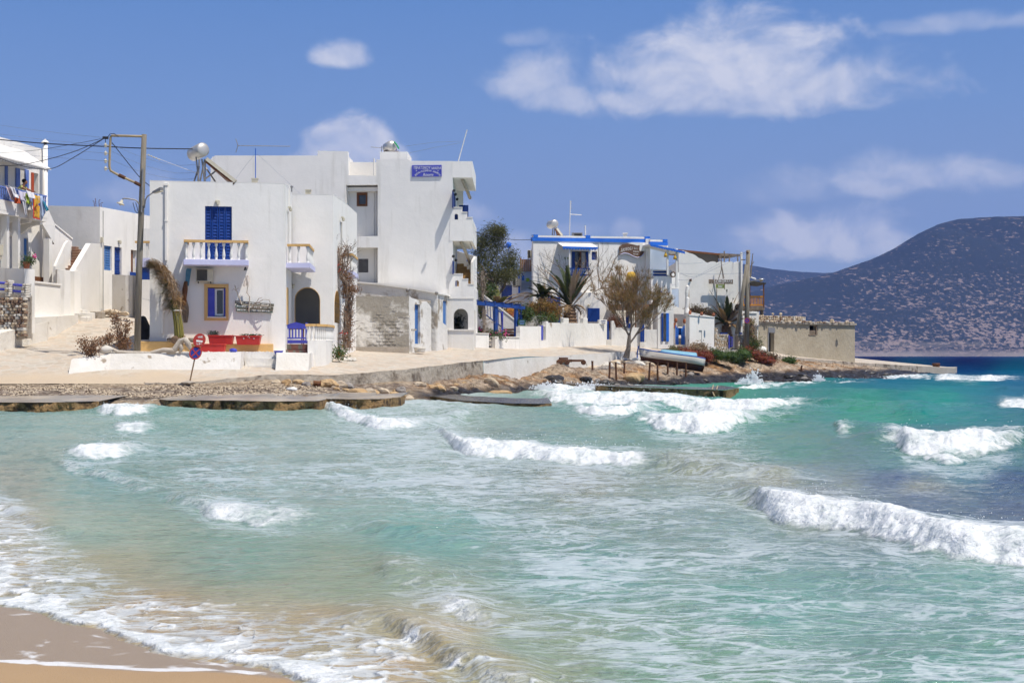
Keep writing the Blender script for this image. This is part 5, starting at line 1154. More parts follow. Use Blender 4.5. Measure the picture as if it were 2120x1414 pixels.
# ------------------------------------------------------------------ annex and peeling shed
an = empty('annex', XY(840,74)+(1.9,), 'low white annex with lipped roof edge in front of the guest house', 'annex')
AN = Fr((740,73.8),(905,73)); 
polyw(an, 'wall', AN, [(735,740),(893,740),(905,740),(905,606.5),(850,597),(780,588),(735,584)], [], -.3, 0, M_PEEL2)
AN2 = Fr((905,73),(927,75.9)); mb = MB(); AN2.wall(mb, [(0.0,1.6),(AN2.len-.05,1.6),(AN2.len-.05,WZ(611,75.8)),(0,WZ(606.5,73))], [prect(AN2,917,925,622,716)], -.2, -.003); mb.build('wall', M_PEEL2, an)
cap = [(735,582.5),(780,586),(850,595),(905,604.5)]
mb = MB()
for (a,b),(c_,d) in zip(cap[:-1],cap[1:]):
    u0, z0 = AN.uv(a,b,.1); u1, z1 = AN.uv(c_,d,.1); mb.hexa([AN.p(u0,.1,z0-.09),AN.p(u1,.1,z1-.09),AN.p(u1,-2.5,z1-.09),AN.p(u0,-2.5,z0-.09),AN.p(u0,.1,z0),AN.p(u1,.1,z1),AN.p(u1,-2.5,z1),AN.p(u0,-2.5,z0)])
u1, z1 = AN2.uv(932,610.5,.1); zc = AN2.uv(905,604.5,.1)[1]
mb.hexa([AN2.p(.07,.1,zc-.09),AN2.p(u1,.1,z1-.09),AN2.p(u1,-.6,z1-.09),AN2.p(.07,-.6,zc-.09),AN2.p(.07,.1,zc),AN2.p(u1,.1,z1),AN2.p(u1,-.6,z1),AN2.p(.07,-.6,zc)])
mb.build('roof_edge', M_WALLW, an)
mb = MB(); AN2.pbox(mb, 917.4,924.4,623,714,-.12,-.06); mb.build('door', M_BLUEOLD, an)
for x in (844,904): 
    mb = MB(); u, z = AN.uv(x, 600 if x < 880 else 606, .1); mb.lathe([(.05,0),(.08,.04),(.09,.14),(.05,.16)], AN.p(u,.02,z), 10, axis=(AN.n.x,AN.n.y,-.3)); mb.build('floodlight', M_GALV, an, smooth=True)
shd = empty('shed', XY(780,70)+(1.9,), 'old stone shed with badly peeling whitewash and a faded blue door', 'shed')
SH = Fr((713,69.6),(847,70)); SH2 = Fr((847,70),(893,72.8))
pts = [(713,731),(847,735),(847,613)]; n_ = 26
pts += [(847-(847-713)*(i+.5)/n_, 612.5+(1.6 if i % 2 else 0)) for i in range(n_)]
polyw(shd, 'wall', SH, pts, [], -.35, 0, M_PEEL)
mb = MB(); SH.pbox(mb, 713,847.2,718,736,.002,.18); mb.build('plinth', M_MORTAR, shd)
# exposed block courses where the render has gone
rr = random.Random(12)
for k in range(120):
    cx = rr.gauss(793,30); cy = rr.gauss(690,22)
    if not (752 < cx < 842 and 632 < cy < 716): continue
    cy = round(cy/7)*7+2; cx = round(cx/13)*13+(6 if int(cy)%2 else 0); mb = MB(); SH.pbox(mb, cx, cx+rr.uniform(7,11.5), cy, cy+rr.uniform(3.5,5.5), -.02, rr.uniform(.008,.03)); mb.build('block', M_PEEL, shd)
hh = SH2.uv
mb = MB(); SH2.wall(mb, [(0.002,1.5),(SH2.len,1.5),(SH2.len,SH2.uv(893,636)[1]),(SH2.uv(883),SH2.uv(883,624)[1]),(SH2.uv(872),SH2.uv(872,626)[1]),(SH2.uv(862),SH2.uv(862,620)[1]),(SH2.uv(853),SH2.uv(853,617)[1]),(.002,SH2.uv(847,613)[1])], [prect(SH2,859,870,630,712)], -.35, -.003); mb.build('wall', M_PEEL2, shd)
mb = MB(); SH2.pbox(mb, 859.3,867.5,630.5,711.5,-.2,-.13); d_ = mb.build('door', M_BLUEOLD, shd)
for i in range(1,3): mb = MB(); SH2.pbox(mb, 859.3+i*2.7,859.6+i*2.7,631,711,-.131,-.12); mb.build('batten', M_BLUE, d_)
solid(shd, 'roof', [XY(713.5,70.1),XY(846,70.4),XY(892,73.0),XY(735,73.4)], WZ(622,70), WZ(617,70), M_MORTAR)
mb = MB(); mb.lathe([(.22,0),(.27,.06),(.24,.10),(.28,.16),(.31,.27),(.26,.27)], W(869,730,69.9), 14); single('stone_basin', mb, M_STONEW, 'squat round stone basin beside the faded blue shed door', 'basin', smooth=True)
mb = MB(); WL = Fr((893,73),(918,75.2)); WL.wall(mb, [WL.uv(893,735),WL.uv(917,730),WL.uv(917,676),WL.uv(893,657)], [], -.2, .25); mb.build('lean_to_wall', M_PEEL2, an)
# ------------------------------------------------------------------ house at the far left with laundry
h3 = empty('laundry_house', (-22, 62, 2.3), 'white house at the left edge with a blue railed balcony full of laundry', 'house')
Q = Fr((0,64),(100,68.3)); uq = Q.uv
def qp(root, name, pts, holes, n0, n1, m): mb = MB(); Q.wall(mb, [Q.uv(a,b,n1) for a,b in pts], holes, n0, n1); return mb.build(name, m, root)
nI = -1.1
uC = Q.uv(96, None, nI)
hl = [prect(Q,11,17,342,402,nI),prect(Q,33.5,60,347,412,nI),prect(Q,66,79.5,357,412,nI)]
mb = MB(); Q.wall(mb, [(-9,2),(uC,2),(uC,Q.uv(90,330,nI)[1]),(-9,Q.uv(90,330,nI)[1])], hl+[prect(Q,20,36,488,558,nI),prect(Q,50,58,493,556,nI)], nI-.25, nI); mb.build('wall', M_WALLW, h3)
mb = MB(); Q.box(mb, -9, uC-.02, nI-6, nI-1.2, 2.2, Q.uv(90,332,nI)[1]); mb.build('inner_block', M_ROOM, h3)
C2 = Q.p(uC, nI, 0); mb = MB(); mb.box(C2.x-6, C2.x-.26, C2.y-.3, C2.y, 2.2, Q.uv(90,330,nI)[1]-.01); mb.build('end_wall', M_WALLW, h3)
qp(h3, 'roof_parapet', [(-120,340),(88,336),(88,309),(0,284),(-120,245)], [], -1.3, -.95, M_WALLW)
# sloping canopy over the balcony
ua, ub = -7.0, Q.uv(106,None,.25); zin = Q.uv(88,325,-.95)[1]+.02; zout = Q.uv(106,350,.25)[1]
mb = MB(); mb.hexa([Q.p(ua,.25,zout-.06),Q.p(ub,.25,zout-.06),Q.p(ub-.3,-.94,zin-.06),Q.p(ua,-.94,zin-.06),Q.p(ua,.25,zout),Q.p(ub,.25,zout),Q.p(ub-.3,-.94,zin),Q.p(ua,-.94,zin)]); mb.build('canopy', M_WALLW, h3)
mb = MB(); k = ua
while k < ub-.2: mb.add([Q.p(k,.2,zout-.06),Q.p(k+.22,.2,zout-.06),Q.p(k+.11,.2,zout-.2),Q.p(k,.17,zout-.06),Q.p(k+.22,.17,zout-.06),Q.p(k+.11,.17,zout-.2)], [(0,2,1),(3,4,5),(0,3,5,2),(1,2,5,4),(0,1,4,3)]); k += .23
mb.build('scalloped_fringe', M_WALLW, h3, kind='stuff')
cp = Q.p(Q.uv(93.5,None,-.8), -.8, 0); D_ = cp.y
mb = MB(); mb.tube([(cp.x,cp.y,2.6),(cp.x,cp.y,WZ(301,D_))], .12, 10); mb.build('chimney_pipe', M_WALLW, h3, smooth=True)
mb = MB(); mb.tube([(cp.x,cp.y,WZ(301,D_)),(cp.x,cp.y,WZ(295,D_))], .07, 8); mb.build('chimney_neck', M_DARK, h3)
mb = MB(); mb.lathe([(.19,0),(.17,.03),(.01,.17)], (cp.x,cp.y,WZ(295.5,D_)), 10); mb.build('chimney_cap', M_WALLW, h3)
for (a,b,c_,d,m) in ((12,16.4,343,395,M_SHUT),(34,42,348,402,M_SHUT),(53,60,351,404,M_SHUT),(66.5,70.5,357.5,404,mat('red_shutter',(.42,.07,.025)))):
    mb = MB(); Q.pbox(mb, a,b,c_,d,nI+.005,nI+.06); mb.build('shutter', m, h3)
mb = MB(); Q.pbox(mb, 20,36,488,556,nI-.2,nI-.16); mb.build('door', M_WALLSHADE, h3); mb = MB(); Q.pbox(mb, 50.5,55,494,556,nI-.1,nI+.03); mb.build('door', M_BLUEOLD, h3)
zb0 = Q.uv(50,449,0)[1]; zb1 = Q.uv(50,423,0)[1]
uE = Q.uv(98, None, 0)
mb = MB(); Q.box(mb, -7, uE, nI+.003, 0, zb0-.05, zb0+.12); mb.build('balcony_slab', M_WALLW, h3)
mb = MB(); Q.box(mb, -7, uE, -.12, .01, zb0+.121, zb1); mb.build('balcony_kerb', M_WALLW, h3)
rz = Q.uv(10,386,0)[1]; 
mb = MB(); Q.box(mb, -7, uE, -.09,-.02, rz-.07, rz); Q.box(mb, -7, uE, -.08,-.03, zb1+.02, zb1+.08); mb.build('handrail', M_SHUT, h3)
k = -4.0
while k < uE-.05: mb = MB(); Q.box(mb, k, k+.07, -.075,-.035, zb1+.081, rz-.071); mb.build('rail_slat', M_SHUT, h3); k += .17
for x in (20, 43, 66):
    u = Q.uv(x, None, -.5); prof = [(0,.0),(0,-.6),(.12,-.55),(.35,-.35),(.55,-.22),(.8,-.18),(1.0,-.16),(1.05,0)]
    mb = MB(); b_ = [Q.p(u, nI+n*1.0, zb0-.051+z) for n, z in prof]; c_ = [Q.p(u+.22, nI+n*1.0, zb0-.051+z) for n, z in prof]; m_ = len(prof)
    mb.add(b_+c_, [tuple(range(m_)), tuple(reversed(range(m_,2*m_)))]+[(i,(i+1)%m_,(i+1)%m_+m_,i+m_) for i in range(m_)]); mb.build('corbel', M_WALLW, h3)
for (a, b, y) in ((14,19.5,470),(37.5,42,468),(102,108,494)):
    mb = MB(); nn = -.1 if a < 90 else 0; u0 = Q.uv(a,None,nn); u1 = Q.uv(b,None,nn); Q.box(mb, u0,u1,nn-.3,nn,2.3,zb0-.06 if a < 90 else WZ(y,68.3)); mb.build('pillar', M_WALLW, h3)
mb = MB(); Q.pbox(mb, 69,102,572,586,nI+.5,nI+.6); mb.build('low_door', M_BROWN, h3)
# sloping stair parapets from the balcony down to the lane
SP = Fr((84,68.5),(115,70.0)); polyw(h3, 'stair_parapet', SP, [(84,458),(100,433),(114,465),(113,506)], [], -.15, 0, M_WALLW)
SP2 = Fr((104,70.6),(149,72.2)); polyw(h3, 'stair_wall', SP2, [(108,585),(149,560),(149,496),(113,465),(104,480)], [], -.15, 0, M_WALL)
mb = MB(); a = [SP2.uv(112,464,0),SP2.uv(149.5,494.5,0)]; mb.hexa([SP2.p(a[0][0],.05,a[0][1]-.05),SP2.p(a[1][0],.05,a[1][1]-.05),SP2.p(a[1][0],-.2,a[1][1]-.05),SP2.p(a[0][0],-.2,a[0][1]-.05),SP2.p(a[0][0],.05,a[0][1]+.03),SP2.p(a[1][0],.05,a[1][1]+.03),SP2.p(a[1][0],-.2,a[1][1]+.03),SP2.p(a[0][0],-.2,a[0][1]+.03)]); mb.build('coping', M_WALLW, h3)
# meter box and potted geranium
mb = MB(); Q.pbox(mb, -4,7,506,528,-.05,.08); Q.pbox(mb, 0,4,528.1,537,-.02,.05); single('meter_box', mb, M_CREAM, 'cream electricity meter box on the pillar at the left edge', 'meter box')
# ------------------------------------------------------------------ yard walls and steps at the left
yw = empty('yard_wall', (WX(70,64),64,2.6), 'stepped white yard walls in front of the laundry house', 'wall')
Y1 = Fr((-25,62.9),(61,60.6)); polyw(yw, 'wall', Y1, [(-25,700),(61,690),(61,557),(-25,554)], [], -.25, 0, M_WALLW)
Y2 = Fr((61,60.6),(68.5,63.2)); mb = MB(); Y2.wall(mb, [(.002,2.2),(Y2.len,2.2),(Y2.len,WZ(558,63.2)),(.002,WZ(557,60.6))], [], -.2, 0); mb.build('wall', M_WALLW, yw)
Y3 = Fr((68.6,63.2),(125,65)); polyw(yw, 'wall', Y3, [(68.6,668),(125,664),(125,590),(68.6,583)], [], -.2, 0, M_WALLW)
mb = MB(); a = [Y3.uv(68,581.5,0),Y3.uv(126,588,0)]; mb.hexa([Y3.p(a[0][0],.06,a[0][1]-.08),Y3.p(a[1][0],.06,a[1][1]-.08),Y3.p(a[1][0],-.25,a[1][1]-.08),Y3.p(a[0][0],-.25,a[0][1]-.08),Y3.p(a[0][0],.06,a[0][1]),Y3.p(a[1][0],.06,a[1][1]),Y3.p(a[1][0],-.25,a[1][1]),Y3.p(a[0][0],-.25,a[0][1])]); mb.build('coping', M_WALLW, yw)
Y4 = Fr((115,68),(132.5,66.6)); polyw(yw, 'pier', Y4, [(115,668),(132.5,668),(132.5,559.5),(115,558)], [], -.3, 0, M_WALLW)
Y5 = Fr((132.5,66.6),(139,68.4)); mb = MB(); Y5.wall(mb, [(.002,3),(Y5.len,3),(Y5.len,WZ(560,68.4)),(.002,WZ(559.5,66.6))], [], -.3, 0); mb.build('pier', M_WALLW, yw)
Y6 = Fr((115,68.1),(139,69.5)); polyw(yw, 'stair_parapet', Y6, [(115,600),(139,600),(146,560),(146.5,499),(142,498.5),(137,503),(136,505),(115,551)], [], -.12, -.0, M_WALLW)
Y7 = Fr((138.6,69.8),(153.6,68.2)); polyw(yw, 'pier', Y7, [(138.6,650),(153.6,650),(153.6,561.5),(138.6,561)], [], -.3, 0, M_WALLW)
Y8 = Fr((153.6,68.2),(206.5,72.6)); polyw(yw, 'stair_parapet', Y8, [(153.7,672),(206.5,652),(206.5,504.5),(188,504),(153.7,561.5)], [], -.25, 0, M_WALLW)
for k in range(9):
    y = 556-5.6*k; D = 69.3+.33*k; xa = 131+2.0*k if k < 4 else 148; xb = 151+2.6*k if k < 7 else 170-6*(k-6); fr = Fr((xa,D),(xb,D)); mb = MB(); fr.pbox(mb, xa,xb,y,y+12,-.4,0); s_ = mb.build('stair_step', M_STEPB, yw); mb = MB(); fr.pbox(mb, xa,xb,y-.8,y+.2,-.4,.04); mb.build('nosing', mat('pale_nosing',(.50,.36,.27)) if k == 0 else MATS['pale_nosing'], yw)
pf = empty('platform', (WX(120,66),66,2.8), 'low white platform with worn corner at the foot of the yard wall', 'platform')
solid(pf, 'block', [XY(70,62.2),XY(116,63.6),XY(162,67.6),XY(160,69.4),XY(70,64.6)], 2.0, [WZ(657,62.2),WZ(655,63.6),WZ(652,67.6),WZ(651,69.4),WZ(655,64.6)], M_WHITEOLD)
for (a,b,D,y0,y1) in ((134,157,69.0,633,650),(137,172,68.9,641,655),(160,190,68.8,647,660),(165,182,68.3,656,665),(186,211,69.6,645,656)):
    mb = MB(); c = W(a,y0,D); c2 = W(b,y1,D); mb.box(c.x,c2.x,D,D+.6,c2.z-.2,c.z); mb.build('step_block', M_WHITEOLD if a < 180 else M_CONC, pf, bevel=.03)
solid(pf, 'ledge', [XY(-60,58.0),XY(0,58.6),XY(98,62.0),XY(100,62.8),XY(56,60.6),XY(-60,61.0)], 1.7, [WZ(692,58),WZ(690,58.6),WZ(666,62.0),WZ(665,62.8),WZ(676,60.6),WZ(686,61)], M_WHITEOLD)
# rubble wall with blue rails, every stone its own piece
rw = empty('rubble_wall', (WX(25,61.5),61.5,2.4), 'rough rubble stone wall with two thick violet blue rails', 'wall')
RW = Fr((-60,61.0),(53,59.4)); polyw(rw, 'core', RW, [(-60,712),(53,700),(53,612),(-60,600)], [], -.4, -.06, M_MORTAR)
rr = random.Random(3)
STM = {}
def stone_mesh(kind, seed):
    k_ = (kind, seed)
    if k_ not in STM:
        mb = MB(); r2 = random.Random(seed); bm = bmesh.new(); bmesh.ops.create_cube(bm, size=1); 
        for v in bm.verts: v.co *= 1+r2.uniform(-.22,.12)
        bmesh.ops.bevel(bm, geom=list(bm.edges), offset=.16, segments=1, affect='EDGES')
        me = bpy.data.meshes.new('stone'); bm.to_mesh(me); bm.free(); me.materials.append({0:M_STONE,1:M_STONE2,2:M_STONEW}[kind]); STM[k_] = me
    return STM[k_]
def stone(fr, root, u, n, z, w_, h, d, kind, seed, name='stone'):
    o = bpy.data.objects.new(name, stone_mesh(kind, seed % 5)); COL.objects.link(o); o.parent = root
    o.location = fr.p(u, n, z)-Vector(parent_loc(root)); o.scale = (w_, d, h); o.rotation_euler = (0, rng.uniform(-.08,.08), math.atan2(fr.u.y, fr.u.x)); return o
y = 616
row = 0
while y < 694:
    x = -14+rr.uniform(-3,2)
    hpx = rr.uniform(4.2,6.5)
    while x < 50:
        wpx = rr.uniform(5,11)
        if x+wpx > 54: wpx = 54-x
        u, z = RW.uv(x+wpx/2, y+hpx/2); sc_ = 62/F
        stone(RW, rw, u, -.05+rr.uniform(-.02,.05), z, wpx*sc_*1.0, hpx*sc_*.98, .2, rr.choice((0,0,1,1,2)), rr.randrange(99)); x += wpx+.3
    y += hpx+.4
for (a, b, yt) in ((8,20,580),(42,55,587)):
    y = yt
    while y < 612:
        u, z = RW.uv((a+b)/2, y+2.4); stone(RW, rw, u-.06, -.15, z, (b-a)*62/F*.62, .095, .3, rr.choice((0,2,2)), rr.randrange(99)); stone(RW, rw, u+.1, -.15, z, (b-a)*62/F*.38, .095, .3, 2, rr.randrange(99)); y += 4.9
for (xa, xb, yy) in ((-30,8,585),(-30,8,598),(20,43,590),(20,43,603)):
    mb = MB(); u0, z0 = RW.uv(xa,yy-1); u1, z1 = RW.uv(xb,yy+1.5); mb.tube([RW.p(u0,-.2,z0),RW.p(u1,-.2,z1)], .055, 8); mb.build('blue_rail', M_VIOLET, rw, smooth=True)
br = empty('broom', W(53,663,63.4), 'blue broom head with short blue handle propped by the rubble wall', 'broom')
mb = MB(); c = W(53,660,63.4); mb.hexa([(c.x-.25,c.y,c.z-.09),(c.x+.25,c.y,c.z-.09),(c.x+.25,c.y+.2,c.z-.09),(c.x-.25,c.y+.2,c.z-.09),(c.x-.14,c.y+.03,c.z+.07),(c.x+.14,c.y+.03,c.z+.07),(c.x+.14,c.y+.17,c.z+.07),(c.x-.14,c.y+.17,c.z+.07)]); mb.build('head', M_BLUE2, br)
mb = MB(); mb.tube([(c.x+.03,c.y+.1,c.z+.06),(c.x+.05,c.y+.15,c.z+.5)], .025, 6); mb.build('handle', M_NAVY, br)
# ------------------------------------------------------------------ single storey house up the lane
h4 = empty('lane_house', (WX(220,75),75,3.8), 'single storey white house up the lane with blue shutter and blue door', 'house')
L1 = Fr((100,73.7),(207,73)); L2 = Fr((207,73),(330,79.5))
polyw(h4, 'wall', L1, [(100,660),(207,660),(207,428.5),(100,426)], [], -.3, 0, M_WALLW)
mb = MB(); L2.wall(mb, [(.004,3.2),(L2.len,3.2),(L2.len,WZ(451,79.5)),(.004,WZ(428.5,73))], [prect(L2,215.5,231.5,508,559),prect(L2,237,252,511,590),prect(L2,271,285,517,600)], -.3, -.002); mb.build('wall', M_WALL, h4)
solid(h4, 'roof', [XY(101,74.8),XY(206,73.4),(L2.p(L2.len,-.3,0).x,79.5),(L2.p(L2.len,-.3,0).x-6,84)], 8.3, 8.5, M_WALL)
shutter(L2, 215.8,231.2,508.5,558.5,-.08,1,M_BLUEOLD,h4,'shutter',1); shutter(L2, 237.3,251.8,511.5,590,-.1,1,M_BLUE,h4,'door',3)
mb = MB(); L2.pbox(mb, 271,285,517,600,-.25,-.2); mb.build('window', M_CURT, h4); mb = MB(); L2.pbox(mb, 271,275,517,600,-.18,-.1); mb.build('window_frame', M_BROWN, h4)
mb = MB(); L2.pbox(mb, 270,300,563,585,.12,.15); mb.build('blue_panel', M_BLUE, h4)
mb = MB(); L2.pbox(mb, 212,214.6,491,502,.0,.12); mb.build('junction_box', M_CREAM, h4)
mb = MB(); L2.box(mb, L2.uv(212.5), L2.uv(213.2), .0,.03, 3.9, WZ(440,74)); mb.build('cable_duct', M_GALV, h4)
lampbox(L2, 249, 501, 0, h4)
Lp = Fr((232,72.6),(267,71.4)); Lq = Fr((267,71.4),(310,73.5))
pw = empty('porch_wall', XY(267,72)+(3.7,), 'greyish low porch wall of the lane house behind the utility pole', 'wall')
polyw(pw, 'wall', Lp, [(232,660),(267,660),(267,570),(232,568.5)], [], -.2, 0, M_WHITEOLD); polyw(pw, 'wall', Lq, [(267.05,660),(310,650),(310,573),(267.05,570)], [], -.2, -.002, M_WHITEOLD)
ph = empty('side_house', XY(300,70)+(3.4,), 'corner of a white house with an ochre balcony rail glimpsed between pole and house', 'house')
K1 = Fr((281,68.5),(312,68.5))
for (a,b,c_,d,m,nm,n1) in ((279,312,499,503,M_OCHRE,'handrail',.1),(283,288,503.2,534,M_WHITEP,'baluster',.05),(302,307,503.2,534,M_WHITEP,'baluster',.05),(280,312,534.2,553,M_LILAC,'balcony_slab',.08),(294,312,553.2,579,M_BLUE,'shutter',.0)):
    mb = MB(); K1.pbox(mb, a,b,c_,d,-.1,n1); mb.build(nm, m, ph)
mb = MB(); c = W(285,455,71); mb.box(c.x, WX(312,71), 71, 74, 3.4, WZ(474,71)); mb.build('wall', M_WALL, ph)
for (px, h_) in ((196,.5),(199,.7),(206,.6),(210,.35)):
    mb = MB(); c = W(px,428,73.6); mb.tube([(c.x,c.y,c.z-.1),(c.x-.03,c.y,c.z+h_*.5),(c.x+.06*(px-203)/5,c.y,c.z+h_*.6)], .015, 4); single('rebar', mb, M_RUST, 'rusty rebar ends poking out of the lane house roof corner', 'rebar', 'rebar ends on the lane house roof')
# heap of stones by the wall
rr = random.Random(8)
for k in range(26):
    x = rr.uniform(208,262); y = 650-rr.uniform(0,10)*(1-abs(x-235)/30); D = 70.8+rr.uniform(-.4,.4); mb = MB(); r = rr.uniform(.08,.2); mb.blob(W(x,y,D), (r*1.3,r,r*.6), k, 1, .3)
    single('rock', mb, M_STONE, 'brown stone in the small heap against the lane house wall', 'rock', 'stones heaped by the lane house')
# leaning black sheeting beside the pole
mb = MB(); mb.lathe([(.30,0),(.32,.4),(.27,.75),(.12,.93),(.02,.97)], W(295,703,58.5), 10); mb.v = [(v[0]+.05*math.sin(v[2]*9+v[1]*4), v[1], v[2]) for v in mb.v]
single('covered_barrel', mb, M_BLACK, 'black sheeting draped over a barrel beside the pole', 'covered barrel')
# ------------------------------------------------------------------ garden steps and blue pergola between the houses
lw = empty('low_wall', XY(1000,80)+(2.0,), 'low white planter walls under the blue pergola', 'wall')
G1 = Fr((981,79.0),(1012,80.5)); polyw(lw, 'wall', G1, [(981.5,728),(1012,728),(1012,690),(984,690),(984,681),(981.5,678)], [], -.7, 0, M_WALLW)
G2 = Fr((1017,81.5),(1076,84)); polyw(lw, 'wall', G2, [(1025.5,728),(1076,726),(1076,697.5),(1025.5,697.5)], [], -.25, 0, M_WALLW)
G2b = Fr((1017,83.4),(1025.4,81.9)); mb = MB(); G2b.wall(mb, [(0,1.8),(G2b.len-.01,1.8),(G2b.len-.01,WZ(697.5,81.9)),(0,WZ(697.5,81.9))], [], -.2, 0); mb.build('wall', M_WALLW, lw)
G3 = Fr((1076.2,84),(1135,88)); mb = MB(); G3.wall(mb, [G3.uv(1076.3,728),G3.uv(1135,722),G3.uv(1135,668),G3.uv(1131,668),G3.uv(1131,675.5),G3.uv(1076.3,676)], [prect(G3,1120.5,1130,675,704)], -.25, 0); mb.build('wall', M_WALLW, lw)
mb = MB(); G3.pbox(mb, 1121,1124.5,674,704,-.1,.02); mb.build('post', M_VIOLET, lw)
G4 = Fr((1060,90),(1135,90)); polyw(lw, 'terrace_wall', G4, [(1055,700),(1135,700),(1135,654),(1055,652)], [], -.3, 0, M_WALLSHADE)
for fr, a, b, y in ((G1,983,1013,690),(G2,1024.5,1077,697.5)):
    mb = MB(); fr.pbox(mb, a,b,y-1,y+.4,-.3,.05); mb.build('coping', M_WALLW, lw)
pg = empty('pergola', XY(1030,80)+(2.3,), 'dark blue timber pergola over the garden steps', 'pergola')
PF = Fr((979,80.0),(1085,85.0))
for (a,b,y0,y1,n) in ((1025.5,1031,634,697.5,0),(1068,1073,638,697.5,0),(1079,1082,638,668,-1.5)):
    mb = MB(); u0, zt = PF.uv(a,y0,n); u1 = PF.uv(b,None,n); zb = PF.uv(a,y1,n)[1]; PF.box(mb, u0,u1,n-.13,n,zb,zt); mb.build('post', M_NAVY2 if 'M_NAVY2' in globals() else mat('pergola_blue', (.01,.04,.20),(.02,.07,.28),3,rough=.55), pg); M_NAVY2 = MATS['pergola_blue']
mb = MB(); a0, z0 = PF.uv(979.5,627,0); a1, z1 = PF.uv(1085.5,637.5,0); mb.hexa([PF.p(a0,.06,z0-.10),PF.p(a1,.06,z1-.09),PF.p(a1,-.08,z1-.09),PF.p(a0,-.08,z0-.10),PF.p(a0,.06,z0+.10),PF.p(a1,.06,z1+.09),PF.p(a1,-.08,z1+.09),PF.p(a0,-.08,z0+.10)]); mb.build('beam', M_NAVY2, pg)
for i in range(6):
    f = (i+.3)/6; u = a0+(a1-a0)*f; z = z0+(z1-z0)*f+.11; mb = MB(); PF.box(mb, u-.05,u+.05,-2.0,.14,z,z+.08); mb.build('rafter', M_NAVY2, pg)
gs = empty('garden_stairs', XY(1030,83)+(2.2,), 'white garden stair with blue balusters rising beside the guest house', 'stairs')
SF = Fr((996,86),(1068,86.5))
polyw(gs, 'stair_wall', SF, [(1003,612),(1003,700),(1066,700),(1068,665)], [], -.2, 0, M_WALLSHADE)
mb = MB(); p0 = SF.uv(1002.5,612,0); p1 = SF.uv(1068,664,0); mb.hexa([SF.p(p0[0],.05,p0[1]-.05),SF.p(p1[0],.05,p1[1]-.05),SF.p(p1[0],-.25,p1[1]-.05),SF.p(p0[0],-.25,p0[1]-.05),SF.p(p0[0],.05,p0[1]+.05),SF.p(p1[0],.05,p1[1]+.05),SF.p(p1[0],-.25,p1[1]+.05),SF.p(p0[0],-.25,p0[1]+.05)]); mb.build('coping', M_WALLW, gs)
for k in range(3): fr = Fr((1040,84.6+.4*k),(1068,84.6+.4*k)); mb = MB(); fr.pbox(mb, 1041.5,1067.5,691-5.5*k,701-5.5*k,-.4,0); s_ = mb.build('step', MATS['brown_wood'], gs); mb = MB(); fr.pbox(mb, 1041.5,1067.5,690-5.5*k,691.6-5.5*k,-.4,.03); mb.build('tread', M_WALLSHADE, s_)
RF = Fr((996,83.5),(1042,83.8))
def rail(a,b,c,d): mb = MB(); p0 = RF.uv(a,b,0); p1 = RF.uv(c,d,0); mb.tube([RF.p(p0[0],0,p0[1]),RF.p(p1[0],0,p1[1])], .04, 5); mb.build('handrail', M_NAVY2, gs)
rail(1001,621,1041,650); rail(997,645,1041,679)
for i in range(8):
    x = 998+i*5.6; f = (x-998)/43; mb = MB(); p0 = RF.uv(x,623+27*f,0); p1 = RF.uv(x+1,647+31*f,0); mb.tube([RF.p(p0[0],0,p0[1]),RF.p(p1[0],0,p1[1])], .022, 5); mb.build('baluster', M_NAVY2, gs)
mb = MB(); RF.pbox(mb, 1038.5,1041.8,645,696,-.05,.05); mb.build('newel_post', M_VIOLET, gs)
for k in range(5):
    mb = MB(); x = 1006+k*8; y = 652+k*6.6; RF.pbox(mb, x,x+8,y,y+3,-1.0,-.3); mb.build('step', M_WALLW, gs)
e = empty('notice_board', PF.p(PF.uv(1080),.1,WZ(674,82.5)), 'small dark green notice board on the pergola post', 'sign')
mb = MB(); PF.pbox(mb, 1073,1088,661.5,673.5,.05,.10); mb.build('board', mat('green_board',(.02,.06,.035),(.03,.08,.05),4), e)
for k, w_ in enumerate((9,11,8)):
    mb = MB(); PF.pbox(mb, 1080.5-w_/2,1080.5+w_/2,664+k*3,665+k*3,.101,.104); mb.build('worn_writing', M_SHUT, e)
# ------------------------------------------------------------------ shaded blue-grey house behind
h5 = empty('rear_house', XY(1050,106)+(2.8,), 'shaded grey house behind the tamarisk with blue window and outside stair', 'house')
RH = Fr((985,108),(1073,104)); polyw(h5, 'wall', RH, [(985,720),(1073,720),(1073,565),(985,566)], [prect(RH,1037,1060,591,621)], -.3, 0, M_WALLSHADE)
mb = MB(); RH.pbox(mb, 1037.2,1059.8,591.2,621,-.2,-.1); mb.build('shutter', M_NAVY, h5)
acunit('small white air conditioner beside the dark blue window of the shaded house', RH, 1061.5,1070.5,578,592.5,0)
RS = Fr((1073,103.9),(1101,103.9)); 
mb = MB(); RS.pbox(mb, 1073,1076.4,561,607,-.1,.1); mb.build('post', M_BLUE2, h5)
for k in range(4): mb = MB(); RS.pbox(mb, 1076.8,1101,586+5.2*k,592+5.2*k,-1.0-(3-k)*.3+.0,-.3*(3-k)); mb.build('stair_step', mat('grey_blue_step',(.42,.47,.55)) if k == 0 else MATS['grey_blue_step'], h5)
mb = MB(); RS.pbox(mb, 1076.6,1101,560,586,-1.6,-1.4); mb.build('wall', mat('pale_blue_shade_plaster', (.42,.50,.62),(.5,.57,.67),1), h5)
mb = MB(); RS.pbox(mb, 1071,1101,607,720,-.3,.12); mb.build('terrace_wall', M_WALLSHADE, h5)
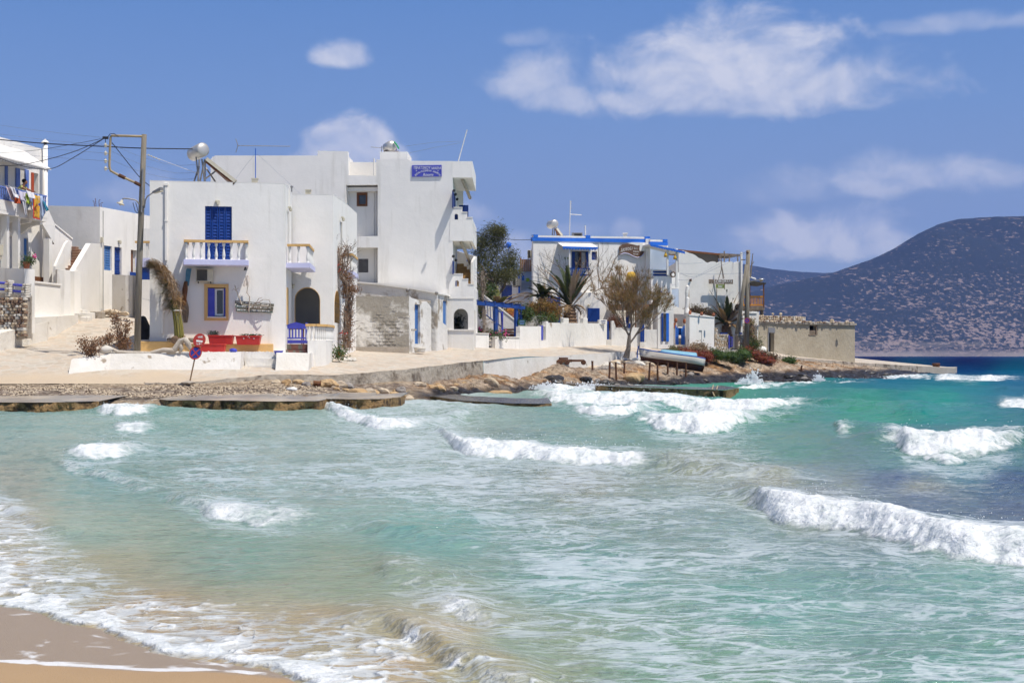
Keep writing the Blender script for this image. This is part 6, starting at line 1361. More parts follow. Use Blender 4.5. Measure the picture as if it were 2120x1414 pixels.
for i in range(6): mb = MB(); RS.pbox(mb, 1076+i*4.1,1079.9+i*4.1,537-(i<1)*3,562,-1.3,-1.2+.01*(i%2)); mb.build('fence_plank', M_WOODP if 'M_WOODP' in globals() else mat('brown_planks',(.20,.11,.06),(.29,.17,.10),3,rough=.9,stretch=(6,6,.6)), h5); M_WOODP = MATS['brown_planks']
for (a,b,c_,d,m,l) in ((1078,1086,571,580,M_BLUE2,'blue plastic tub on the outside stair landing'),(1089,1096,575.5,583,mat('lime_plastic',(.25,.45,.03)),'lime green tub on the outside stair landing')):
    mb = MB(); u0, zt = RS.uv(a,c_,-.2); u1 = RS.uv(b,None,-.2); zb = RS.uv(a,d,-.2)[1]; mb.lathe([((u1-u0)*.4,0),((u1-u0)*.5,zt-zb),((u1-u0)*.45,zt-zb)], RS.p((u0+u1)/2,-.5,zb), 12); single('tub', mb, m, l, 'tub', smooth=True)
mb = MB(); c = W(1078,578,103.5); mb.tube([W(1077,561,103.7),W(1085,573,103.7)], .03, 4); single('brace', mb, M_NAVY, 'thin blue brace leaning by the outside stair', 'brace')
mb = MB(); c = W(1053,508,106); mb.blob(c, (.22,.2,.25), 3, 2, .05); mb.blob(W(1045,511,106), (.14,.12,.1), 3, 2, .05); mb.tube([W(1053,514,106),W(1053,570,106)], .03, 5)
single('buoy', mb, M_BLUE2, 'bright blue buoy on a pole above the tamarisk tree', 'buoy', smooth=True)
# ------------------------------------------------------------------ rooms-to-let house with the blue roof band
h6 = empty('rooms_house', XY(1230,98)+(2.3,), 'white two storey house with bright blue roof band and carved wooden name sign', 'house')
K = Fr((1104,96.6),(1345,99.3)); 
polyw(h6, 'wall', K, [(1104,722),(1345,722),(1345,493),(1104,489)], [prect(K,1184,1221,520,558),prect(K,1225,1236,521,538.5)], -.3, 0, M_WALL)
xl = WX(1104,97); xr_ = K.p(K.len,0,0).x
solid(h6, 'wall', [(xl,97.35),(xl+.3,97.35),(xl+.3,108),(xl,108)], 2, WZ(489,97)-.02, M_WALL)
solid(h6, 'wall', [(xr_-.3,99.0),(xr_,99.0),(xr_,108),(xr_-.3,108)], 2, WZ(493,98.6)-.02, M_WALL)
solid(h6, 'roof', [(xl+.31,97.4),(xr_-.31,99),(xr_-.31,108),(xl+.31,108)], 9.0, WZ(500,98), M_WALL)
def bandp(a, b, ya, yb, h, n1, m, name, n0=-.32, fr=K):
    p0 = fr.uv(a,ya,n1); p1 = fr.uv(b,yb,n1); hh = h/F*98; mb = MB(); mb.hexa([fr.p(p0[0],n1,p0[1]-hh),fr.p(p1[0],n1,p1[1]-hh),fr.p(p1[0],n0,p1[1]-hh),fr.p(p0[0],n0,p0[1]-hh),fr.p(p0[0],n1,p0[1]),fr.p(p1[0],n1,p1[1]),fr.p(p1[0],n0,p1[1]),fr.p(p0[0],n0,p0[1])]); return mb.build(name, m, h6)
bandp(1102.5,1346.5,491.5,495.5,7.6,.07,M_BLUE2,'roof_band'); bandp(1104,1345,487.5,491,4,.04,M_WALLW,'roof_coping',-.31)
for (a,b,y) in ((1104.5,1114,485.8),(1213,1222.5,487.3),(1335,1346,490)): bandp(a,b,y,y,5.6,.08,M_BLUE2,'blue_cap',-.33)
mb = MB(); K.box(mb, K.uv(1130), K.uv(1362,None), .003, .30, 2.0, K.uv(1200,605.5,.3)[1]); mb.build('lower_storey', M_WALLW, h6)
# canopy window
for (a,b,m) in ((1184.3,1190,M_BLUE),(1214,1220.8,M_BLUE)): mb = MB(); K.pbox(mb, a,b,521,557,-.10,.03); mb.build('shutter', m, h6)
mb = MB(); K.pbox(mb, 1190.2,1213.8,521,557,-.2,-.16); w_ = mb.build('pane', M_GLASS, h6); mb = MB(); K.pbox(mb, 1200.5,1203.5,521,557,-.155,-.12); mb.build('mullion', M_BROWN, w_)
mb = MB(); K.pbox(mb, 1204,1212,523,556,-.15,-.14); mb.build('curtain', M_CURT, w_)
mb = MB(); K.pbox(mb, 1225.3,1235.7,521.3,538.2,-.15,-.08); mb.build('window', M_NAVY, h6)
mb = MB(); z0 = K.uv(1200,504,.0)[1]; z1 = K.uv(1200,511,1.0)[1]; ua, ub = K.uv(1164,None,.9), K.uv(1236.5,None,.9)
mb.hexa([K.p(ua,1.0,z1-.03),K.p(ub,1.0,z1-.03),K.p(ub,0.002,z0-.03),K.p(ua,.002,z0-.03),K.p(ua,1.0,z1),K.p(ub,1.0,z1),K.p(ub,.002,z0),K.p(ua,.002,z0)]); mb.build('awning', M_WALLW, h6)
mb = MB(); K.box(mb, ua,ub,1.001,1.03,z1-.13,z1); k = ua
while k < ub-.1: mb.add([K.p(k,1.02,z1-.13),K.p(k+.2,1.02,z1-.13),K.p(k+.1,1.02,z1-.24),K.p(k,1.0,z1-.13),K.p(k+.2,1.0,z1-.13),K.p(k+.1,1.0,z1-.24)], [(0,2,1),(3,4,5),(0,3,5,2),(1,2,5,4),(0,1,4,3)]); k += .205
mb.build('valance', M_BLUE2, h6)
for (a,b) in ((1178,1181.5),(1219,1222)): mb = MB(); u0 = K.uv(a,None,.9); K.box(mb, u0,u0+.11,.8,.9,K.uv(1200,567,.9)[1],z1-.05); mb.build('canopy_post', M_WHITEP, h6)
mb = MB(); K.pbox(mb, 1176,1222,567,570,.003,.95); mb.build('balcony_slab', M_NAVY, h6)
for i in range(12): mb = MB(); u0 = K.uv(1177+i*4,None,.9); K.box(mb, u0,u0+.05,.84,.9,K.uv(1200,567,.9)[1],K.uv(1200,557,.9)[1]); mb.build('rail_slat', M_BLUE, h6)
mb = MB(); K.pbox(mb, 1176.5,1222,554.5,557,.82,.92); mb.build('handrail', M_BLUE, h6)
for (a,b,c_,d,m,n) in ((1217,1241.5,638,666,M_BLUE,'shutter'),(1134,1160,615,668,M_BLUE,'door')): mb = MB(); K.pbox(mb, a,b,c_,d,.30,.36); o = mb.build(n, m, h6)
mb = MB(); K.pbox(mb, 1240,1241,500,600,.0,.05); mb.build('drainpipe', M_WALL, h6)
for (a, b) in ((1224,601),(1219,632)): mb = MB(); u, z = K.uv(a,b,.4); mb.blob(K.p(u,.4,z), .1, 3, 1, .1); mb.build('wall_lamp', M_CREAM, h6)
# carved sign: wavy plank
e = empty('carved_sign', K.p(K.uv(1308),.05,WZ(533,98.5)), 'wavy brown carved wooden sign lettered Akrogiali rooms to let', 'sign')
top = [(1283.5,511),(1290,506),(1300,504),(1310,506),(1320,508.5),(1328,507),(1333,503.5)]; bot = [(1333.5,525),(1328,531),(1320,533.5),(1311,531),(1302,526),(1293,524),(1284,527)]
mb = MB(); K.wall(mb, [K.uv(a,b,.2) for a,b in bot[::-1]+top[::-1]][::1], (), .04, .14); mb.build('board', mat('carved_wood',(.10,.055,.035),(.17,.10,.065),5,stretch=(1,1,8)), e)
mb = MB(); mb.tube([K.p(*(lambda q: (q[0], .15, q[1]))(K.uv(a,b,.15))) for a,b in bot[::-1]], .03, 5); mb.build('rope_edge', M_LILAC, e)
for i, c_ in enumerate('AKROGIALI'):
    stext(c_, 1287.5+i*4.5, 518.8-4.4*math.sin(i*.26), .36-.017*i, m=M_WHITETXT, n=.15, fr=K, root=e, sx=.62)
stext('Rooms', 1317, 520.8, .15, n=.15, fr=K, root=e); stext('to Let', 1316, 526.2, .15, n=.15, fr=K, root=e)
mb = MB(); mb.lathe([(.36,-.30),(.36,0),(.27,.24),(.12,.28)], K.p(K.uv(1307,None,.6),.62,WZ(571,98)), 12); single('lantern', mb, mat('yellow_lacquer',(.55,.33,.04),(.62,.38,.06),3), 'big yellow lantern shade behind the top of the bare shore tree', 'lantern', smooth=True)
solar('small round solar tank high on the house with the blue roof band', 1148.5, 463.5, 100, 8.6, 26, ((1152,473),(1163,488)), [(1148,470,1147,490,.3),(1145,470,1143,490,.5),(1151,471,1156,490,.4)], WZ(492,98))
e = empty('television_antenna', W(1180,488,100), 'tall thin white antenna mast on the house with the blue roof band', 'antenna', 'television antennas on the rooftops')
mb = MB(); mb.tube([W(1179,488,100),W(1181,416,100)], .035, 6); mb.build('mast', M_WHITEP, e); mb = MB(); mb.tube([W(1180,444,100),W(1204,445.5,100)], .03, 5); mb.build('boom', M_WHITEP, e)
for k in range(4): mb = MB(); mb.tube([W(1180,418+k*4.5,100),W(1184,418.5+k*4.5,100)], .02, 4); mb.build('element', M_GALV, e)
mb = MB(); mb.tube([W(1212,489,99),W(1211.5,467,99)], .05, 6); single('roof_pipe', mb, M_WHITEP, 'short white pipe standing on the blue banded roof', 'pipe')
e = empty('roof_vent', W(1195,489,99.5), 'grey louvred vent box on the blue banded roof', 'vent'); fr = Fr((1184,99.5),(1206,99.5)); mb = MB(); fr.pbox(mb, 1184,1206,482,490,-.6,0); mb.build('casing', M_GALV, e); mb = MB(); fr.pbox(mb, 1189,1204,484,489,.001,.02); mb.build('louvre', M_DARK, e)
fr = Fr((1290,100),(1301,100)); mb = MB(); fr.pbox(mb, 1291,1298,484,492,-.4,0); fr.pbox(mb, 1290,1300,482,484,-.5,.05); single('roof_box', mb, M_WHITEP, 'small white chimney box behind the blue band near the carved sign', 'roof box')
e = acunit('wall mounted air conditioner at the left corner of the blue banded house', Fr((1088,97.5),(1103,97.5)), 1092,1101,518,535,-.3)
# covered balcony at the right end
bx = Fr((1345,98.3),(1388,98.6)); 
mb = MB(); bx.wall(mb, [bx.uv(1345.1,722),bx.uv(1388,722),bx.uv(1388,560),bx.uv(1345.1,558)], [prect(bx,1349,1382,560.5,572)], -.2, .3); mb.build('wall', M_WALL, h6)
mb = MB(); bx.pbox(mb, 1345.2,1383,508,512,-.25,.0); mb.build('lintel', M_WALL, h6)
mb = MB(); bx.pbox(mb, 1345,1381,505,562,-2.2,-2.0); mb.build('back_wall', MATS['pale_blue_shade_plaster'], h6)
for (a,b,y0,y1,m,n) in ((1346,1382.5,500.5,508,M_BLUE2,.05),(1346,1373,496.5,500.4,M_WALLW,.03),(1372.5,1382,495.5,500.45,M_BLUE2,.06)): mb = MB(); bx.pbox(mb, a,b,y0,y1,-.35,n); mb.build('roof_band', m, h6)
for (y0,y1) in ((561,564.5),(567.5,571.5)): mb = MB(); bx.pbox(mb, 1349.2,1381.8,y0,y1,.02,.08); mb.build('rail_board', M_BLUE, h6)
a0, z0 = bx.uv(1346,507,1.0); a1, z1 = bx.uv(1414,522,1.0); mb = MB(); mb.hexa([bx.p(a0,1.0,z0-.03),bx.p(a1,1.0,z1-.03),bx.p(a1,-1.5,z1+.02),bx.p(a0,-.9,z0+.02),bx.p(a0,1.0,z0+.05),bx.p(a1,1.0,z1+.05),bx.p(a1,-1.5,z1+.10),bx.p(a0,-.9,z0+.10)]); mb.build('porch_roof', M_WHITEP, h6)
mb = MB(); k = 0
while k < 1: 
    u = a0+(a1-a0)*k; u2 = a0+(a1-a0)*(k+.075); za = z0+(z1-z0)*k+.06; zb = z0+(z1-z0)*(k+.075)+.06; d = .17
    mb.hexa([bx.p(u,1.03,za-d*.7),bx.p(u2,1.03,zb-d),bx.p(u2,1.001,zb-d),bx.p(u,1.001,za-d*.7),bx.p(u,1.03,za),bx.p(u2,1.03,zb),bx.p(u2,1.001,zb),bx.p(u,1.001,za)]); k += .0755
mb.build('valance', M_BLUE2, h6)
for (px, yb) in ((1382.5,562),(1401,588)): mb = MB(); u0 = bx.uv(px,None,.8); bx.box(mb, u0-.06,u0+.06,.7,.82,WZ(yb+8,98),WZ(515,98)); mb.build('porch_post', M_WHITEP, h6)
for (px, py) in ((1378,528),(1397.5,533)):
    mb = MB(); u, z = bx.uv(px,py,.9); mb.lathe([(.13,-.14),(.11,0),(.05,.12),(.015,.22)], bx.p(u,.9,z), 10); single('bell', mb, MATS['yellow_lacquer'], 'ochre ceramic bell under the porch roof, %s' % ('beside the balcony opening' if px < 1390 else 'beside the wreath'), 'bell', smooth=True)
mb = MB(); fr = Fr((1388.2,98.9),(1406,99.6)); fr.pbox(mb, 1388.3,1406,563,597,-1.5,.0); mb.build('wall', M_WALL, h6); mb = MB(); fr.pbox(mb, 1388.3,1405,597.2,660,-1.6,-1.2); mb.build('wall', MATS['pale_blue_shade_plaster'], h6)  # lower wall's shade put into its colour with the pale blue coat
mb = MB(); c = W(1393.5,568.5,98.2); n_ = 14; r2 = random.Random(2)
for k in range(n_): a = 2*math.pi*k/n_; mb.blob((c.x+.16*math.cos(a), c.y, c.z+.16*math.sin(a)), .05+.015*r2.random(), k, 1, .3)
single('wreath', mb, M_STONE2, 'brown dried wreath hanging on the wall below the porch roof', 'wreath')
# white blocks, gates and shutters along the lane
f1 = empty('entrance_block', XY(1378,95)+(2.3,), 'white entrance block with tall open blue shutters', 'entrance')
E1 = Fr((1362,95.5),(1394.5,95.7)); polyw(f1, 'wall', E1, [(1362,722),(1394.5,722),(1394.5,610),(1362,605.5)], [prect(E1,1371,1385,649,707)], -1.2, 0, M_WALLW)
mb = MB(); E1.pbox(mb, 1371.1,1384.9,649,707,-1.0,-.9); mb.build('recess', M_WALL, f1)
for (a,b) in ((1369.5,1373.5),(1379.5,1385)): mb = MB(); E1.pbox(mb, a,b,648.5,707,.01,.07); mb.build('shutter', M_BLUE2 if a > 1375 else M_BLUE, f1)
mb = MB(); fr = E1; fr.pbox(mb, 1366,1371,602.5,606,-.5,-.2); single('blue_tin', mb, M_BLUE, 'little blue tin on top of the white entrance block', 'tin')
f2 = empty('courtyard_wall', XY(1450,97)+(2.2,), 'bright white courtyard wall block with small blue shutter', 'wall')
E2 = Fr((1427.5,96.6),(1478.5,98.9)); polyw(f2, 'wall', E2, [(1427.5,725),(1482,726),(1482,718),(1478.5,717),(1478.5,656.5),(1427.5,652)], [prect(E2,1447,1453,684,715)], -.3, 0, M_WALLW)
mb = MB(); E2.pbox(mb, 1447.1,1452.9,684,715,-.10,-.06); mb.build('blind_niche', M_WALLW, f2)
E3 = Fr((1394.7,99),(1427.4,98.2)); polyw(f2, 'wall', E3, [(1394.7,722),(1427.4,722),(1427.4,651),(1394.7,650)], [prect(E3,1399,1418,676,716)], -.3, 0, M_WALLSHADE)
mb = MB(); E3.pbox(mb, 1420.3,1426,669.5,683,.01,.06); mb.build('shutter', M_BLUE2, f2)
mb = MB(); a=[E2.uv(1427,651.3,.05),E2.uv(1479.5,655.8,.05)]; mb.hexa([E2.p(a[0][0],.05,a[0][1]-.06),E2.p(a[1][0],.05,a[1][1]-.06),E2.p(a[1][0],-.4,a[1][1]-.06),E2.p(a[0][0],-.4,a[0][1]-.06),E2.p(a[0][0],.05,a[0][1]),E2.p(a[1][0],.05,a[1][1]),E2.p(a[1][0],-.4,a[1][1]),E2.p(a[0][0],-.4,a[0][1])]); mb.build('coping', M_WALLW, f2)
polyw(f2, 'sloping_wall', Fr((1394,100),(1480,101)), [(1394,700),(1479,700),(1479,656),(1425,645),(1394,632)], [], -.3, 0, M_WALLW)
gg = empty('gate', XY(1408,97.5)+(2.3,), 'bright blue double gate of curved boards, half open', 'gate')
GG = Fr((1397,97.6),(1419,97.6))
for (a,b,ya,yb) in ((1398,1405,672,682),(1410,1418,681,672)):
    for i in range(3):
        w_ = (b-a)/3; x = a+i*w_; f = (i+.5)/3; y = ya+(yb-ya)*f; mb = MB(); GG.pbox(mb, x+.1,x+w_-.1,y,713.5,-.04,.0); mb.build('board', M_BLUE2, gg)
    mb = MB(); GG.pbox(mb, a,b,697,699,.001,.03); mb.build('crossbar', M_BLUE2, gg)
mb = MB(); GG.pbox(mb, 1404,1411,679,694,-.9,-.8); mb.build('inner_gate', M_BLUE, gg)
def pot(px, yb, D, w_, h_, label, kind='pot'):
    r = w_/2/F*D; h = h_/F*D; mb = MB(); mb.lathe([(r*.6,0),(r*.95,h*.3),(r,h*.55),(r*.75,h*.82),(r*.85,h),(r*.6,h)], (WX(px,D),D,WZ(yb,D)), 12); return single('clay_pot', mb, M_TERRA, label, 'pot', 'clay pots on the courtyard walls', smooth=True)
pot(1399.3,667.5,98.1,7,8.6,'ribbed clay pot on the left post of the bright blue gate'); pot(1417.2,669.3,98.1,7,8.8,'ribbed clay pot on the right post of the bright blue gate')
pot(1428.5,651,97,6.5,8,'clay jug at the left end of the courtyard coping'); pot(1452.5,653.3,97.3,7,7,'squat clay pot midway along the courtyard coping'); pot(1477,655.3,97.6,6.5,7,'clay pot at the right end of the courtyard coping')
mb = MB(); fr = Fr((1394,97.9),(1400,97.9)); fr.pbox(mb, 1394,1399.5,668,679,-.3,.05); single('clay_block', mb, M_TERRA, 'orange clay block against the left post of the blue gate', 'block')
for (a,b,y) in ((1396.4,1402.2,667.5),(1414.3,1420.2,669.4)): mb = MB(); fr = Fr((a,98.2),(b,98.2)); fr.pbox(mb, a,b,y,722,-.3,0); mb.build('gate_post', M_WALLW, f2)
# garden wall with flaking whitewash
gw = empty('garden_wall', XY(1200,92)+(2.3,), 'long flaking whitewashed garden wall with little square pillars', 'wall')
W1 = Fr((1135,88.2),(1258,94.5)); polyw(gw, 'wall', W1, [(1131,722),(1258,721),(1258,670),(1135,668)], [], -.3, 0, M_PEEL3)
W2 = Fr((1266,94.8),(1325,95.4)); polyw(gw, 'wall', W2, [(1266,721),(1325,721),(1325,678),(1275,678),(1271,664),(1266,664)], [], -.3, 0, M_PEEL3)
W3 = Fr((1334,95.4),(1370,95.6)); polyw(gw, 'wall', W3, [(1334,721),(1370,721),(1370,682),(1338,682),(1338,671),(1334,671)], [], -.3, 0, M_PEEL3)
mb = MB(); W1.pbox(mb, 1131,1134.8,665,722,-.3,.0); mb.build('pillar', M_WALLW, gw)
for (a,b,fr) in ((1167,1178,W1),(1208,1217,W1),(1291,1297,W2)): mb = MB(); fr.pbox(mb, a,b,658.5 if fr is W1 else 668,672 if fr is W1 else 679,-.28,-.02); mb.build('pillar', M_PEEL3, gw, bevel=.03)
mb = MB(); fr = Fr((1256,94.4),(1266,94.4)); fr.pbox(mb, 1257,1260.5,665,703,-.3,.0); mb.build('gate_post', M_BLUE, gw); mb = MB(); fr.pbox(mb, 1256,1266,702.8,722,-.35,.05); mb.build('threshold', M_WHITEOLD, gw)
mb = MB(); fr = Fr((1325,95.2),(1334,95.2)); fr.pbox(mb, 1326,1329.5,671,708,-.1,0); fr.pbox(mb, 1330,1334,671,708,-.1,0); mb.build('door', M_BLUE, gw); mb = MB(); fr.pbox(mb, 1325.2,1333.8,708,722,-.35,.05); mb.build('threshold', M_WHITEOLD, gw)
e = empty('painted_sign', W1.p(W1.uv(1250),0,WZ(672,94)), 'white painted stone with hand painted blue words beside the garden gate', 'sign')
mb = MB(); fr = Fr((1243,93.6),(1257,93.9)); fr.pbox(mb, 1240.5,1257,662,671.5,-.2,.0); mb.build('stone', M_WALLW, e, bevel=.02)
stext('ROOMS', 1249, 664.8, .12, m=M_BLUE, n=.01, fr=fr, root=e, sx=.9); stext('TO LET', 1249, 669, .12, m=M_BLUE, n=.01, fr=fr, root=e, sx=.8)
for (a,b,c_,d) in ((1302,1308,667,679),): mb = MB(); c = W(a,d,95.2); mb.blob((c.x,c.y,c.z+.15), .2, 5, 1, .2); single('blue_pot', mb, M_BLUE, 'small blue pot on the garden wall behind the bare tree', 'pot')
# brown pergola roof behind the tree
bp_ = empty('shade_roof', XY(1310,96.5)+(2.3,), 'reddish brown shade roof behind the bare shore tree', 'shade roof'); fr = Fr((1268,96.3),(1362,96.6)); mb = MB(); fr.pbox(mb, 1268,1361,630,641,-1.6,0); mb.build('roof', MATS['brown_planks'], bp_)
for x in (1270,1315,1358): mb = MB(); fr.pbox(mb, x,x+2.5,641,715,-.1,0); mb.build('post', M_BROWN, bp_)
mb = MB(); fr.pbox(mb, 1296,1303,645,675,-.9,-.8); mb.build('door', M_BLUE, bp_)
# ------------------------------------------------------------------ bar building with the scalloped parapet
h7 = empty('bar_house', XY(1470,103)+(2.3,), 'white bar building with wavy scalloped parapet and hanging plank signs', 'building')
SO = Fr((1405.5,102),(1536,103)); 
top = [(1405.5,522),(1414,519),(1421,521.5),(1428,524.5),(1434,526),(1440,529),(1446,534),(1453,536.5),(1458,540),(1462,543.5)]
for i in range(4):
    x = 1468+i*17.5
    for k in range(7): top.append((x+k*17.5/6.2, 544.5-3.2*math.sin(math.pi*min(k,6)/6)))
top = [p for p in top if p[0] < 1531]+[(1536.5,545)]
polyw(h7, 'wall', SO, [(1536.5,700),(1405.5,700)]+top, [], -.3, 0, M_WALLW)
mb = MB(); SO.pbox(mb, 1534,1537.5,522,700,.002,.14); mb.build('corner_pipe', M_WALLW, h7)
p_ = SO.p(SO.len,0,0); solid(h7, 'wall', [(p_.x-.3,103.33),(p_.x,103.33),(p_.x+.05,112),(p_.x-.3,112)], 2.2, WZ(560,103), M_WALLW)
p0_ = SO.p(0,0,0); solid(h7, 'wall', [(p0_.x,102.4),(p0_.x+.3,102.4),(p0_.x+.3,112),(p0_.x,112)], 2.2, WZ(540,102), M_WALLSHADE)
solid(h7, 'roof', [(p0_.x+.3,102.5),(p_.x-.3,103.4),(p_.x-.3,112),(p0_.x+.3,112)], 8.0, WZ(550,103), M_WALLW)
rf = empty('roof_pergola', XY(1460,105)+(8.2,), 'dark matting sun shade on posts behind the scalloped parapet', 'shade')
PR = Fr((1400,105),(1536,106)); a=[PR.uv(1400,516,0),PR.uv(1490,525,0)]
mb = MB(); mb.hexa([PR.p(a[0][0],0,a[0][1]-.12),PR.p(a[1][0],0,a[1][1]-.12),PR.p(a[1][0],-4,a[1][1]-.1),PR.p(a[0][0],-4,a[0][1]-.1),PR.p(a[0][0],0,a[0][1]),PR.p(a[1][0],0,a[1][1]),PR.p(a[1][0],-4,a[1][1]),PR.p(a[0][0],-4,a[0][1])]); mb.build('frame', MATS['brown_wood'], rf)
mb = MB(); PR.wall(mb, [PR.uv(1420,548,-.2),PR.uv(1488,548,-.2),PR.uv(1488,528,-.2),PR.uv(1420,521,-.2)], (), -.25, -.2); mb.build('matting', mat('reed_matting',(.085,.075,.06),(.13,.115,.09),4,stretch=(.5,.5,14),rough=.9), rf)
mb = MB(); a=[PR.uv(1489,524,0),PR.uv(1535,527,0)]; mb.hexa([PR.p(a[0][0],0,a[0][1]-.22),PR.p(a[1][0],0,a[1][1]-.1),PR.p(a[1][0],-3,a[1][1]-.1),PR.p(a[0][0],-3,a[0][1]-.2),PR.p(a[0][0],0,a[0][1]),PR.p(a[1][0],0,a[1][1]),PR.p(a[1][0],-3,a[1][1]),PR.p(a[0][0],-3,a[0][1])]); mb.build('matting', M_WOODG, rf)
for x in (1490,1499,1509.5,1527,1533): mb = MB(); PR.pbox(mb, x,x+1.8,520 if x == 1499 else 526,550,-.1,.0); mb.build('post', M_WOODG, rf)
sb = empty('plank_sign', SO.p(SO.uv(1493),.5,WZ(598,103)), 'hanging grey plank sign reading Sorokos with a small green bar board', 'sign')
mb = MB(); SO.pbox(mb, 1468,1517.5,578.5,587.5,.42,.50); mb.build('plank', M_WOODG, sb)
for i, c_ in enumerate('SOROKOS'): stext(c_, 1479.5+i*5.7, 583.2-.2*i, .34, n=.51, fr=SO, root=sb, sx=.78)
stext('..', 1473, 583.5, .24, n=.51, fr=SO, root=sb)
mb = MB(); SO.pbox(mb, 1482.5,1500.5,588.6,596.5,.42,.48); mb.build('plank', mat('green_plank',(.17,.22,.05),(.24,.30,.08),5), sb); stext('bar', 1491.5, 592.6, .26, n=.49, fr=SO, root=sb)
for pts in ([(1494,535),(1493,560),(1487.5,578)],[(1494,550),(1499,577)],[(1493,540),(1497,578)],[(1484,597),(1483.5,615),(1484.5,640)],[(1500,588),(1500,599)]):
    mb = MB(); mb.tube([SO.p(*(lambda q: (q[0],.46,q[1]))(SO.uv(a,b,.46))) for a,b in pts], .028, 5); mb.build('rope', M_WOODG, sb)
acunit('outdoor air conditioner with round black fan on the bar building', SO, 1517.5,1533.5,628,643.5,.0, fan=True)
mb = MB(); u, z = SO.uv(1430,580,.1); SO.box(mb, u-.06,u+.06,0,.15,z-.08,z+.08); mb.build('wall_lamp', M_RUST, h7)
# lower white wing behind the palm, dark doorway
f3 = Fr((1528,103.5),(1572,104.5)); mb = MB(); f3.wall(mb, [f3.uv(1528,730),f3.uv(1567,730),f3.uv(1572,646),f3.uv(1528,645)], [prect(f3,1549,1567.5,674,722)], -.3, 0); mb.build('lower_wing', M_WHITEOLD, h7)
mb = MB(); f3.pbox(mb, 1545,1573,673,676,-.1,.1); mb.build('lintel', M_GALV, h7); mb = MB(); f3.pbox(mb, 1548,1569,673,728,-1.5,-1.4); mb.build('shade_panel', M_BLACK, h7)  # black panel added behind the opening for the shade inside
mb = MB(); f3.pbox(mb, 1525,1568,644,648,-.6,.08); mb.build('coping', M_WALLW, h7)
# timber balcony
wb = empty('timber_balcony', XY(1560,106)+(4.8,), 'timber balcony with orange slatted railing and brush roof', 'balcony')
TB = Fr((1538,105.5),(1582,105.5))
mb = MB(); TB.pbox(mb, 1537,1583,634.5,642,-3.2,0); mb.build('floor', M_WOODG, wb)
for (y0,y1) in ((612.5,616),(630,633.5)): mb = MB(); TB.pbox(mb, 1538,1581,y0,y1,-.08,0); mb.build('handrail', M_OWOOD, wb)
for i in range(14): mb = MB(); TB.pbox(mb, 1539+i*3.1,1540.5+i*3.1,616.05,629.95,-.06,-.02); mb.build('baluster', M_OWOOD, wb)
for (x,y0) in ((1580,586),(1551,588)): mb = MB(); TB.pbox(mb, x,x+2.6,y0,636,-.1,.02); mb.build('post', M_BROWN, wb)
mb = MB(); TB.pbox(mb, 1551,1553,588,636,-3,-2.9); mb.build('post', M_BROWN, wb)
a=[TB.uv(1537,578,.3),TB.uv(1586,586,.3)]; mb = MB(); mb.hexa([TB.p(a[0][0],.3,a[0][1]-.22),TB.p(a[1][0],.3,a[1][1]-.08),TB.p(a[1][0],-3.4,a[1][1]-.08),TB.p(a[0][0],-3.4,a[0][1]-.22),TB.p(a[0][0],.3,a[0][1]),TB.p(a[1][0],.3,a[1][1]),TB.p(a[1][0],-3.4,a[1][1]+.2),TB.p(a[0][0],-3.4,a[0][1]+.2)]); mb.build('brush_roof', mat('brush_thatch',(.04,.035,.03),(.09,.08,.065),6), wb)
for x in (1565,1577): mb = MB(); TB.pbox(mb, x,x+4,642.1,652,-1.0,-.3); mb.build('support', M_WOODG, wb)
# ------------------------------------------------------------------ rendered shed by the water, rubble roof
h8 = empty('rendered_shed', XY(1670,114)+(1.2,), 'beige rendered windowed shed with crumbling stone roof edge by the water', 'shed')
R1 = Fr((1567,108.5),(1621.5,110.8)); R2 = Fr((1621.5,110.8),(1770,116.5))
polyw(h8, 'wall', R1, [(1567,736),(1621.5,740),(1621.5,670),(1569,665)], [prect(R1,1592,1603,688.5,728)], -.35, 0, M_BEIGE)
mb = MB(); R1.pbox(mb, 1590.5,1605,678,689,.0,.05); R1.pbox(mb, 1590,1592.2,689.02,728,.0,.04); mb.build('door_frame', M_GALV, h8); mb = MB(); R1.pbox(mb, 1590,1604,688,730,-1.6,-1.5); mb.build('shade_panel', M_BLACK, h8)  # black panel in the doorway, indoor shade put into its colour
mb = MB(); R2.wall(mb, [R2.uv(1621.6,742),R2.uv(1770,758),R2.uv(1770,674),R2.uv(1621.6,670)], [prect(R2,1676,1691,674,692.5)], -.35, -.003); mb.build('wall', M_BEIGE, h8)
wd = MB(); R2.pbox(wd, 1690,1692.6,673,693,-.1,.03); R2.pbox(wd, 1675,1689.98,692,694,-.1,.05); wf_ = wd.build('window_frame', M_WOODG, h8)
for k in range(2): mb = MB(); R2.pbox(mb, 1676,1690,684+k*4.2,687.6+k*4.2,-.1,-.05); mb.build('board', M_WOODG, wf_)
mb = MB(); R2.pbox(mb, 1674,1692,672,694,-1.2,-1.1); mb.build('shade_panel', M_BLACK, h8)  # black panel behind the window, shade of the room put into colour
p1_ = R2.p(R2.len,0,0); solid(h8, 'wall', [(p1_.x-.35,116.9),(p1_.x-.002,116.9),(p1_.x+.4,124),(p1_.x-.35,124)], .8, WZ(676,116.5), M_BEIGE)
q0 = R1.p(0,0,0); q1 = R1.p(R1.len,0,0)
solid(h8, 'roof_slab', [(q0.x-.1,q0.y-.15),(q1.x,q1.y-.2),(p1_.x+.12,p1_.y-.1),(p1_.x+.4,123),(q0.x,119)], WZ(670,110), [WZ(665,108.5),WZ(665.5,110.8),WZ(669.5,116.5),WZ(668,123),WZ(664,119)], M_MORTAR)
rr = random.Random(21)
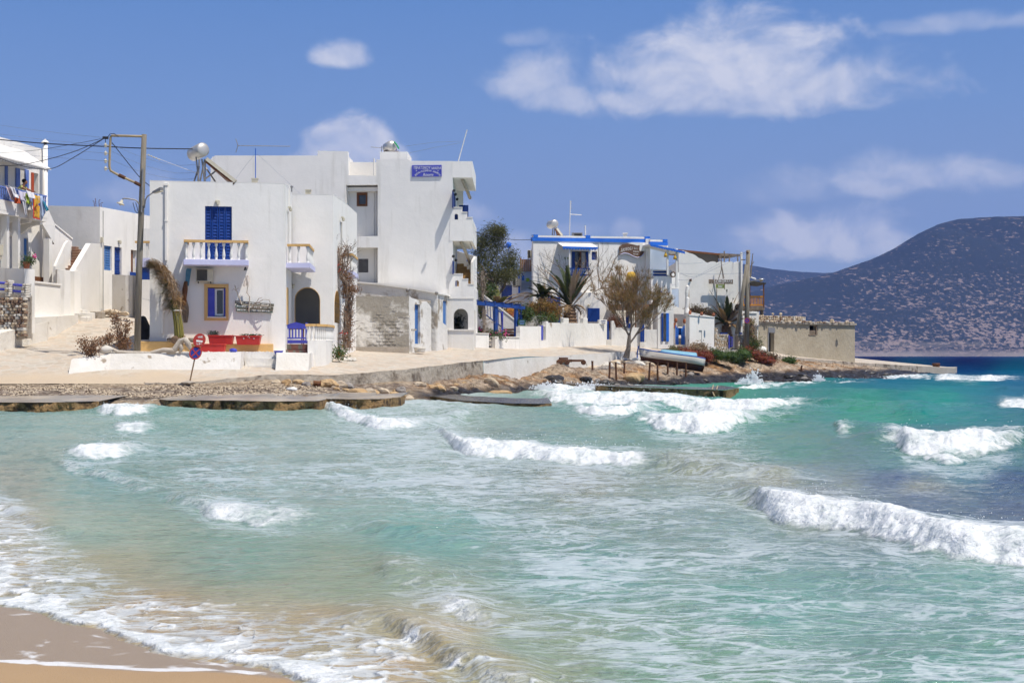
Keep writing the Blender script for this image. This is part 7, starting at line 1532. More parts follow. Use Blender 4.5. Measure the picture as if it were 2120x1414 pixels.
for k in range(46):   # broken edge stones along the roof slab
    f = k/46; x = 1568+f*203; fr = R1 if x < 1621 else R2; y = 664.5+ (x-1568)*.022+rr.uniform(-1.2,1.0); u, z = fr.uv(x,y,.1); stone(fr, h8, u, .02+rr.uniform(-.1,.1), z, rr.uniform(.16,.34), rr.uniform(.07,.14), .4, rr.choice((0,0,2,1)), rr.randrange(99))
UR = Fr((1572,111),(1668,114.5)); polyw(h8, 'upper_roof', UR, [(1570,672),(1668,672),(1668,656),(1571,653)], [], -3, -.1, M_MORTAR)
for k in range(64):
    row = k//22; x = 1571+(k%22)*4.5+rr.uniform(-1,1); 
    if x > 1666: continue
    u, z = UR.uv(x, 654.5+row*4.6+(x-1571)*.03+rr.uniform(-.6,.6)); stone(UR, h8, u, -.06, z, rr.uniform(.13,.26), rr.uniform(.10,.2), .3, rr.choice((0,0,0,2,1)), rr.randrange(99))
for (x, y, r) in ((1722,664,.16),(1753,667,.16),(1616,650,.12),(1600,650,.1)): mb = MB(); mb.blob(W(x,y,114.5), (r*1.2,r,r), int(x), 1, .2); single('rock', mb, M_STONE, 'loose pale stone lying on the crumbling shed roof', 'rock', 'loose stones on the shed roof')
# stone gate piers by the palm
sp_ = empty('stone_wall', XY(1500,100)+(2.2,), 'dry stone garden wall of small pale stones with a blue metal gate', 'wall')
for (xa,xb,yt,D) in ((1479.5,1508,692,100.8),(1527,1545,693,101.6),(1479.5,1486,679,100.9)):
    fr = Fr((xa,D),(xb,D+.3)); polyw(sp_, 'core', fr, [(xa,728),(xb,728),(xb,yt+1),(xa,yt+1)], [], -.5, -.05, M_MORTAR)
    y = yt; yend = 722 if yt > 680 else 692
    while y < yend:
        x = xa
        while x < xb-1.2:
            wpx = min(rr.uniform(2.6,5.5), xb-x); u, z = fr.uv(x+wpx/2,y+1.6); stone(fr, sp_, u, -.03+rr.uniform(-.02,.03), z, wpx*101/F, .105, .16, rr.choice((0,0,2,2,0)), rr.randrange(99)); x += wpx+.15
        y += 3.3
mb = MB(); fr = Fr((1507,101),(1518,101)); fr.pbox(mb, 1508.5,1511,694,722,-.05,.05); mb.build('gate_post', M_VIOLET, sp_)
for (a,b,c_,d) in ((1511,1517,697.5,699),(1511,1517,716,717.5),(1513.5,1514.5,699,716),(1516.2,1517.4,697.5,717.5)): mb = MB(); fr.pbox(mb, a,b,c_,d,-.03,.01); mb.build('gate_bar', M_VIOLET, sp_)
mb = MB(); fr = Fr((1517,102),(1528,102)); fr.pbox(mb, 1517.5,1527,692,722,-.5,0); mb.build('pier', M_WHITEOLD, sp_)
for x in (1491,1499,1530): mb = MB(); fr = Fr((x,101.3),(x+8,101.3)); fr.pbox(mb, x,x+7,688.5,692,-.3,-.1); single('blue_trough', mb, M_NAVY, 'dark blue trough on top of the dry stone wall', 'trough', 'blue troughs on the dry stone wall')
# low rough wall edging the lane behind the boat
rw2 = empty('kerb_wall', XY(1400,96)+(2.0,), 'low rough stone kerb wall between the lane and the flower bank', 'wall')
for (a,b,Da,Db,ya,yb) in ((1342,1480,94.2,99.6,727,725.5),(1480,1560,99.7,103.2,725.5,727)):
    fr = Fr((a,Da),(b,Db)); p0 = fr.uv(a,ya); p1 = fr.uv(b,yb); mb = MB(); fr.wall(mb, [(p0[0],1.2),(p1[0],1.2),(p1[0],p1[1]+.05),(p0[0],p0[1]+.05)], [], -.25, .08); mb.build('wall', M_WHITEOLD, rw2)
mb = MB(); mb.blob(W(1577,724,106), (.42,.3,.28), 4, 2, .25); single('white_boulder', mb, M_WHITEOLD, 'whitewashed boulder at the corner of the beige shed', 'boulder', smooth=True)
# ------------------------------------------------------------------ plants
def leafmat(n, a, b, t=.3): return mat(n, a, b, 3, rough=.7, trans=t)
M_TAM = leafmat('tamarisk_foliage', (.085,.095,.035), (.17,.165,.07)); M_TAMB = leafmat('dry_tamarisk_foliage', (.36,.20,.09), (.28,.20,.08))
M_PALMG = leafmat('palm_green', (.05,.07,.025), (.10,.12,.04)); M_PALMB = leafmat('palm_dry', (.32,.20,.09), (.42,.29,.16)); M_PALMP = leafmat('palm_pale_dry', (.36,.26,.17), (.46,.36,.26))
M_RUSTL = leafmat('rust_foliage', (.36,.19,.06), (.27,.18,.06)); M_DRYL = leafmat('dry_leaves', (.22,.115,.06), (.34,.20,.11)); M_REDL = leafmat('red_succulent', (.30,.06,.04), (.22,.09,.045)); M_GRNL = leafmat('green_succulent', (.05,.10,.025), (.10,.15,.04))
M_BARK = mat('bark', (.14,.10,.075), (.24,.18,.14), 6, rough=.95, bump=.02, bscale=25, stretch=(1,1,.4)); M_BARKG = mat('grey_bark', (.19,.15,.12), (.30,.25,.20), 6, rough=.95, bump=.02, bscale=25)
M_PINK = mat('pink_petals', (.62,.06,.22), (.75,.12,.35), 5); M_ORF = mat('orange_petals', (.65,.28,.04), (.7,.38,.08), 5); M_FIBRE = mat('palm_fibre', (.14,.085,.05), (.24,.16,.10), 9, rough=.95, bump=.03, bscale=20)
def leaves(mb, rr, n, blobs, size, asp=.35, up=0.0, clump=9, holes=.42):
    # leaf-sized blades gathered into clumps through the crown's volume
    k = 0; tot = sum(b[2] for b in blobs) if len(blobs[0]) > 2 else len(blobs)
    while k < n:
        c, r = rr.choice(blobs)[:2]
        d = Vector((rr.gauss(0,1), rr.gauss(0,1), rr.gauss(0,1))).normalized()*(rr.random()**.4)
        p = Vector((c[0]+d.x*r[0], c[1]+d.y*r[1], c[2]+d.z*r[2]))
        if rr.random() < holes and math.sin(p.x*3.1+p.z*2.3)*math.sin(p.z*3.7-p.x*1.9+p.y) > .0: continue
        for _ in range(clump):
            q = p+Vector((rr.gauss(0,size*1.4), rr.gauss(0,size*1.4), rr.gauss(0,size*1.4)))
            t = Vector((rr.gauss(0,1), rr.gauss(0,1), rr.gauss(0,1)+up)).normalized()*size; s = t.cross(Vector((rr.gauss(0,1),rr.gauss(0,1),rr.gauss(0,1)))).normalized()*size*asp
            mb.add([q-s*.5, q+s*.5, q+t+s*.3, q+t-s*.3], [(0,1,2,3)]); k += 1
def branch(mb, rr, p, d, L_, r, depth, spread=.5, tips=None, seg=3, up=.15, kids=(2,3), shrink=.7):
    pts = [p]; q = Vector(p); dd = Vector(d).normalized()
    for i in range(seg): dd = (dd+Vector((rr.gauss(0,.10), rr.gauss(0,.10), rr.gauss(0,.06)+up*.2))).normalized(); q = q+dd*L_/seg; pts.append(q.copy())
    mb.tube(pts, [r*(1-.35*i/seg) for i in range(seg+1)], 5 if r > .02 else 3, cap=False)
    if tips is not None and depth <= 1: tips.append((q.copy(), dd.copy()))
    if depth > 0:
        for _ in range(rr.randint(*kids)):
            nd_ = (dd+Vector((rr.gauss(0,spread), rr.gauss(0,spread), rr.gauss(0,spread*.6)+up))).normalized()
            branch(mb, rr, pts[rr.choice((-1,-1,-2))], nd_, L_*rr.uniform(shrink-.1,shrink+.12), r*.6, depth-1, spread, tips, seg, up, kids, shrink)
def blobpx(l, D): return [((WX(a,D)+0, D+dd, WZ(b,D)), (rx/F*D, ry_*rx/F*D if False else rx/F*D, ry/F*D)) for a,b,rx,ry,dd in l for ry_ in (1,)]
def frond(root, base, az, el, L_, droop, m, width=.5, n=20, name='frond', curl=0.0):
    mb = MB(); p = Vector(base); pts = []; e = el; step = L_/9
    h = Vector((math.cos(az), math.sin(az), 0))
    for i in range(10):
        pts.append(p.copy()); p = p+(h*math.cos(e)+Vector((0,0,math.sin(e))))*step; e -= droop/9*(1+i*.12)
    mb.tube(pts, [.035*(1-.085*i) for i in range(10)], 4, cap=False)
    for k in range(n):
        f = .12+.88*k/n; i = min(8, int(f*9)); q = pts[i].lerp(pts[i+1], f*9-i); t = (pts[i+1]-pts[i]).normalized(); s = t.cross(Vector((0,0,1))); s = s.normalized() if s.length > .05 else Vector((-h.y,h.x,0))
        l = width*math.sin(min(1, .25+f*.9)*math.pi)**.6 if f < .95 else width*.4
        for sg_ in (-1, 1):
            d = (t*(.75+.4*f)+s*sg_*(.75-.25*f)+Vector((0,0,.22-curl+rng.uniform(-.18,.12)))).normalized()*l*rng.uniform(.8,1.1); wv_ = t*.085
            mb.add([q-wv_, q+wv_, q+d+Vector((0,0,-.06*l))], [(0,1,2)])
    o = mb.build(name, m, root); return o
def palm(label, px, py, D, trunk_h, trunk_r, fr_list, green, seed, trunkmat=None):
    rr = random.Random(seed); base = W(px, py, D); e = empty('palm_tree', base, label, 'palm tree')
    mb = MB(); prof = []; k = 0
    for i in range(12): f = i/11; prof.append((trunk_r*(1.1-.35*f+(.14 if i%2 else 0)), trunk_h*f))
    mb.lathe(prof, base, 12); mb.build('trunk', M_FIBRE, e)
    mb = MB()
    for i in range(70): a = rr.uniform(0,6.28); z = rr.uniform(.05,1)*trunk_h; c = base+Vector((math.cos(a)*trunk_r, math.sin(a)*trunk_r, z)); d = Vector((math.cos(a)*.12, math.sin(a)*.12, .13)); s = Vector((-math.sin(a),math.cos(a),0))*.05; mb.add([c-s,c+s,c+d],[(0,1,2)])
    mb.build('leaf_bases', M_FIBRE, e, kind='stuff')
    top = base+Vector((0,0,trunk_h))
    for (az, el, L_, dr, wd) in fr_list:
        frond(e, top+Vector((rr.uniform(-.08,.08),rr.uniform(-.08,.08),rr.uniform(-.05,.1))), az, el, L_, dr, green if rr.random() < wd else rr.choice((M_PALMB, M_PALMB, M_PALMP)), n=46)
    return e
def fan(n, a0, a1, L0, L1, green_p, seed, dr=(.3,1.0)):
    rr = random.Random(seed); l = []
    for i in range(n):
        ele = math.radians(a0+(a1-a0)*i/(n-1)); az = rr.uniform(0, 6.28)
        if math.cos(ele) < .2: az = rr.uniform(0,6.28)
        l.append((az, min(1.45, abs(ele)), rr.uniform(L0,L1), rr.uniform(*dr), green_p))
    return l
# dark tamarisk between the houses
t1 = empty('tamarisk_tree', W(1030,660,92), 'big dark green feathery tamarisk between the guest house and the blue banded house', 'tree')
rr = random.Random(5); mb = MB(); mb.tube([W(1042,668,92),W(1036,635,92),W(1030,612,92),W(1022,590,92),W(1012,560,92)], [.17,.15,.13,.1,.06], 7); mb.tube([W(1030,612,92),W(1042,598,92.3),W(1048,580,92),W(1056,560,91.6)], [.09,.08,.06,.04], 6); mb.tube([W(1022,590,92),W(1005,570,91.5),W(995,545,91.5)], [.08,.06,.03], 6)
mb.build('trunk', M_BARK, t1)
bl = blobpx([(1010,520,22,30,0),(1028,500,20,26,.3),(1018,480,11,10,0),(1000,560,22,30,-.3),(1035,545,26,26,0),(1055,535,16,20,.5),(1046,572,20,14,-.4),(1008,595,22,14,0),(990,540,12,34,.6),(1066,560,8,10,.2),(1026,575,22,18,.6),(1035,484,8,10,0),(1000,500,14,20,.4)], 92)
mb = MB(); leaves(mb, rr, 15000, bl, .15, .20, .3, 8, .55); mb.build('crown', M_TAM, t1)
mb = MB(); leaves(mb, rr, 2500, bl, .13, .22, .3, 7, .8); mb.build('crown', leafmat('tamarisk_light', (.13,.13,.05),(.18,.17,.08)), t1)
# shore tree, half bare
t2 = empty('shore_tree', W(1302,738,88.5), 'nearly bare brown tamarisk leaning on the quay beside the boat', 'tree')
rr = random.Random(11); mb = MB(); D = 88.5
mb.tube([W(1296,741,D),W(1301,722,D),W(1302,706,D),W(1303,694,D)], [.20,.15,.12,.10], 8); mb.build('trunk', M_BARKG, t2)
mb = MB(); tips = []
for (pts, r) in (([(1303,696),(1295,682),(1284,664),(1270,640)],.07),([(1303,696),(1307,678),(1306,655),(1302,625)],.075),([(1303,712),(1318,692),(1340,676),(1358,656)],.07),([(1307,678),(1322,660),(1330,635)],.06),([(1295,682),(1290,655),(1288,625)],.05)):
    P3 = [W(a,b,D+.3*math.sin(i*2+a)) for i,(a,b) in enumerate(pts)]; mb.tube(P3, [r*(1-.2*i) for i in range(len(P3))], 6)
    for i in range(1, len(P3)):
        d = (P3[i]-P3[i-1]).normalized()
        for _ in range(4): branch(mb, rr, P3[i].lerp(P3[i-1], rr.random()*.6), d+Vector((rr.gauss(0,.45), rr.gauss(0,.45), .35)), rr.uniform(.62,1.0), r*.42, 3, .30, tips, 3, .14, (2,3), .74)
mb.build('branches', M_BARKG, t2)
def sprigs(mb, rr, tips, n, L0, w_, sp=.35):
    for (p, d) in tips:
        for _ in range(n):
            t = (d+Vector((rr.gauss(0,sp), rr.gauss(0,sp), rr.gauss(0,sp)+.15))).normalized()*rr.uniform(.5,1)*L0; q = p+Vector((rr.gauss(0,.06),rr.gauss(0,.06),rr.gauss(0,.06))); s = t.cross(Vector((rr.gauss(0,1),rr.gauss(0,1),.2))).normalized()*w_
            mb.add([q-s, q+s, q+t], [(0,1,2)])
mb = MB(); sprigs(mb, rr, tips, 5, .46, .014); mb.build('crown', M_TAMB, t2)
mb = MB(); sprigs(mb, rr, [t for i, t in enumerate(tips) if i % 4 == 0 or t[0].x > WX(1325,D)], 4, .36, .014); mb.build('crown', leafmat('olive_sprigs', (.12,.12,.04),(.2,.17,.07)), t2)
print('tips', len(tips))
# palms
palm('large palm with long mixed green and brown fronds behind the garden wall', 1180, 672, 92.5, 1.15, .42, [(a, e, l, d, g) for a, e, l, d, g in
   [(3.0,1.15,3.4,.9,.8),(2.9,.85,3.2,1.1,.7),(3.3,1.3,3.3,.6,.9),(2.7,.6,2.9,1.2,.3),(3.1,1.0,3.5,.8,.9),(2.5,1.2,3.2,.5,.8),(3.4,.95,3.3,.9,.8),(2.2,1.35,3.4,.4,.9),(1.6,1.4,3.4,.3,.9),(4.4,1.4,3.3,.3,.7),(4.9,1.3,3.2,.4,.5),
    (.3,1.2,3.2,.4,.3),(.1,1.0,3.0,.1,.5),(-.2,.95,3.1,-.1,.6),(.4,1.3,3.3,.2,.3),(.0,1.15,2.9,.6,.2),(-.4,1.25,3.1,.3,.3),(.6,1.35,3.2,.3,.4),(-.6,1.0,2.8,.2,.5),(.2,.75,2.4,-.2,.4),(5.4,1.4,3.2,.3,.4),(3.6,1.2,3.2,.6,.7),(4.0,1.2,3.0,.6,.6),(3.1,.5,2.6,1.5,.1),(2.9,1.45,3.5,.3,1),(1.0,1.3,3.0,.5,.3),(-.1,.3,1.3,1.2,0),(.4,.2,1.2,1.6,0),(3.2,.1,1.2,1.5,0),(4.5,.3,1.2,1.8,0)]], M_PALMG, 3)
palm('smaller palm with a ragged dry skirt left of the large palm', 1122, 648, 94, .95, .28, fan(20, 15, 80, 1.3, 1.9, .6, 9, (.6,1.3)), M_PALMG, 4)
palm('wind blown palm with dry brown fronds by the dry stone wall', 1504, 700, 102.6, .9, .36, [(3.1,1.1,2.6,.5,.6),(3.0,.8,2.5,.6,.7),(3.3,1.3,2.7,.3,.7),(2.8,.5,2.2,.8,.3),(3.2,.95,2.7,.5,.7),(2.4,1.2,2.5,.4,.8),(1.6,1.4,2.6,.2,.9),(4.5,1.4,2.5,.2,.6),(0,1.2,2.6,.2,.3),(.2,1.0,2.6,.1,.3),(-.2,.8,2.4,0,.2),(.1,.6,2.2,.2,.1),(.3,1.3,2.6,.2,.3),(-.3,1.1,2.6,.3,.2),(.1,.4,1.9,.3,.1),(5,1.2,2.3,.4,.2),(5.6,.9,2.2,.5,.1),(4.2,1.0,2.1,.6,.2),(3.6,.7,2.0,.9,.2),(.4,.2,1.3,.8,0),(3.3,.3,1.3,1.2,0),(4.7,.5,1.6,1,.1),(5.2,.3,1.3,1,0),(2.9,1.4,2.7,.2,.9)], M_PALMG, 5)
# tied palm against the ochre trimmed house
tp = empty('tied_palm', W(366,702,56.6), 'young palm tied into a bundle with cord, its dry crown blown to the left', 'palm tree')
rr = random.Random(14); D = 56.4
def spine(f):   # centre line of the bundle in photo pixels
    P = [(371,704),(370,680),(366,650),(360,625),(352,600),(342,575),(330,555),(314,541)]; k = f*(len(P)-1); i = min(int(k), len(P)-2); t = k-i; return (P[i][0]+(P[i+1][0]-P[i][0])*t, P[i][1]+(P[i+1][1]-P[i][1])*t)
for k in range(11):
    a = 2*math.pi*k/11; mb = MB(); pts = []
    for j in range(7): x, y = spine(j*.075); pts.append(W(x+(8.5-j*.3)*math.cos(a), y, D+.16*math.sin(a)))
    mb.tube(pts, [.045,.042,.04,.036,.032,.028,.024], 6); mb.build('frond_stalk', mat('yellow_green_stalk',(.16,.15,.03),(.26,.22,.06),3,stretch=(4,4,.5)) if k == 0 else MATS['yellow_green_stalk'], tp, smooth=True)
for k in range(260):
    f = rr.uniform(.34,.97); x, y = spine(f); x2, y2 = spine(min(1,f+.05)); t = W(x2,y2,D)-W(x,y,D); t = t.normalized() if t.length else Vector((0,0,1))
    a = rr.uniform(0,6.28); r = (17*(1-max(0,f-.78)*2.8))*rr.uniform(.3,1); s0 = Vector((math.cos(a),math.sin(a)*.8,0)); c = W(x,y,D)+s0*r/F*D
    mb = MB()
    for q in range(12):
        c2 = c+Vector((rr.gauss(0,.04),rr.gauss(0,.04),rr.gauss(0,.05))); d = (t*rr.uniform(-.3,.9)+s0*rr.uniform(.2,1.0)+Vector((-.35,0,-.25+rr.gauss(0,.3)))).normalized()*rr.uniform(.16,.42); w_ = t.cross(d).normalized()*.014 if t.cross(d).length else Vector((.01,0,0)); m1 = c2+d*.55; tip = c2+d+Vector((-.03,0,-.10))
        mb.add([c2-w_,c2+w_,m1+w_*.7,m1-w_*.7,tip], [(0,1,2,3),(3,2,4)])
    mb.build('dry_leaflets', M_PALMG if rr.random() < .5 and s0.x < .3 else rr.choice((M_PALMB,M_PALMP,M_PALMB)), tp)
for y in (643,): 
    mb = MB(); c = W(366,y,D); mb.lathe([(.21,-.02),(.225,0),(.21,.02)], c, 14); mb.build('cord', M_WHITEP, tp)
mb = MB(); mb.blob(W(371,705,D), (.28,.25,.20), 3, 3, .3); mb.build('root_fibre', M_FIBRE, tp)
mb = MB(); mb.tube([W(291,617,56.6),W(330,628,56.9),W(358,641,56.4)], .008, 4); single('cord', mb, M_WHITEP, 'white cord tying the bundled palm back to the utility pole', 'cord')
# rust coloured bush and garden greenery
def bush(name, label, px, py, D, blobs, n, size, m, m2=None, cat='shrub', seed=1, stems=True, group=None, asp=.4, up=.2):
    rr = random.Random(seed); e = empty(name, W(px,py,D), label, cat, group); b_ = blobpx(blobs, D)
    if stems:
        mb = MB(); base = W(px,py,D)
        for c, r in b_:
            for _ in range(3): t = Vector(c)+Vector((rr.gauss(0,.4)*r[0], rr.gauss(0,.4)*r[1], rr.uniform(-.3,.5)*r[2])); mb.tube([base+Vector((rr.gauss(0,.05),0,0)), base.lerp(t,.5)+Vector((rr.gauss(0,.08),0,rr.gauss(0,.05))), t], [.025,.018,.008], 4, cap=False)
        mb.build('stems', M_BARK, e)
    mb = MB(); leaves(mb, rr, n, b_, size, asp, up, 6, .4); mb.build('foliage', m, e, kind='stuff')
    if m2: mb = MB(); leaves(mb, rr, n//3, b_, size, asp, up, 5, .4); mb.build('foliage', m2, e, kind='stuff')
    return e
bush('shrub', 'dense rust coloured bush beside the large palm', 1128, 670, 90.5, [(1105,645,16,16,0),(1125,635,22,14,0),(1148,645,18,18,.3),(1135,655,22,14,0),(1100,660,12,8,0)], 8000, .10, M_RUSTL, leafmat('olive_foliage',(.10,.10,.03),(.16,.13,.04)))
bush('shrub', 'low green shrub at the foot of the rust coloured bush', 1128, 672, 89.5, [(1120,660,14,9,0),(1145,662,10,8,0)], 500, .12, M_GRNL, seed=2)
bush('shrub', 'red brown creeper behind the white garden wall by the bare tree', 1280, 680, 95.4, [(1275,668,16,12,0),(1265,672,8,8,0)], 2200, .10, leafmat('red_brown_creeper',(.22,.08,.04),(.16,.07,.03)), seed=3)
bush('shrub', 'green shrubs under the tamarisk behind the pergola', 1010, 660, 88, [(1010,610,14,14,0),(1003,640,10,20,0),(1075,645,12,10,1),(1050,655,12,7,0),(1090,650,8,10,0)], 4200, .13, M_GRNL, M_TAM, seed=4)
e = palm('young palm drooping in the garden above the pergola', 1030, 650, 88.5, .3, .12, [(.1,.7,2.2,.5,.3),(-.2,.5,2.0,.6,.4),(.3,.9,2.0,.7,.7),(3,1.1,1.5,.8,.9),(2.6,.8,1.4,.9,.9),(1.5,1.3,1.6,.5,1),(4.6,1.0,1.5,.8,.6),(.0,.35,1.8,.6,.1),(5.4,.9,1.6,.9,.4)], leafmat('yellow_green_palm',(.15,.17,.04),(.25,.24,.09)), 8)
e = bush('flower_pot', 'terracotta pot of orange flowers on the garden wall behind the pergola', 1057, 651, 87, [(1058,642,8,5,0)], 500, .08, M_ORF, cat='flower pot', seed=5, stems=False)
mb = MB(); mb.lathe([(.18,0),(.24,.4),(.26,.4)], W(1057,658,87), 12); mb.build('pot', M_TERRA, e)
# dead climber on the guest house corner and pink bougainvillea
def climber(name, label, pts, D, n, m, seed, size=.07, flowers=None, wide=6, cat='climber', trunks=4, gap=.0):
    rr = random.Random(seed); e = empty(name, W(*pts[0], D), label, cat); mb = MB()
    for k in range(trunks):
        P3 = [W(a+rr.gauss(0,wide*.35)*(1 if i else .4), b, D+rr.gauss(0,.08)) for i, (a,b) in enumerate(pts)]; mb.tube(P3, [.05*(1-.8*i/len(P3)) for i in range(len(P3))], 5)
    tips = []
    for i in range(1, len(pts)):
        for _ in range(5):
            f = rr.random(); a = pts[i-1][0]+(pts[i][0]-pts[i-1][0])*f; b = pts[i-1][1]+(pts[i][1]-pts[i-1][1])*f
            branch(mb, rr, W(a,b,D), Vector((rr.gauss(0,.7), rr.gauss(0,.3), .5)), rr.uniform(.25,.5), .014, 2, .5, tips, 2, .1, (1,3), .7)
    mb.build('stems', M_BARKG, e)
    bl = []
    for i in range(1, len(pts)):
        for k in range(3): f = k/3; a = pts[i-1][0]+(pts[i][0]-pts[i-1][0])*f; b = pts[i-1][1]+(pts[i][1]-pts[i-1][1])*f; ww = wide*(pts[i][2] if len(pts[i]) > 2 else 1); bl.append(((WX(a,D),D,WZ(b,D)), (ww/F*D, .18, 9/F*D)))
    mb = MB(); leaves(mb, rr, n, bl, size, .6, 0, 5, .5); mb.build('foliage', m, e, kind='stuff')
    if flowers:
        mb = MB()
        for (a,b,c_) in flowers:
            for k in range(c_): mb.blob(W(a+rr.gauss(0,2.5),b+rr.gauss(0,2),D-.1), .035, k, 1, .3)
        mb.build('blossom', M_PINK if flowers[0][0] > 900 else M_RED, e, kind='stuff')
    return e
def cl(pts): return pts
P_L = [(716,724),(712,700),(716,672),(714,640),(720,610),(716,585),(702,560),(698,530),(697,512)]
climber('bougainvillea', 'dried bougainvillea climbing the right corner of the ochre trimmed house', P_L, 63.2, 1500, M_DRYL, 31, .055, [(708,690,3),(697,550,6),(716,687,2),(699,560,4)], 6, trunks=5)
climber('bougainvillea', 'dead brown climber tangled round the small right hand balcony', [(722,720),(722,690),(724,655),(722,625),(718,600),(716,570),(714,530),(720,508)], 63.6, 1700, M_DRYL, 33, .055, None, 9, trunks=4)
bush('shrub', 'thick brown tangle of dead climber below the small balcony', 724, 640, 63.4, [(722,590,16,12,0),(716,605,12,14,0),(730,600,12,10,0),(718,575,14,8,0),(700,545,8,22,0)], 1700, .07, M_DRYL, seed=35)
climber('dead_climber', 'dry grey climber standing beside the pergola stairs', [(1003,688),(1002,655),(1000,620),(1000,590),(998,560)], 81.2, 900, M_BARK, 37, .06, None, 5, trunks=5)
e = climber('pink_bougainvillea', 'pink flowering bougainvillea spilling over the low white planter walls', [(992,692),(1000,690),(1012,692),(1030,695),(1048,696)], 82.2, 1500, M_GRNL, 39, .07, [(992,680,9),(1000,687,6),(1008,689,5),(1025,688,4),(1036,685,7),(1046,692,7),(1050,692,4),(1044,687,4),(996,684,6),(1015,692,4)], 6, trunks=2)
# leafless vine on the blue banded house
e = empty('bare_vine', W(1230,606,96), 'leafless twisting vine branches on the ledge of the blue banded house', 'vine'); rr = random.Random(15); mb = MB(); tips = []
for pts in ([(1230,604),(1243,598),(1250,585),(1246,568),(1258,550)],[(1244,598),(1262,596),(1275,590)],[(1250,585),(1262,565),(1270,545)],[(1230,604),(1228,590),(1222,575),(1216,562)],[(1150,600),(1138,585),(1128,570),(1118,560)],[(1200,590),(1178,572),(1160,555),(1145,545)],[(1240,575),(1236,555),(1240,540)]):
    P3 = [W(a,b,96.3+.1*i) for i,(a,b) in enumerate(pts)]; mb.tube(P3, [.045*(1-.18*i) for i in range(len(P3))], 5)
    for i in range(1,len(P3)):
        for _ in range(3): branch(mb, rr, P3[i], (P3[i]-P3[i-1]).normalized()+Vector((rr.gauss(0,.5),rr.gauss(0,.2),.2)), rr.uniform(.4,.7), .016, 2, .5, tips, 3, .1, (2,3), .7)
mb.build('stems', M_BARKG, e)
# shrubs by the terrace
for (lb, px, py, D, bl, n, sd) in (('dead brown shrub at the far left end of the white terrace', 185, 737, 54.4, [(175,712,14,14,0),(195,715,14,16,0),(188,725,14,8,0)], 520, 51),
      ('small dried shrub behind the middle of the driftwood trunk', 222, 725, 55.0, [(215,705,12,9,0),(228,700,8,12,0)], 260, 52), ('tall dried shrub beside the utility pole', 250, 722, 55.6, [(245,690,14,20,0),(258,705,14,14,0),(240,665,8,14,0),(262,680,8,16,0),(252,715,16,8,0)], 800, 53)):
    bush('dry_shrub', lb, px, py, D, bl, int(n*1.7), .06, M_DRYL, seed=sd, asp=.7, group='dried shrubs along the driftwood')
bush('green_tuft', 'small green tuft at the foot of the terrace corner wall', 701, 739, 60.6, [(701,731,6,8,0)], 260, .10, M_GRNL, M_RUSTL, seed=54, cat='plant')
e = bush('potted_cactus', 'dark potted plant standing inside the guest house portico arch', 950, 690, 78, [(948,664,5,8,0),(944,672,5,10,0),(953,672,4,10,0),(948,682,6,10,0)], 700, .09, mat('dark_leaf',(.012,.02,.015)), seed=55, cat='potted plant')
e = bush('geranium', 'potted pink geranium on the yard wall of the laundry house', 57, 553, 66.0, [(57,540,7,7,0),(64,538,5,6,0),(50,546,4,5,0)], 500, .08, M_GRNL, seed=56, cat='potted plant')
mb = MB(); mb.lathe([(.12,0),(.17,.30),(.19,.30)], W(55,556,66.0), 12); mb.build('pot', M_TERRA, e); mb = MB(); [mb.blob(W(71+rng.gauss(0,1.6),532+rng.gauss(0,2),65.9), .045, i, 1, .2) for i in range(7)]; mb.build('blossom', M_PINK, e)
# coloured ground cover on the bank
def cover(label, blobs, D, n, m, seed, size=.09, m2=None):
    rr = random.Random(seed); mb = MB(); bl = []
    for a,b,rx,ry,dd in blobs: bl.append(((WX(a,D+dd), D+dd, WZ(b,D+dd)), (rx/F*D, .7, ry/F*D)))
    for c, r in bl: mb.blob(c, (r[0]*.86, r[1]*.8, r[2]*.82), rr.randrange(99), 2, .12)
    leaves(mb, rr, n, bl, size, .5, .5, 5, .15)
    o = single('ground_cover', mb, m, label, 'ground cover', 'succulent cushions on the bank behind the boat', kind='stuff'); return o
cover('red succulent cushion directly behind the boat', [(1425,732,26,9,0),(1452,735,18,9,.3),(1405,730,18,6,0),(1440,742,20,6,-.4),(1465,738,10,8,0)], 95.5, 4200, M_REDL, 61)
cover('green succulent cushion right of the boat stern', [(1490,737,22,10,0),(1512,738,16,9,.2),(1478,733,12,7,0)], 96.5, 4200, M_GRNL, 62)
cover('dark green cushion below the dried pinkish bush', [(1540,733,16,12,0),(1528,741,10,7,0)], 98.5, 2600, M_GRNL, 63)
cover('red succulent strip running down from the pole to the ramp', [(1560,733,14,7,0),(1575,742,18,6,0),(1548,727,8,6,0),(1590,747,16,4,0)], 100, 2600, M_REDL, 64)
cover('brownish green mixed cushion beside the concrete ramp', [(1595,741,16,8,0),(1578,736,10,6,.3)], 101.5, 1800, leafmat('dull_green',(.08,.07,.035),(.14,.09,.04)), 65)
cover('tan dry grass tuft against the white courtyard block', [(1442,722,14,7,0),(1455,727,14,5,0)], 96.3, 1500, leafmat('tan_grass',(.32,.24,.14),(.4,.3,.2)), 66, .12)
cover('olive green tuft between the kerb wall and the boat', [(1393,727,7,7,0),(1400,731,7,6,0)], 94.6, 900, leafmat('olive_tuft',(.10,.11,.03),(.16,.15,.05)), 67)
cover('isolated small green cushion on the rock below the ramp', [(1633,746,9,4,0),(1628,748,6,3,0),(1640,748,5,3,0)], 103, 1100, M_GRNL, 68)
bush('oleander', 'green oleander shoots beside the whitewashed boulder', 1562, 735, 103, [(1562,720,8,14,0),(1543,712,6,12,0),(1568,712,5,8,0)], 900, .16, M_GRNL, seed=69, asp=.2, up=1.2)
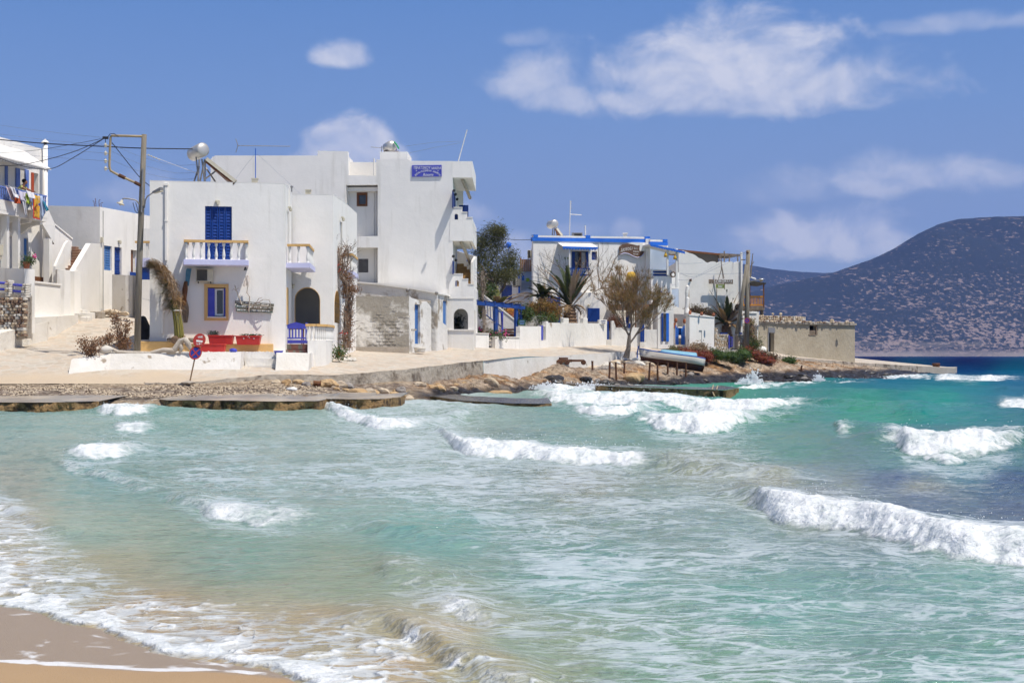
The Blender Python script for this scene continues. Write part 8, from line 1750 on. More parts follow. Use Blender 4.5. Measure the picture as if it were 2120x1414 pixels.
bush('dried_bush', 'dried pinkish brown bush climbing the foot of the right hand pole', 1557, 730, 103.3, [(1556,700,9,16,0),(1550,682,6,8,0),(1563,712,8,10,0),(1552,668,5,5,0)], 1600, .11, leafmat('pinkish_dry',(.34,.2,.13),(.42,.29,.2)), leafmat('yellow_green_leaf',(.2,.22,.05),(.25,.25,.1)), seed=70)
bush('shrub', 'dark red leaved hedge along the foot of the bar building', 1455, 656, 101.3, [(1440,643,10,6,0),(1455,645,14,6,0),(1425,647,8,4,0),(1470,650,10,5,0)], 1900, .10, leafmat('dark_hedge',(.07,.05,.03),(.13,.07,.05)), leafmat('yellowish',(.2,.16,.04),(.2,.2,.06)), seed=71)
# ------------------------------------------------------------------ poles, wires, road signs
M_POLE = mat('tarred_pole', (.17,.145,.11), (.28,.25,.20), 4, rough=.9, bump=.01, bscale=25, stretch=(3,3,.25))
M_TANP = mat('tan_pipe', (.34,.26,.15), (.42,.33,.20), 5, rough=.6)
up = empty('utility_pole', W(284,722,56.3), 'tall wooden utility pole with a bent tan pipe bracket at the lane corner', 'utility pole')
D = 56.3
mb = MB(); mb.tube([W(284,728,D),W(288,560,D),(W(294,400,D)),W(298.5,279,D)], [.135,.125,.115,.105], 12); mb.build('post', M_POLE, up, smooth=True)
mb = MB(); mb.tube([W(293,440,D-.13),W(295.5,350,D-.13)], .035, 6); mb.build('cable_duct', M_GALV, up)
mb = MB(); mb.tube([W(297,283,D-.05),W(262,282,D-.05),W(231,281.5,D-.05),W(229,284,D-.05),W(227.5,310,D-.05),W(226.5,345,D-.05),W(229,354,D-.05),W(245,363,D-.05),W(292,384,D-.05)], .048, 8); mb.build('bracket', M_TANP, up, smooth=True)
mb = MB(); mb.tube([W(246,363,D-.06),W(259,369,D-.06)], .075, 7); mb.tube([W(279,378,D-.06),W(293,385,D-.06)], .07, 7); mb.build('clamp', M_RUST, up)
for y in (301,317.5,333.5,349):
    mb = MB(); c = W(218.5,y,D-.05); mb.lathe([(.02,-.09),(.06,-.06),(.035,-.02),(.07,.01),(.03,.05),(.02,.09)], c, 8, axis=(0,0,1)); mb.tube([c, W(227,y+1.5,D-.05)], .016, 4); mb.build('insulator', M_CREAM, up)
mb = MB(); mb.tube([W(213,285.5,D-.05),W(224,286,D-.05)], .06, 6); mb.tube([W(222,286,D-.05),W(228,278,D-.1),(W(236,277,D-.15)),W(246,284,D-.1)], .014, 5); mb.tube([W(218,287,D),W(219,300,D)], .012, 4); mb.build('cable_head', M_CABLE, up)
def lamp(label, pts, headfn): 
    e = empty('street_lamp', pts[0], label, 'street lamp', 'street lamps on the poles'); mb = MB(); mb.tube(pts, .028, 7); mb.build('arm', M_GALV, e, smooth=True); headfn(e); return e
def head1(e):
    mb = MB(); a = W(316,399.5,D-.25); b = W(335,393,D-.7); d = (b-a); s = Vector((0,.0,0))+Vector((.35,.93,0)).normalized()*.13
    mb.hexa([a-s*.4+Vector((0,0,-.03)),b-s+Vector((0,0,-.03)),b+s+Vector((0,0,-.03)),a+s*.4+Vector((0,0,-.03)),a-s*.3+Vector((0,0,.05)),b-s*.8+Vector((0,0,.10)),b+s*.8+Vector((0,0,.10)),a+s*.3+Vector((0,0,.05))]); mb.build('head', M_GALV, e, bevel=.015)
    mb = MB(); mb.hexa([a-s*.3+d*.2+Vector((0,0,-.06)),b-s*.8+Vector((0,0,-.07)),b+s*.8+Vector((0,0,-.07)),a+s*.3+d*.2+Vector((0,0,-.06)),a-s*.3+d*.2+Vector((0,0,-.031)),b-s*.8+Vector((0,0,-.031)),b+s*.8+Vector((0,0,-.031)),a+s*.3+d*.2+Vector((0,0,-.031))]); mb.build('lens', M_CREAM, e)
lamp('grey street lamp head on a curved arm right of the tall pole', [W(291,440,D),W(299,430,D-.12),W(301,415,D-.15),W(305,407,D-.18),W(317,399,D-.28)], head1)
def head2(e):
    mb = MB(); ax = Vector((-.35,-.1,-1)).normalized(); c = W(253,414,D-.3); mb.lathe([(.02,0),(.05,.03),(.06,.1),(.16,.17),(.165,.19),(.05,.18)], c, 14, axis=ax); mb.build('shade', M_CREAM, e, smooth=True); mb = MB(); mb.blob(c+ax*.21, .04, 1, 1, .05); mb.build('bulb', M_WHITEP, e)
lamp('old tan street lamp with a plate shaped shade left of the tall pole', [W(291,432,D),W(288,422,D-.1),W(281,414.5,D-.15),W(268,412,D-.2),W(257,411,D-.28),W(253.5,413,D-.3)], head2)
for i, pts in enumerate([[(291,440),(285,442),(280,437),(275,420)],[(291,436),(286,440),(284,430),(281,420)]]): mb = MB(); mb.tube([W(a,b,D-.1) for a,b in pts], .012, 4); single('loose_cable', mb, M_CABLE, 'stray cable end sticking out by the old tan lamp, %s one' % ('longer','shorter')[i], 'cable')
def wire(label, pts, r, m, name='cable', cat='cable', n=14, group=None):
    # pts = (px,py,D); smooth curve through them
    P3 = [W(*p) for p in pts]; out = []
    for i in range(len(P3)-1):
        a = P3[max(i-1,0)]; b = P3[i]; c = P3[i+1]; d = P3[min(i+2,len(P3)-1)]
        for k in range(n//(len(P3)-1)+2):
            t = k/(n//(len(P3)-1)+2); out.append(.5*((2*b)+(c-a)*t+(2*a-5*b+4*c-d)*t*t+(3*b-a-3*c+d)*t*t*t))
    out.append(P3[-1]); mb = MB(); mb.tube(out, r, 5); return single(name, mb, m, label, cat, group)
wire('thick black cable crossing behind the chimney to the solar heater', [(-60,284,60),(85,297,59),(220,304,57),(297,307.5,56.5),(405,309,58.5)], .022, M_CABLE)
wire('black cable sagging from the bracket to the laundry house eave', [(214,288,56.3),(150,328,58),(104,350,60),(50,345,60.5),(-10,325,61)], .015, M_CABLE)
wire('black cable running from the bracket down past the chimney', [(214,288,56.3),(160,312,58),(100,330,60),(40,342,61),(-20,344,62)], .015, M_CABLE)
wire('thin dark cable between bracket and roof of the laundry house', [(214,287,56.3),(140,301,59),(60,313,62),(-20,318,64)], .010, M_CABLE)
wire('black cable slanting from the bracket down behind the pole', [(232,296,56.3),(262,334,56.8),(290,368,57.2),(312,387,57.5)], .016, M_CABLE)
for i, (a, b) in enumerate(((258,286),(277,302),(297,317.5),(316,333.5))): wire('thin overhead wire from the left frame edge to the bracket, %s of four' % ('topmost','second','third','lowest')[i], [(-40,a-4,70),(80,a+(b-a)*.45,64),(218,b,56.3)], .006, M_WIREG, 'overhead_wire', 'wire')
for i, (y0, ym, y1) in enumerate(((297,342,341),(312,358,357),(330,371,370))): wire('thin sagging wire from the bracket to the solar heater legs, %s' % ('upper','middle','lower')[i], [(228,y0,56.3),(290,(y0+ym)/2+5,57),(360,ym,58),(408,y1,59)], .006, M_WIREG, 'overhead_wire', 'wire')
e = empty('beaded_wire', W(303,321,56.4), 'pale wire with a row of small insulator beads right of the pole top', 'wire')
mb = MB(); P3 = [W(303,320,56.4),W(330,330,57),(W(370,345,58)),W(410,360,59)]; mb.tube(P3, .008, 4); mb.build('wire', M_WHITEP, e)
for k in range(5): mb = MB(); mb.blob(W(308+k*5.4,321.5+k*2.3,56.5+k*.1), .035, k, 1, .1); mb.build('bead', M_CREAM, e)
wire('stay wire from the antenna mast down to the left roof edge', [(529,318,59),(505,348,60),(486,374,61)], .004, M_WIREG, 'stay_wire', 'wire'); wire('stay wire from the antenna mast down to the right roof edge', [(531,318,59),(575,358,60),(622,402,61)], .004, M_WIREG, 'stay_wire', 'wire')
wire('black cable from the guest house to the blue banded house', [(985,481,77),(1030,492,85),(1070,497,92),(1104,496,97)], .02, M_CABLE)
# road signs
M_SGR = mat('sign_red', (.42,.045,.035), (.48,.06,.05), 8, rough=.5); M_SBL = mat('sign_blue', (.02,.045,.30), (.03,.06,.36), 8, rough=.5)
def disc(mb, c, r0, r1, n, u, z, t0, t1, seg=28, a0=0, a1=2*math.pi):
    vs = []; 
    for k in range(seg+1):
        a = a0+(a1-a0)*k/seg; d = u*math.cos(a)+z*math.sin(a); vs += [c+d*r0+n*t0, c+d*r1+n*t0, c+d*r1+n*t1, c+d*r0+n*t1]
    fs = []
    for k in range(seg): q = 4*k; fs += [(q+3,q+2,q+6,q+7),(q+1,q+5,q+6,q+2),(q,q+4,q+5,q+1),(q,q+3,q+7,q+4)]
    mb.add(vs, fs); return mb
def nostop(root, c, R_, u, n, z, D):
    mb = MB(); disc(mb, c, .0, R_*.80, n, u, z, 0, .012); mb.build('disc', M_SBL, root)
    mb = MB(); disc(mb, c, R_*.802, R_, n, u, z, -.004, .016); mb.build('red_ring', M_SGR, root)
    for s in (-1, 1):
        d = (u*.7071+z*.7071*s); q = (u*-.7071*s+z*.7071).normalized(); d = d.normalized(); q = n.cross(d); mb = MB(); a = c-d*R_*.79; b = c+d*R_*.79; w_ = q*R_*.09; t0 = n*(.0125+.001*(s>0)); t1 = n*(.0165+.001*(s>0))
        mb.hexa([a-w_+t0,b-w_+t0,b+w_+t0,a+w_+t0,a-w_+t1,b-w_+t1,b+w_+t1,a+w_+t1]); mb.build('red_bar', M_SGR, root)
u = Vector((.80,.60,0)).normalized(); n = Vector((.60,-.80,0)).normalized(); zz = Vector((.14,0,1)).normalized()
D = 51.6; sgn = empty('road_sign', W(393,792,D), 'leaning round no stopping sign, blue with red cross, on a rusty pole', 'road sign')
mb = MB(); mb.tube([W(392,795,D),W(402,748,D),W(405,728,D),W(411,704,D)], .026, 8); mb.build('pole', mat('rusty_tan_pole',(.25,.15,.08),(.35,.24,.15),8), sgn)
nostop(sgn, W(404.6,730.5,D-.04), .245, u, n, zz, D)
mb = MB(); c2 = W(412.5,704.5,D-.03); disc(mb, c2, 0, .245, n, u, zz, 0, .012); dsc = mb.build('red_disc', M_SGR, sgn)
mb = MB(); a = c2-u*.12+zz*(-.02); b = c2+u*.13+zz*(-.045); w_ = zz*.035; mb.hexa([a-w_+n*.013,b-w_+n*.013,b+w_+n*.013,a+w_+n*.013,a-w_+n*.016,b-w_+n*.016,b+w_+n*.016,a+w_+n*.016]); mb.build('white_bar', M_WHITETXT, dsc)
rr = random.Random(6); mb = MB()
for k in range(26):
    yy = rr.choice((.10,.115,.13,.145,-.12,-.15)); xx = rr.uniform(-.08,.10); c = c2+u*xx+zz*yy; a = u*.012; b_ = zz*rr.uniform(.008,.02); mb.hexa([c-a-b_+n*.0125,c+a-b_+n*.0125,c+a+b_+n*.0125,c-a+b_+n*.0125,c-a-b_+n*.015,c+a-b_+n*.015,c+a+b_+n*.015,c-a+b_+n*.015])
mb.build('worn_writing', M_WHITETXT, dsc, kind='stuff')
mb = MB(); mb.blob(W(391,792,D), (.24,.18,.07), 2, 2, .25); mb.build('concrete_foot', M_MORTAR, sgn)
# right hand poles
D = 101.5; u2 = Vector((1,0,0)); n2 = Vector((0,-1,0)); z2 = Vector((0,0,1))
p2 = empty('utility_pole', W(1545,700,D), 'straight wooden utility pole in front of the timber balcony', 'utility pole')
mb = MB(); mb.tube([W(1545.5,725,D),W(1546.5,640,D),W(1549,518,D)], [.19,.17,.145], 12); mb.build('post', M_POLE, p2, smooth=True)
mb = MB(); mb.tube([W(1534,538,D),W(1543,538,D)], .03, 5); mb.tube([W(1545,522,D-.1),W(1550,524,D-.1)], .07, 6); mb.build('crossarm', M_RUST, p2)
p3 = empty('pole_brace', W(1527,690,D), 'leaning timber brace pole propped against the straight pole', 'pole'); mb = MB(); mb.tube([W(1526,692,D-.3),W(1536,620,D-.2),W(1545.5,548,D-.1)], [.16,.145,.12], 10); mb.build('post', M_POLE, p3, smooth=True)
mb = MB(); mb.tube([W(1553.5,575,103.5),W(1556,550,103.5),W(1558.5,525,103.5)], [.06,.055,.03], 6); mb.tube([W(1556,550,103.5),W(1561,541,103.5)], .02, 4); single('bare_stick', mb, M_BARKG, 'thin bare stick standing behind the straight right hand pole', 'stick')
e = empty('street_lamp', W(1551,590,D), 'street lamp with bright oval head on the straight right hand pole', 'street lamp', 'street lamps on the poles')
mb = MB(); mb.tube([W(1549,592,D),W(1553,583,D-.2),W(1562,581,D-.35),W(1572,580,D-.45)], .035, 6); mb.build('arm', M_GALV, e); mb = MB(); mb.blob(W(1576.5,579,D-.5), (.17,.12,.09), 1, 2, .03); mb.build('head', M_STEEL, e, smooth=True); mb = MB(); mb.blob(W(1576,581.5,D-.5), (.12,.09,.06), 1, 2, .03); mb.build('lens', M_OCHRE, e, smooth=True)
mb = MB(); mb.tube([W(1538,569,D+2),W(1565,578,D+2)], .05, 5); single('pipe', mb, M_WHITEP, 'white pipe sloping down to the brush roof of the timber balcony', 'pipe')
e = empty('road_sign', W(1546.5,663.5,D-.25), 'round blue and red no stopping sign fixed to the straight right hand pole', 'road sign'); nostop(e, W(1546.5,663.8,D-.25), .20, u2, n2, z2, D)
for i, pts in enumerate([[(1549,521,D),(1500,540,100),(1440,572,98),(1408,566,98)],[(1549,523,D),(1490,552,99.5),(1430,578,98.6),(1403,579,98.6)],[(1549,521,D),(1520,530,103),(1490,541,104)],[(1407,566,99),(1450,568,100.5),(1536,566,102.5)],[(1383,544,97.5),(1420,546,99),(1455,544,101)]]):
    wire('thin wire at the bar building, %s' % ('from the pole top to the wreath','from the pole top to the porch post','from the pole top to the roof shade','running level across the wall','from the porch to the parapet')[i], pts, .010, M_WIREG, 'overhead_wire', 'wire')
# folded parasol
e = empty('parasol', W(1423,655,98.4), 'folded white parasol standing behind the courtyard wall', 'parasol'); D = 99.2
mb = MB(); mb.tube([W(1426.5,655,D),W(1426,600,D)], .035, 6); mb.build('pole', mat('pale_wood',(.45,.33,.2)), e)
mb = MB(); mb.lathe([(.03,2.05),(.12,1.95),(.14,1.5),(.11,1.25),(.15,1.1),(.14,.45),(.22,.1),(.20,0),(.05,0)][::-1], W(1422.5,651,D), 10); mb.v = [(v[0]+.03*math.sin(v[2]*6),v[1],v[2]) for v in mb.v]; mb.build('canopy', M_WALLW, e)
# ------------------------------------------------------------------ driftwood trunk and stones on the terrace
mb = MB(); D = 54.9
mb.tube([W(203,711,D),W(222,718,D),W(245,728,D),W(275,732,D),W(310,731,D),W(340,725,D),W(362,727,D)], [.035,.06,.075,.085,.08,.09,.12], 9)
mb.tube([W(345,730,D),W(362,724,D),W(374,706,D),W(382,702,D),W(390,712,D),(W(397,728,D))], [.07,.12,.13,.11,.10,.04], 9); mb.tube([W(372,712,D),W(376,722,D),W(373,731,D)], [.12,.10,.05], 7); mb.tube([W(384,704,D),W(389,700,D)], [.10,.04], 6)
rr = random.Random(2); mb.v = [(v[0]+.02*math.sin(v[2]*31+v[0]*9), v[1]+.02*math.sin(v[0]*23), v[2]+.02*math.sin(v[0]*17+v[1]*5)) for v in mb.v]
single('driftwood_trunk', mb, M_DRIFT, 'long bleached driftwood trunk with gnarled root lying on the white terrace', 'driftwood', smooth=True)
mb = MB(); mb.tube([W(388,704,56.5),W(420,706,56.5)], .09, 7); mb.blob(W(352,704,56.6), (.12,.1,.09), 5, 2, .2); single('log', mb, M_WOODG, 'short grey log resting on the ochre ledge behind the red road sign', 'log')
mb = MB(); mb.blob(W(219,724,54.6), (.26,.2,.15), 7, 3, .2); single('rock', mb, M_STONEW, 'pale grey rock at the left end of the driftwood trunk', 'rock', smooth=True)
rr = random.Random(17); pb_all = MB()
for k in range(120):
    x = rr.uniform(170,575); D = np.interp(x, [150,230,500,580], [54.4,55.0,55.7,56.4])+rr.uniform(.1,.9)
    if 500 < x < 575: D = 56.7
    mb = MB(); r = rr.uniform(.02,.055); z = TZ-.02-(.17 if x < 215 else 0); mb.blob((WX(x,D), D, z), (r*1.4,r,r*.8), k, 1, .3); pb_all.v, pb_all.f = (pb_all.v+mb.v, pb_all.f+[tuple(i+len(pb_all.v) for i in f) for f in mb.f])
tag(pb_all.build('pebbles', M_STONEW, kind='stuff'), 'whitish pebbles scattered along the top of the terrace wall', 'pebbles')
for k in range(28):
    x = rr.uniform(706,738); mb = MB(); r = rr.uniform(.05,.10); D = 62.0+rr.uniform(-.5,.5); mb.blob((WX(x,D), D, ground_z(x,D)+.04), (r*1.2,r,r*.8), k, 1, .3); single('pebble', mb, M_STONEW, 'white stone in the ring round the dried bougainvillea foot', 'stone', 'white stones round the climber')
# ------------------------------------------------------------------ boat on the rocks
def sg_(px, D): return float(shore_f(WX(px,D),D))
def hull(root, O, Lb, wmax, sheer, keel, chine, parts, tilt, yaw, roll=0):
    cs, sn = math.cos(tilt), math.sin(tilt); cy, sy = math.cos(yaw), math.sin(yaw)
    def T(x, y, z):
        y, z = y*math.cos(roll)-z*math.sin(roll), y*math.sin(roll)+z*math.cos(roll)
        x, z = x*cs+z*sn, -x*sn+z*cs; x, y = x*cy-y*sy, x*sy+y*cy; return (O[0]+x, O[1]+y, O[2]+z)
    n = 22
    def hw(s): return wmax*(max(0, math.sin(math.pi*min(1, s*.62+.0))))**.75*(1 if s < .8 else 1-.35*((s-.8)/.2)**2)
    secs = []
    for i in range(n+1):
        s = i/n; x = s*Lb; g = sheer(s); k = keel(s); c = chine(s); w_ = max(.02, hw(s))
        secs.append((x, w_, g, k, c))
    def strip(f, t, name, m, off=0.0):
        mb = MB(); vs = []; fs = []; m_ = 7
        for (x, w_, g, k, c) in secs:
            for side in (-1, 1):
                for j in range(m_):
                    q = f+(t-f)*j/(m_-1)   # 0 keel, 1 gunwale
                    z = k+(g-k)*q; yy = w_*(1-(1-q)**3.0)**.8; xr = x-(.16*(1-q)*(1 if x < .01 else 0)) 
                    vs.append(T(x+(.22*(1-q) if x < Lb*.12 else 0)*(1-x/(Lb*.12)), side*(yy+off), z))
        for i in range(n):
            for sd in (0, 1):
                for j in range(m_-1):
                    a = (i*2+sd)*m_+j; b_ = ((i+1)*2+sd)*m_+j; fs.append((a, b_, b_+1, a+1) if sd == 0 else (a, a+1, b_+1, b_))
        # transom
        a = n*2*m_; fs += [(a+j, a+j+1, a+m_+j+1, a+m_+j) for j in range(m_-1)]
        mb.add(vs, fs); o = mb.build(name, m, root, smooth=True); sd_ = o.modifiers.new('s','SOLIDIFY'); sd_.thickness = .03; sd_.offset = -1; return o
    for (f, t, nm, m, off) in parts: strip(f, t, nm, m, off)
    return T, secs
M_BOATW = mat('boat_cream', (.62,.57,.50), (.70,.66,.59), 2, rough=.5); M_BOATR = mat('boat_bottom', (.055,.025,.018), (.10,.045,.03), 4, rough=.8); M_BOATB = mat('boat_blue', (.02,.10,.42), (.04,.14,.50), 3, rough=.5); M_PALEB = mat('pale_blue_boat', (.16,.36,.48), (.24,.44,.55), 3, rough=.6)
D = 89.5; Lb = 139/F*D
O = (WX(1319,D), D, WZ(748,D))
bt = empty('boat', (WX(1390,D), D, WZ(766,D)), 'cream wooden boat with blue gunwale and dark bottom hauled up on the rocks', 'boat')
sheer = lambda s: .80-.62*s+.50*s*s*1.0+.06*math.cos(s*6)*0; keel = lambda s: .02+.10*max(0,(.12-s)/.12)
hull(bt, O, Lb, .72, lambda s: .82-.36*s+.30*s*s+.10*max(0,.2-s)*5*.5, keel, lambda s: .3, [(0,.34,'bottom',M_BOATR,0),(.34,.93,'topside',M_BOATW,.004),(.93,1.0,'gunwale',M_BOATB,.02)], math.radians(8.8), math.radians(4), -.22)
ca, sa = math.cos(math.radians(8.8)), math.sin(math.radians(8.8))
def TB_(x,y,z):
    y, z = y*math.cos(.22)+z*math.sin(.22), -y*math.sin(.22)+z*math.cos(.22)
    X_ = x*ca+z*sa; Z_ = -x*sa+z*ca; yw_ = math.radians(4); return (O[0]+X_*math.cos(yw_)-y*math.sin(yw_), O[1]+X_*math.sin(yw_)+y*math.cos(yw_), O[2]+Z_)
mb = MB(); vs = [TB_(s*Lb, sd*.72*max(.05,math.sin(math.pi*min(1,s*.62)))**.75*.92*(1 if s < .8 else 1-.35*((s-.8)/.2)**2), .48-.1*s) for s in [i/12 for i in range(13)] for sd in (-1,1)]
mb.add(vs, [(2*i,2*i+2,2*i+3,2*i+1) for i in range(12)]); mb.build('deck', M_BOATB, bt)
for s in (.78,.9): mb = MB(); mb.hexa([TB_(s*Lb-.1,-.5,.60),TB_(s*Lb+.1,-.5,.60),TB_(s*Lb+.1,.5,.60),TB_(s*Lb-.1,.5,.60),TB_(s*Lb-.1,-.5,.64),TB_(s*Lb+.1,-.5,.64),TB_(s*Lb+.1,.5,.64),TB_(s*Lb-.1,.5,.64)]); mb.build('thwart', M_BOATB, bt)
mb = MB(); mb.tube([TB_(-.0,0,.05),TB_(-.05,0,.5),TB_(-.02,0,1.0)], .045, 6); mb.build('stem_post', M_BOATB, bt)
mb = MB(); mb.tube([TB_(.2,0,.02),TB_(Lb,0,.0)], .05, 5); mb.build('keel', M_BOATR, bt)
bu = Vector(TB_(1,0,0))-Vector(TB_(0,0,0)); 
def bl_(s): return .72*max(0,math.sin(math.pi*min(1,s*.62)))**.75*.93
tx = text('VTHA', Vector(TB_(.62,-bl_(.62/Lb)*.97-.035,.64)), bu.normalized(), Vector((-.18,-.98,0)).normalized(), .15, M_BOATB, bt, sx=1.2)
tx2 = text('N.', Vector(TB_(.27,-bl_(.27/Lb)*.97-.05,.70)), bu.normalized(), Vector((-.35,-.93,0)).normalized(), .11, M_BOATB, bt)
mb = MB(); mb.tube([Vector(TB_(.5+.07*i,-bl_((.5+.07*i)/Lb)*.93-.02,.50+.03*math.sin(i*.9)-.012*i)) for i in range(9)], .009, 4); mb.build('swoosh', M_DARK, bt)
# smaller dinghy laid upside down across it
dg_ = empty('dinghy', TB_(Lb*.6,0,.6), 'pale blue dinghy turned upside down on top of the cream boat', 'dinghy')
O2 = TB_(Lb*.30,0.02,.95); 
hull(dg_, (O2[0], O2[1], O2[2]+.05), 2.45, .52, lambda s: -.40-.03*s, lambda s: -.02, lambda s: 0, [(0,.55,'bottom',M_PALEB,0),(.55,1.0,'side',M_BOATW,.004)], math.radians(5.5), math.radians(4), 0)
# stakes, cart, rocks
M_STAKE = M_RUST
for i, (x, y0, y1) in enumerate(((1185,749,757),(1227,748,768),(1261,750,786),(1276.5,750,779),(1292,752,768),(1343,751,781),(1362,750,780),(1382,751,774),(1401.5,751,774),(1419.5,751,774),(1658,757,768))):
    D = {0:84,1:82.5,2:80.5,3:82,4:85,5:84,6:84.5,7:86.5,8:86.8,9:87,10:101}[i]; mb = MB(); zb = sg_(x,D)-.3; lean = (.03,-.02,.04,-.05,.02,.07,-.03,.02,.0,.02,.06)[i]; mb.tube([(WX(x,D),D,zb),(WX(x,D)+lean,D,WZ(y0,D))], .06 if y1-y0 > 10 else .05, 7)
    mb.tube([(WX(x,D)+lean,D,WZ(y0,D)-.02),(WX(x,D)+lean,D,WZ(y0,D)+.02)], .075, 7)
    single('stake', mb, M_STAKE, ('stumpy rusty stake beside the rusty cart','rusty stake standing alone right of the rusty cart','tallest rusty stake nearest the surf, left of the boat','rusty stake just right of the tallest one','short rusty stake by the foot of the shore tree','rusty stake under the bow of the boat, leftmost of the five along the hull','second rusty stake along the hull of the boat','middle rusty stake of the five along the hull','fourth rusty stake along the hull of the boat','rusty stake below the boat stern, rightmost of the five along the hull','lone rusty stub on the rocks below the ramp')[i], 'stake', 'rusty stakes on the rocks')
ct = empty('rusty_cart', (WX(1180,80), 80, sg_(1180,80)), 'low rusty iron boat trolley parked against the whitewashed quay wall', 'trolley')
D = 79.9; fr = Fr((1153,D),(1212,D+1.2))
mb = MB(); fr.pbox(mb, 1158,1184,744,750,-.9,0); mb.build('frame', M_RUST, ct); mb = MB(); fr.pbox(mb, 1184.3,1210,744.5,749,-.9,.05); mb.build('frame', M_RUST, ct); mb = MB(); fr.pbox(mb, 1160,1176,740,743.8,-.8,-.1); mb.build('plank', M_RUST, ct)
for x in (1156,1160,1174,1208): mb = MB(); c = fr.p(fr.uv(x,None,.05),.05,WZ(750.5,D)); mb.lathe([(.13,-.03),(.15,0),(.13,.05)], c, 10, axis=(0,-1,0)); mb.build('wheel', M_RUST, ct)
rr = random.Random(41)
def rock(px, D, r, m, label, group, sub=2, fl=.7, zo=.3):
    mb = MB(); z = sg_(px,D); mb.blob((WX(px,D),D,z+r*zo), (r*rr.uniform(1,1.5),r,r*fl), rr.randrange(999), sub, .28); single('rock', mb, m, label, 'rock', group)
M_ORROCK = mat('orange_rock', (.40,.25,.12), (.52,.38,.22), 3, rough=.95, bump=.04, bscale=6, c3=(.2,.12,.06), t3=(.6,.7), s3=4); M_GREYR = mat('grey_rock', (.22,.19,.17), (.34,.31,.28), 3, rough=.95, bump=.04, bscale=6); M_DARKR = mat('dark_wet_rock', (.02,.017,.015), (.05,.04,.03), 4, rough=.35, bump=.05, bscale=6, spec=.5)
for k in range(34): x = rr.uniform(1215,1335); rock(x, 84.5+(x-1215)/120*4.5+rr.uniform(-1.2,1.2), rr.uniform(.12,.32), rr.choice((M_STONE,M_STONEW,M_GREYR)), 'rounded pale stone in the heap below the shore tree', 'stones heaped below the shore tree')
for k in range(46): x = rr.uniform(560,1060); D = np.interp(x,[560,700,850,950,1060],[52.6,54.6,58.3,64.3,71.5])-rr.uniform(0,2.0); rock(x, D, rr.uniform(.05,.24), rr.choice((M_ORROCK,M_ORROCK,M_GREYR,M_STONE)), 'loose rock on the shore below the grey quay wall', 'rocks strewn below the grey quay wall')
for k in range(60): x = rr.uniform(1080,1900); D = np.interp(x,[1080,1140,1400,1560,1700,1900],[70.5,74.5,84.2,94.8,97.6,112])+rr.uniform(-1,1.2); rock(x, D, rr.uniform(.12,.38), M_DARKR if rr.random() < .8 else M_GREYR, 'black wet rock at the edge of the surf', 'wet black rocks in the surf', zo=.1)
rock(1262+50, 83, .55, M_ORROCK, 'large orange rock between the stakes and the surf', None, 3); rock(1043-8, 64, .4, M_ORROCK, 'brown angular rock below the quay at the water line', None, 3); rock(1018, 66.5, .3, M_STONE, 'tan pointed rock below the junction of grey and white quay walls', None, 3, 1.0)
rock(740, 52.5, .35, M_ORROCK, 'bright orange rock on the debris below the quay', None, 3, .6); rock(672, 53, .22, M_ORROCK, 'yellowish rock near the white foam block', None, 2); rock(1343, 88.4, .30, M_STONE, 'boulder wedged under the bow of the boat', None, 3)
for x in (1370,1405,1430): rock(x, 89, .22, M_GREYR, 'stone propping the cream boat', 'stones propping the boat', 2)
D = 50.2; mb = MB(); mb.blob((WX(605,D),D,sg_(605,D)+.06), (.20,.14,.09), 4, 2, .2); single('foam_block', mb, M_WHITEP, 'lump of white polystyrene washed up above the wet slab', 'foam block')
D = 52.4; mb = MB(); z = sg_(658,D)+.14; mb.tube([(WX(650,D),D,z),(WX(664,D),D+.05,z-.02)], .10, 10); mb.tube([(WX(649.5,D),D,z),(WX(650.2,D),D,z)], .11, 10); single('rusty_drum', mb, M_BROWN, 'small rusty drum lying in the shore debris', 'drum')
# debris: pebbles and driftwood bits past counting
rr = random.Random(77); mb = MB(); mbd = MB()
for k in range(9000):
    x = rr.uniform(-150,780); D = rr.triangular(47.2,53.2,49.6); y = HY-(sg_(x,D)-H)*F/D
    if fbm(np.array([x*.02]),np.array([D*1.2]),7,3)[0] < .42: continue
    r = rr.uniform(.010,.036); c = Vector((WX(x,D),D,sg_(x,D)+.02)); q = mb if rr.random() < .7 else mbd
    a = rr.uniform(0,3.14); u_ = Vector((math.cos(a),math.sin(a),0))*r*rr.uniform(1,2.2); v_ = Vector((-math.sin(a),math.cos(a),0))*r; h = Vector((0,0,r*.9))
    q.add([c-u_,c-v_,c+u_,c+v_,c+h], [(0,1,4),(1,2,4),(2,3,4),(3,0,4)])
tag(mb.build('debris', M_STONE, kind='stuff'), 'pale pebbles and shells strewn along the shore', 'debris'); tag(mbd.build('debris', mat('seaweed_litter',(.05,.03,.02),(.12,.08,.055),6,rough=.9), kind='stuff'), 'dark seaweed litter strewn along the shore', 'debris')
mb = MB(); c = W(1938,760,131); mb.lathe([(.32,0),(.32,.24),(.38,.30),(.35,.42),(.1,.44)], (c.x,c.y,.62), 14); single('bollard', mb, M_RUST, 'rusty brown mooring bollard near the end of the pier', 'bollard')
for k, x in enumerate((1477,1486)):
    mb = MB(); mb.tube([W(x,797+k*2,63.5),W(x-3,808,61),W(x+2,820,60.2),W(x+10,827,60.2)], .03, 5); single('rope', mb, M_TANP, 'pale mooring rope looping off the jetty end, %s' % ('left one','right one')[k], 'rope')
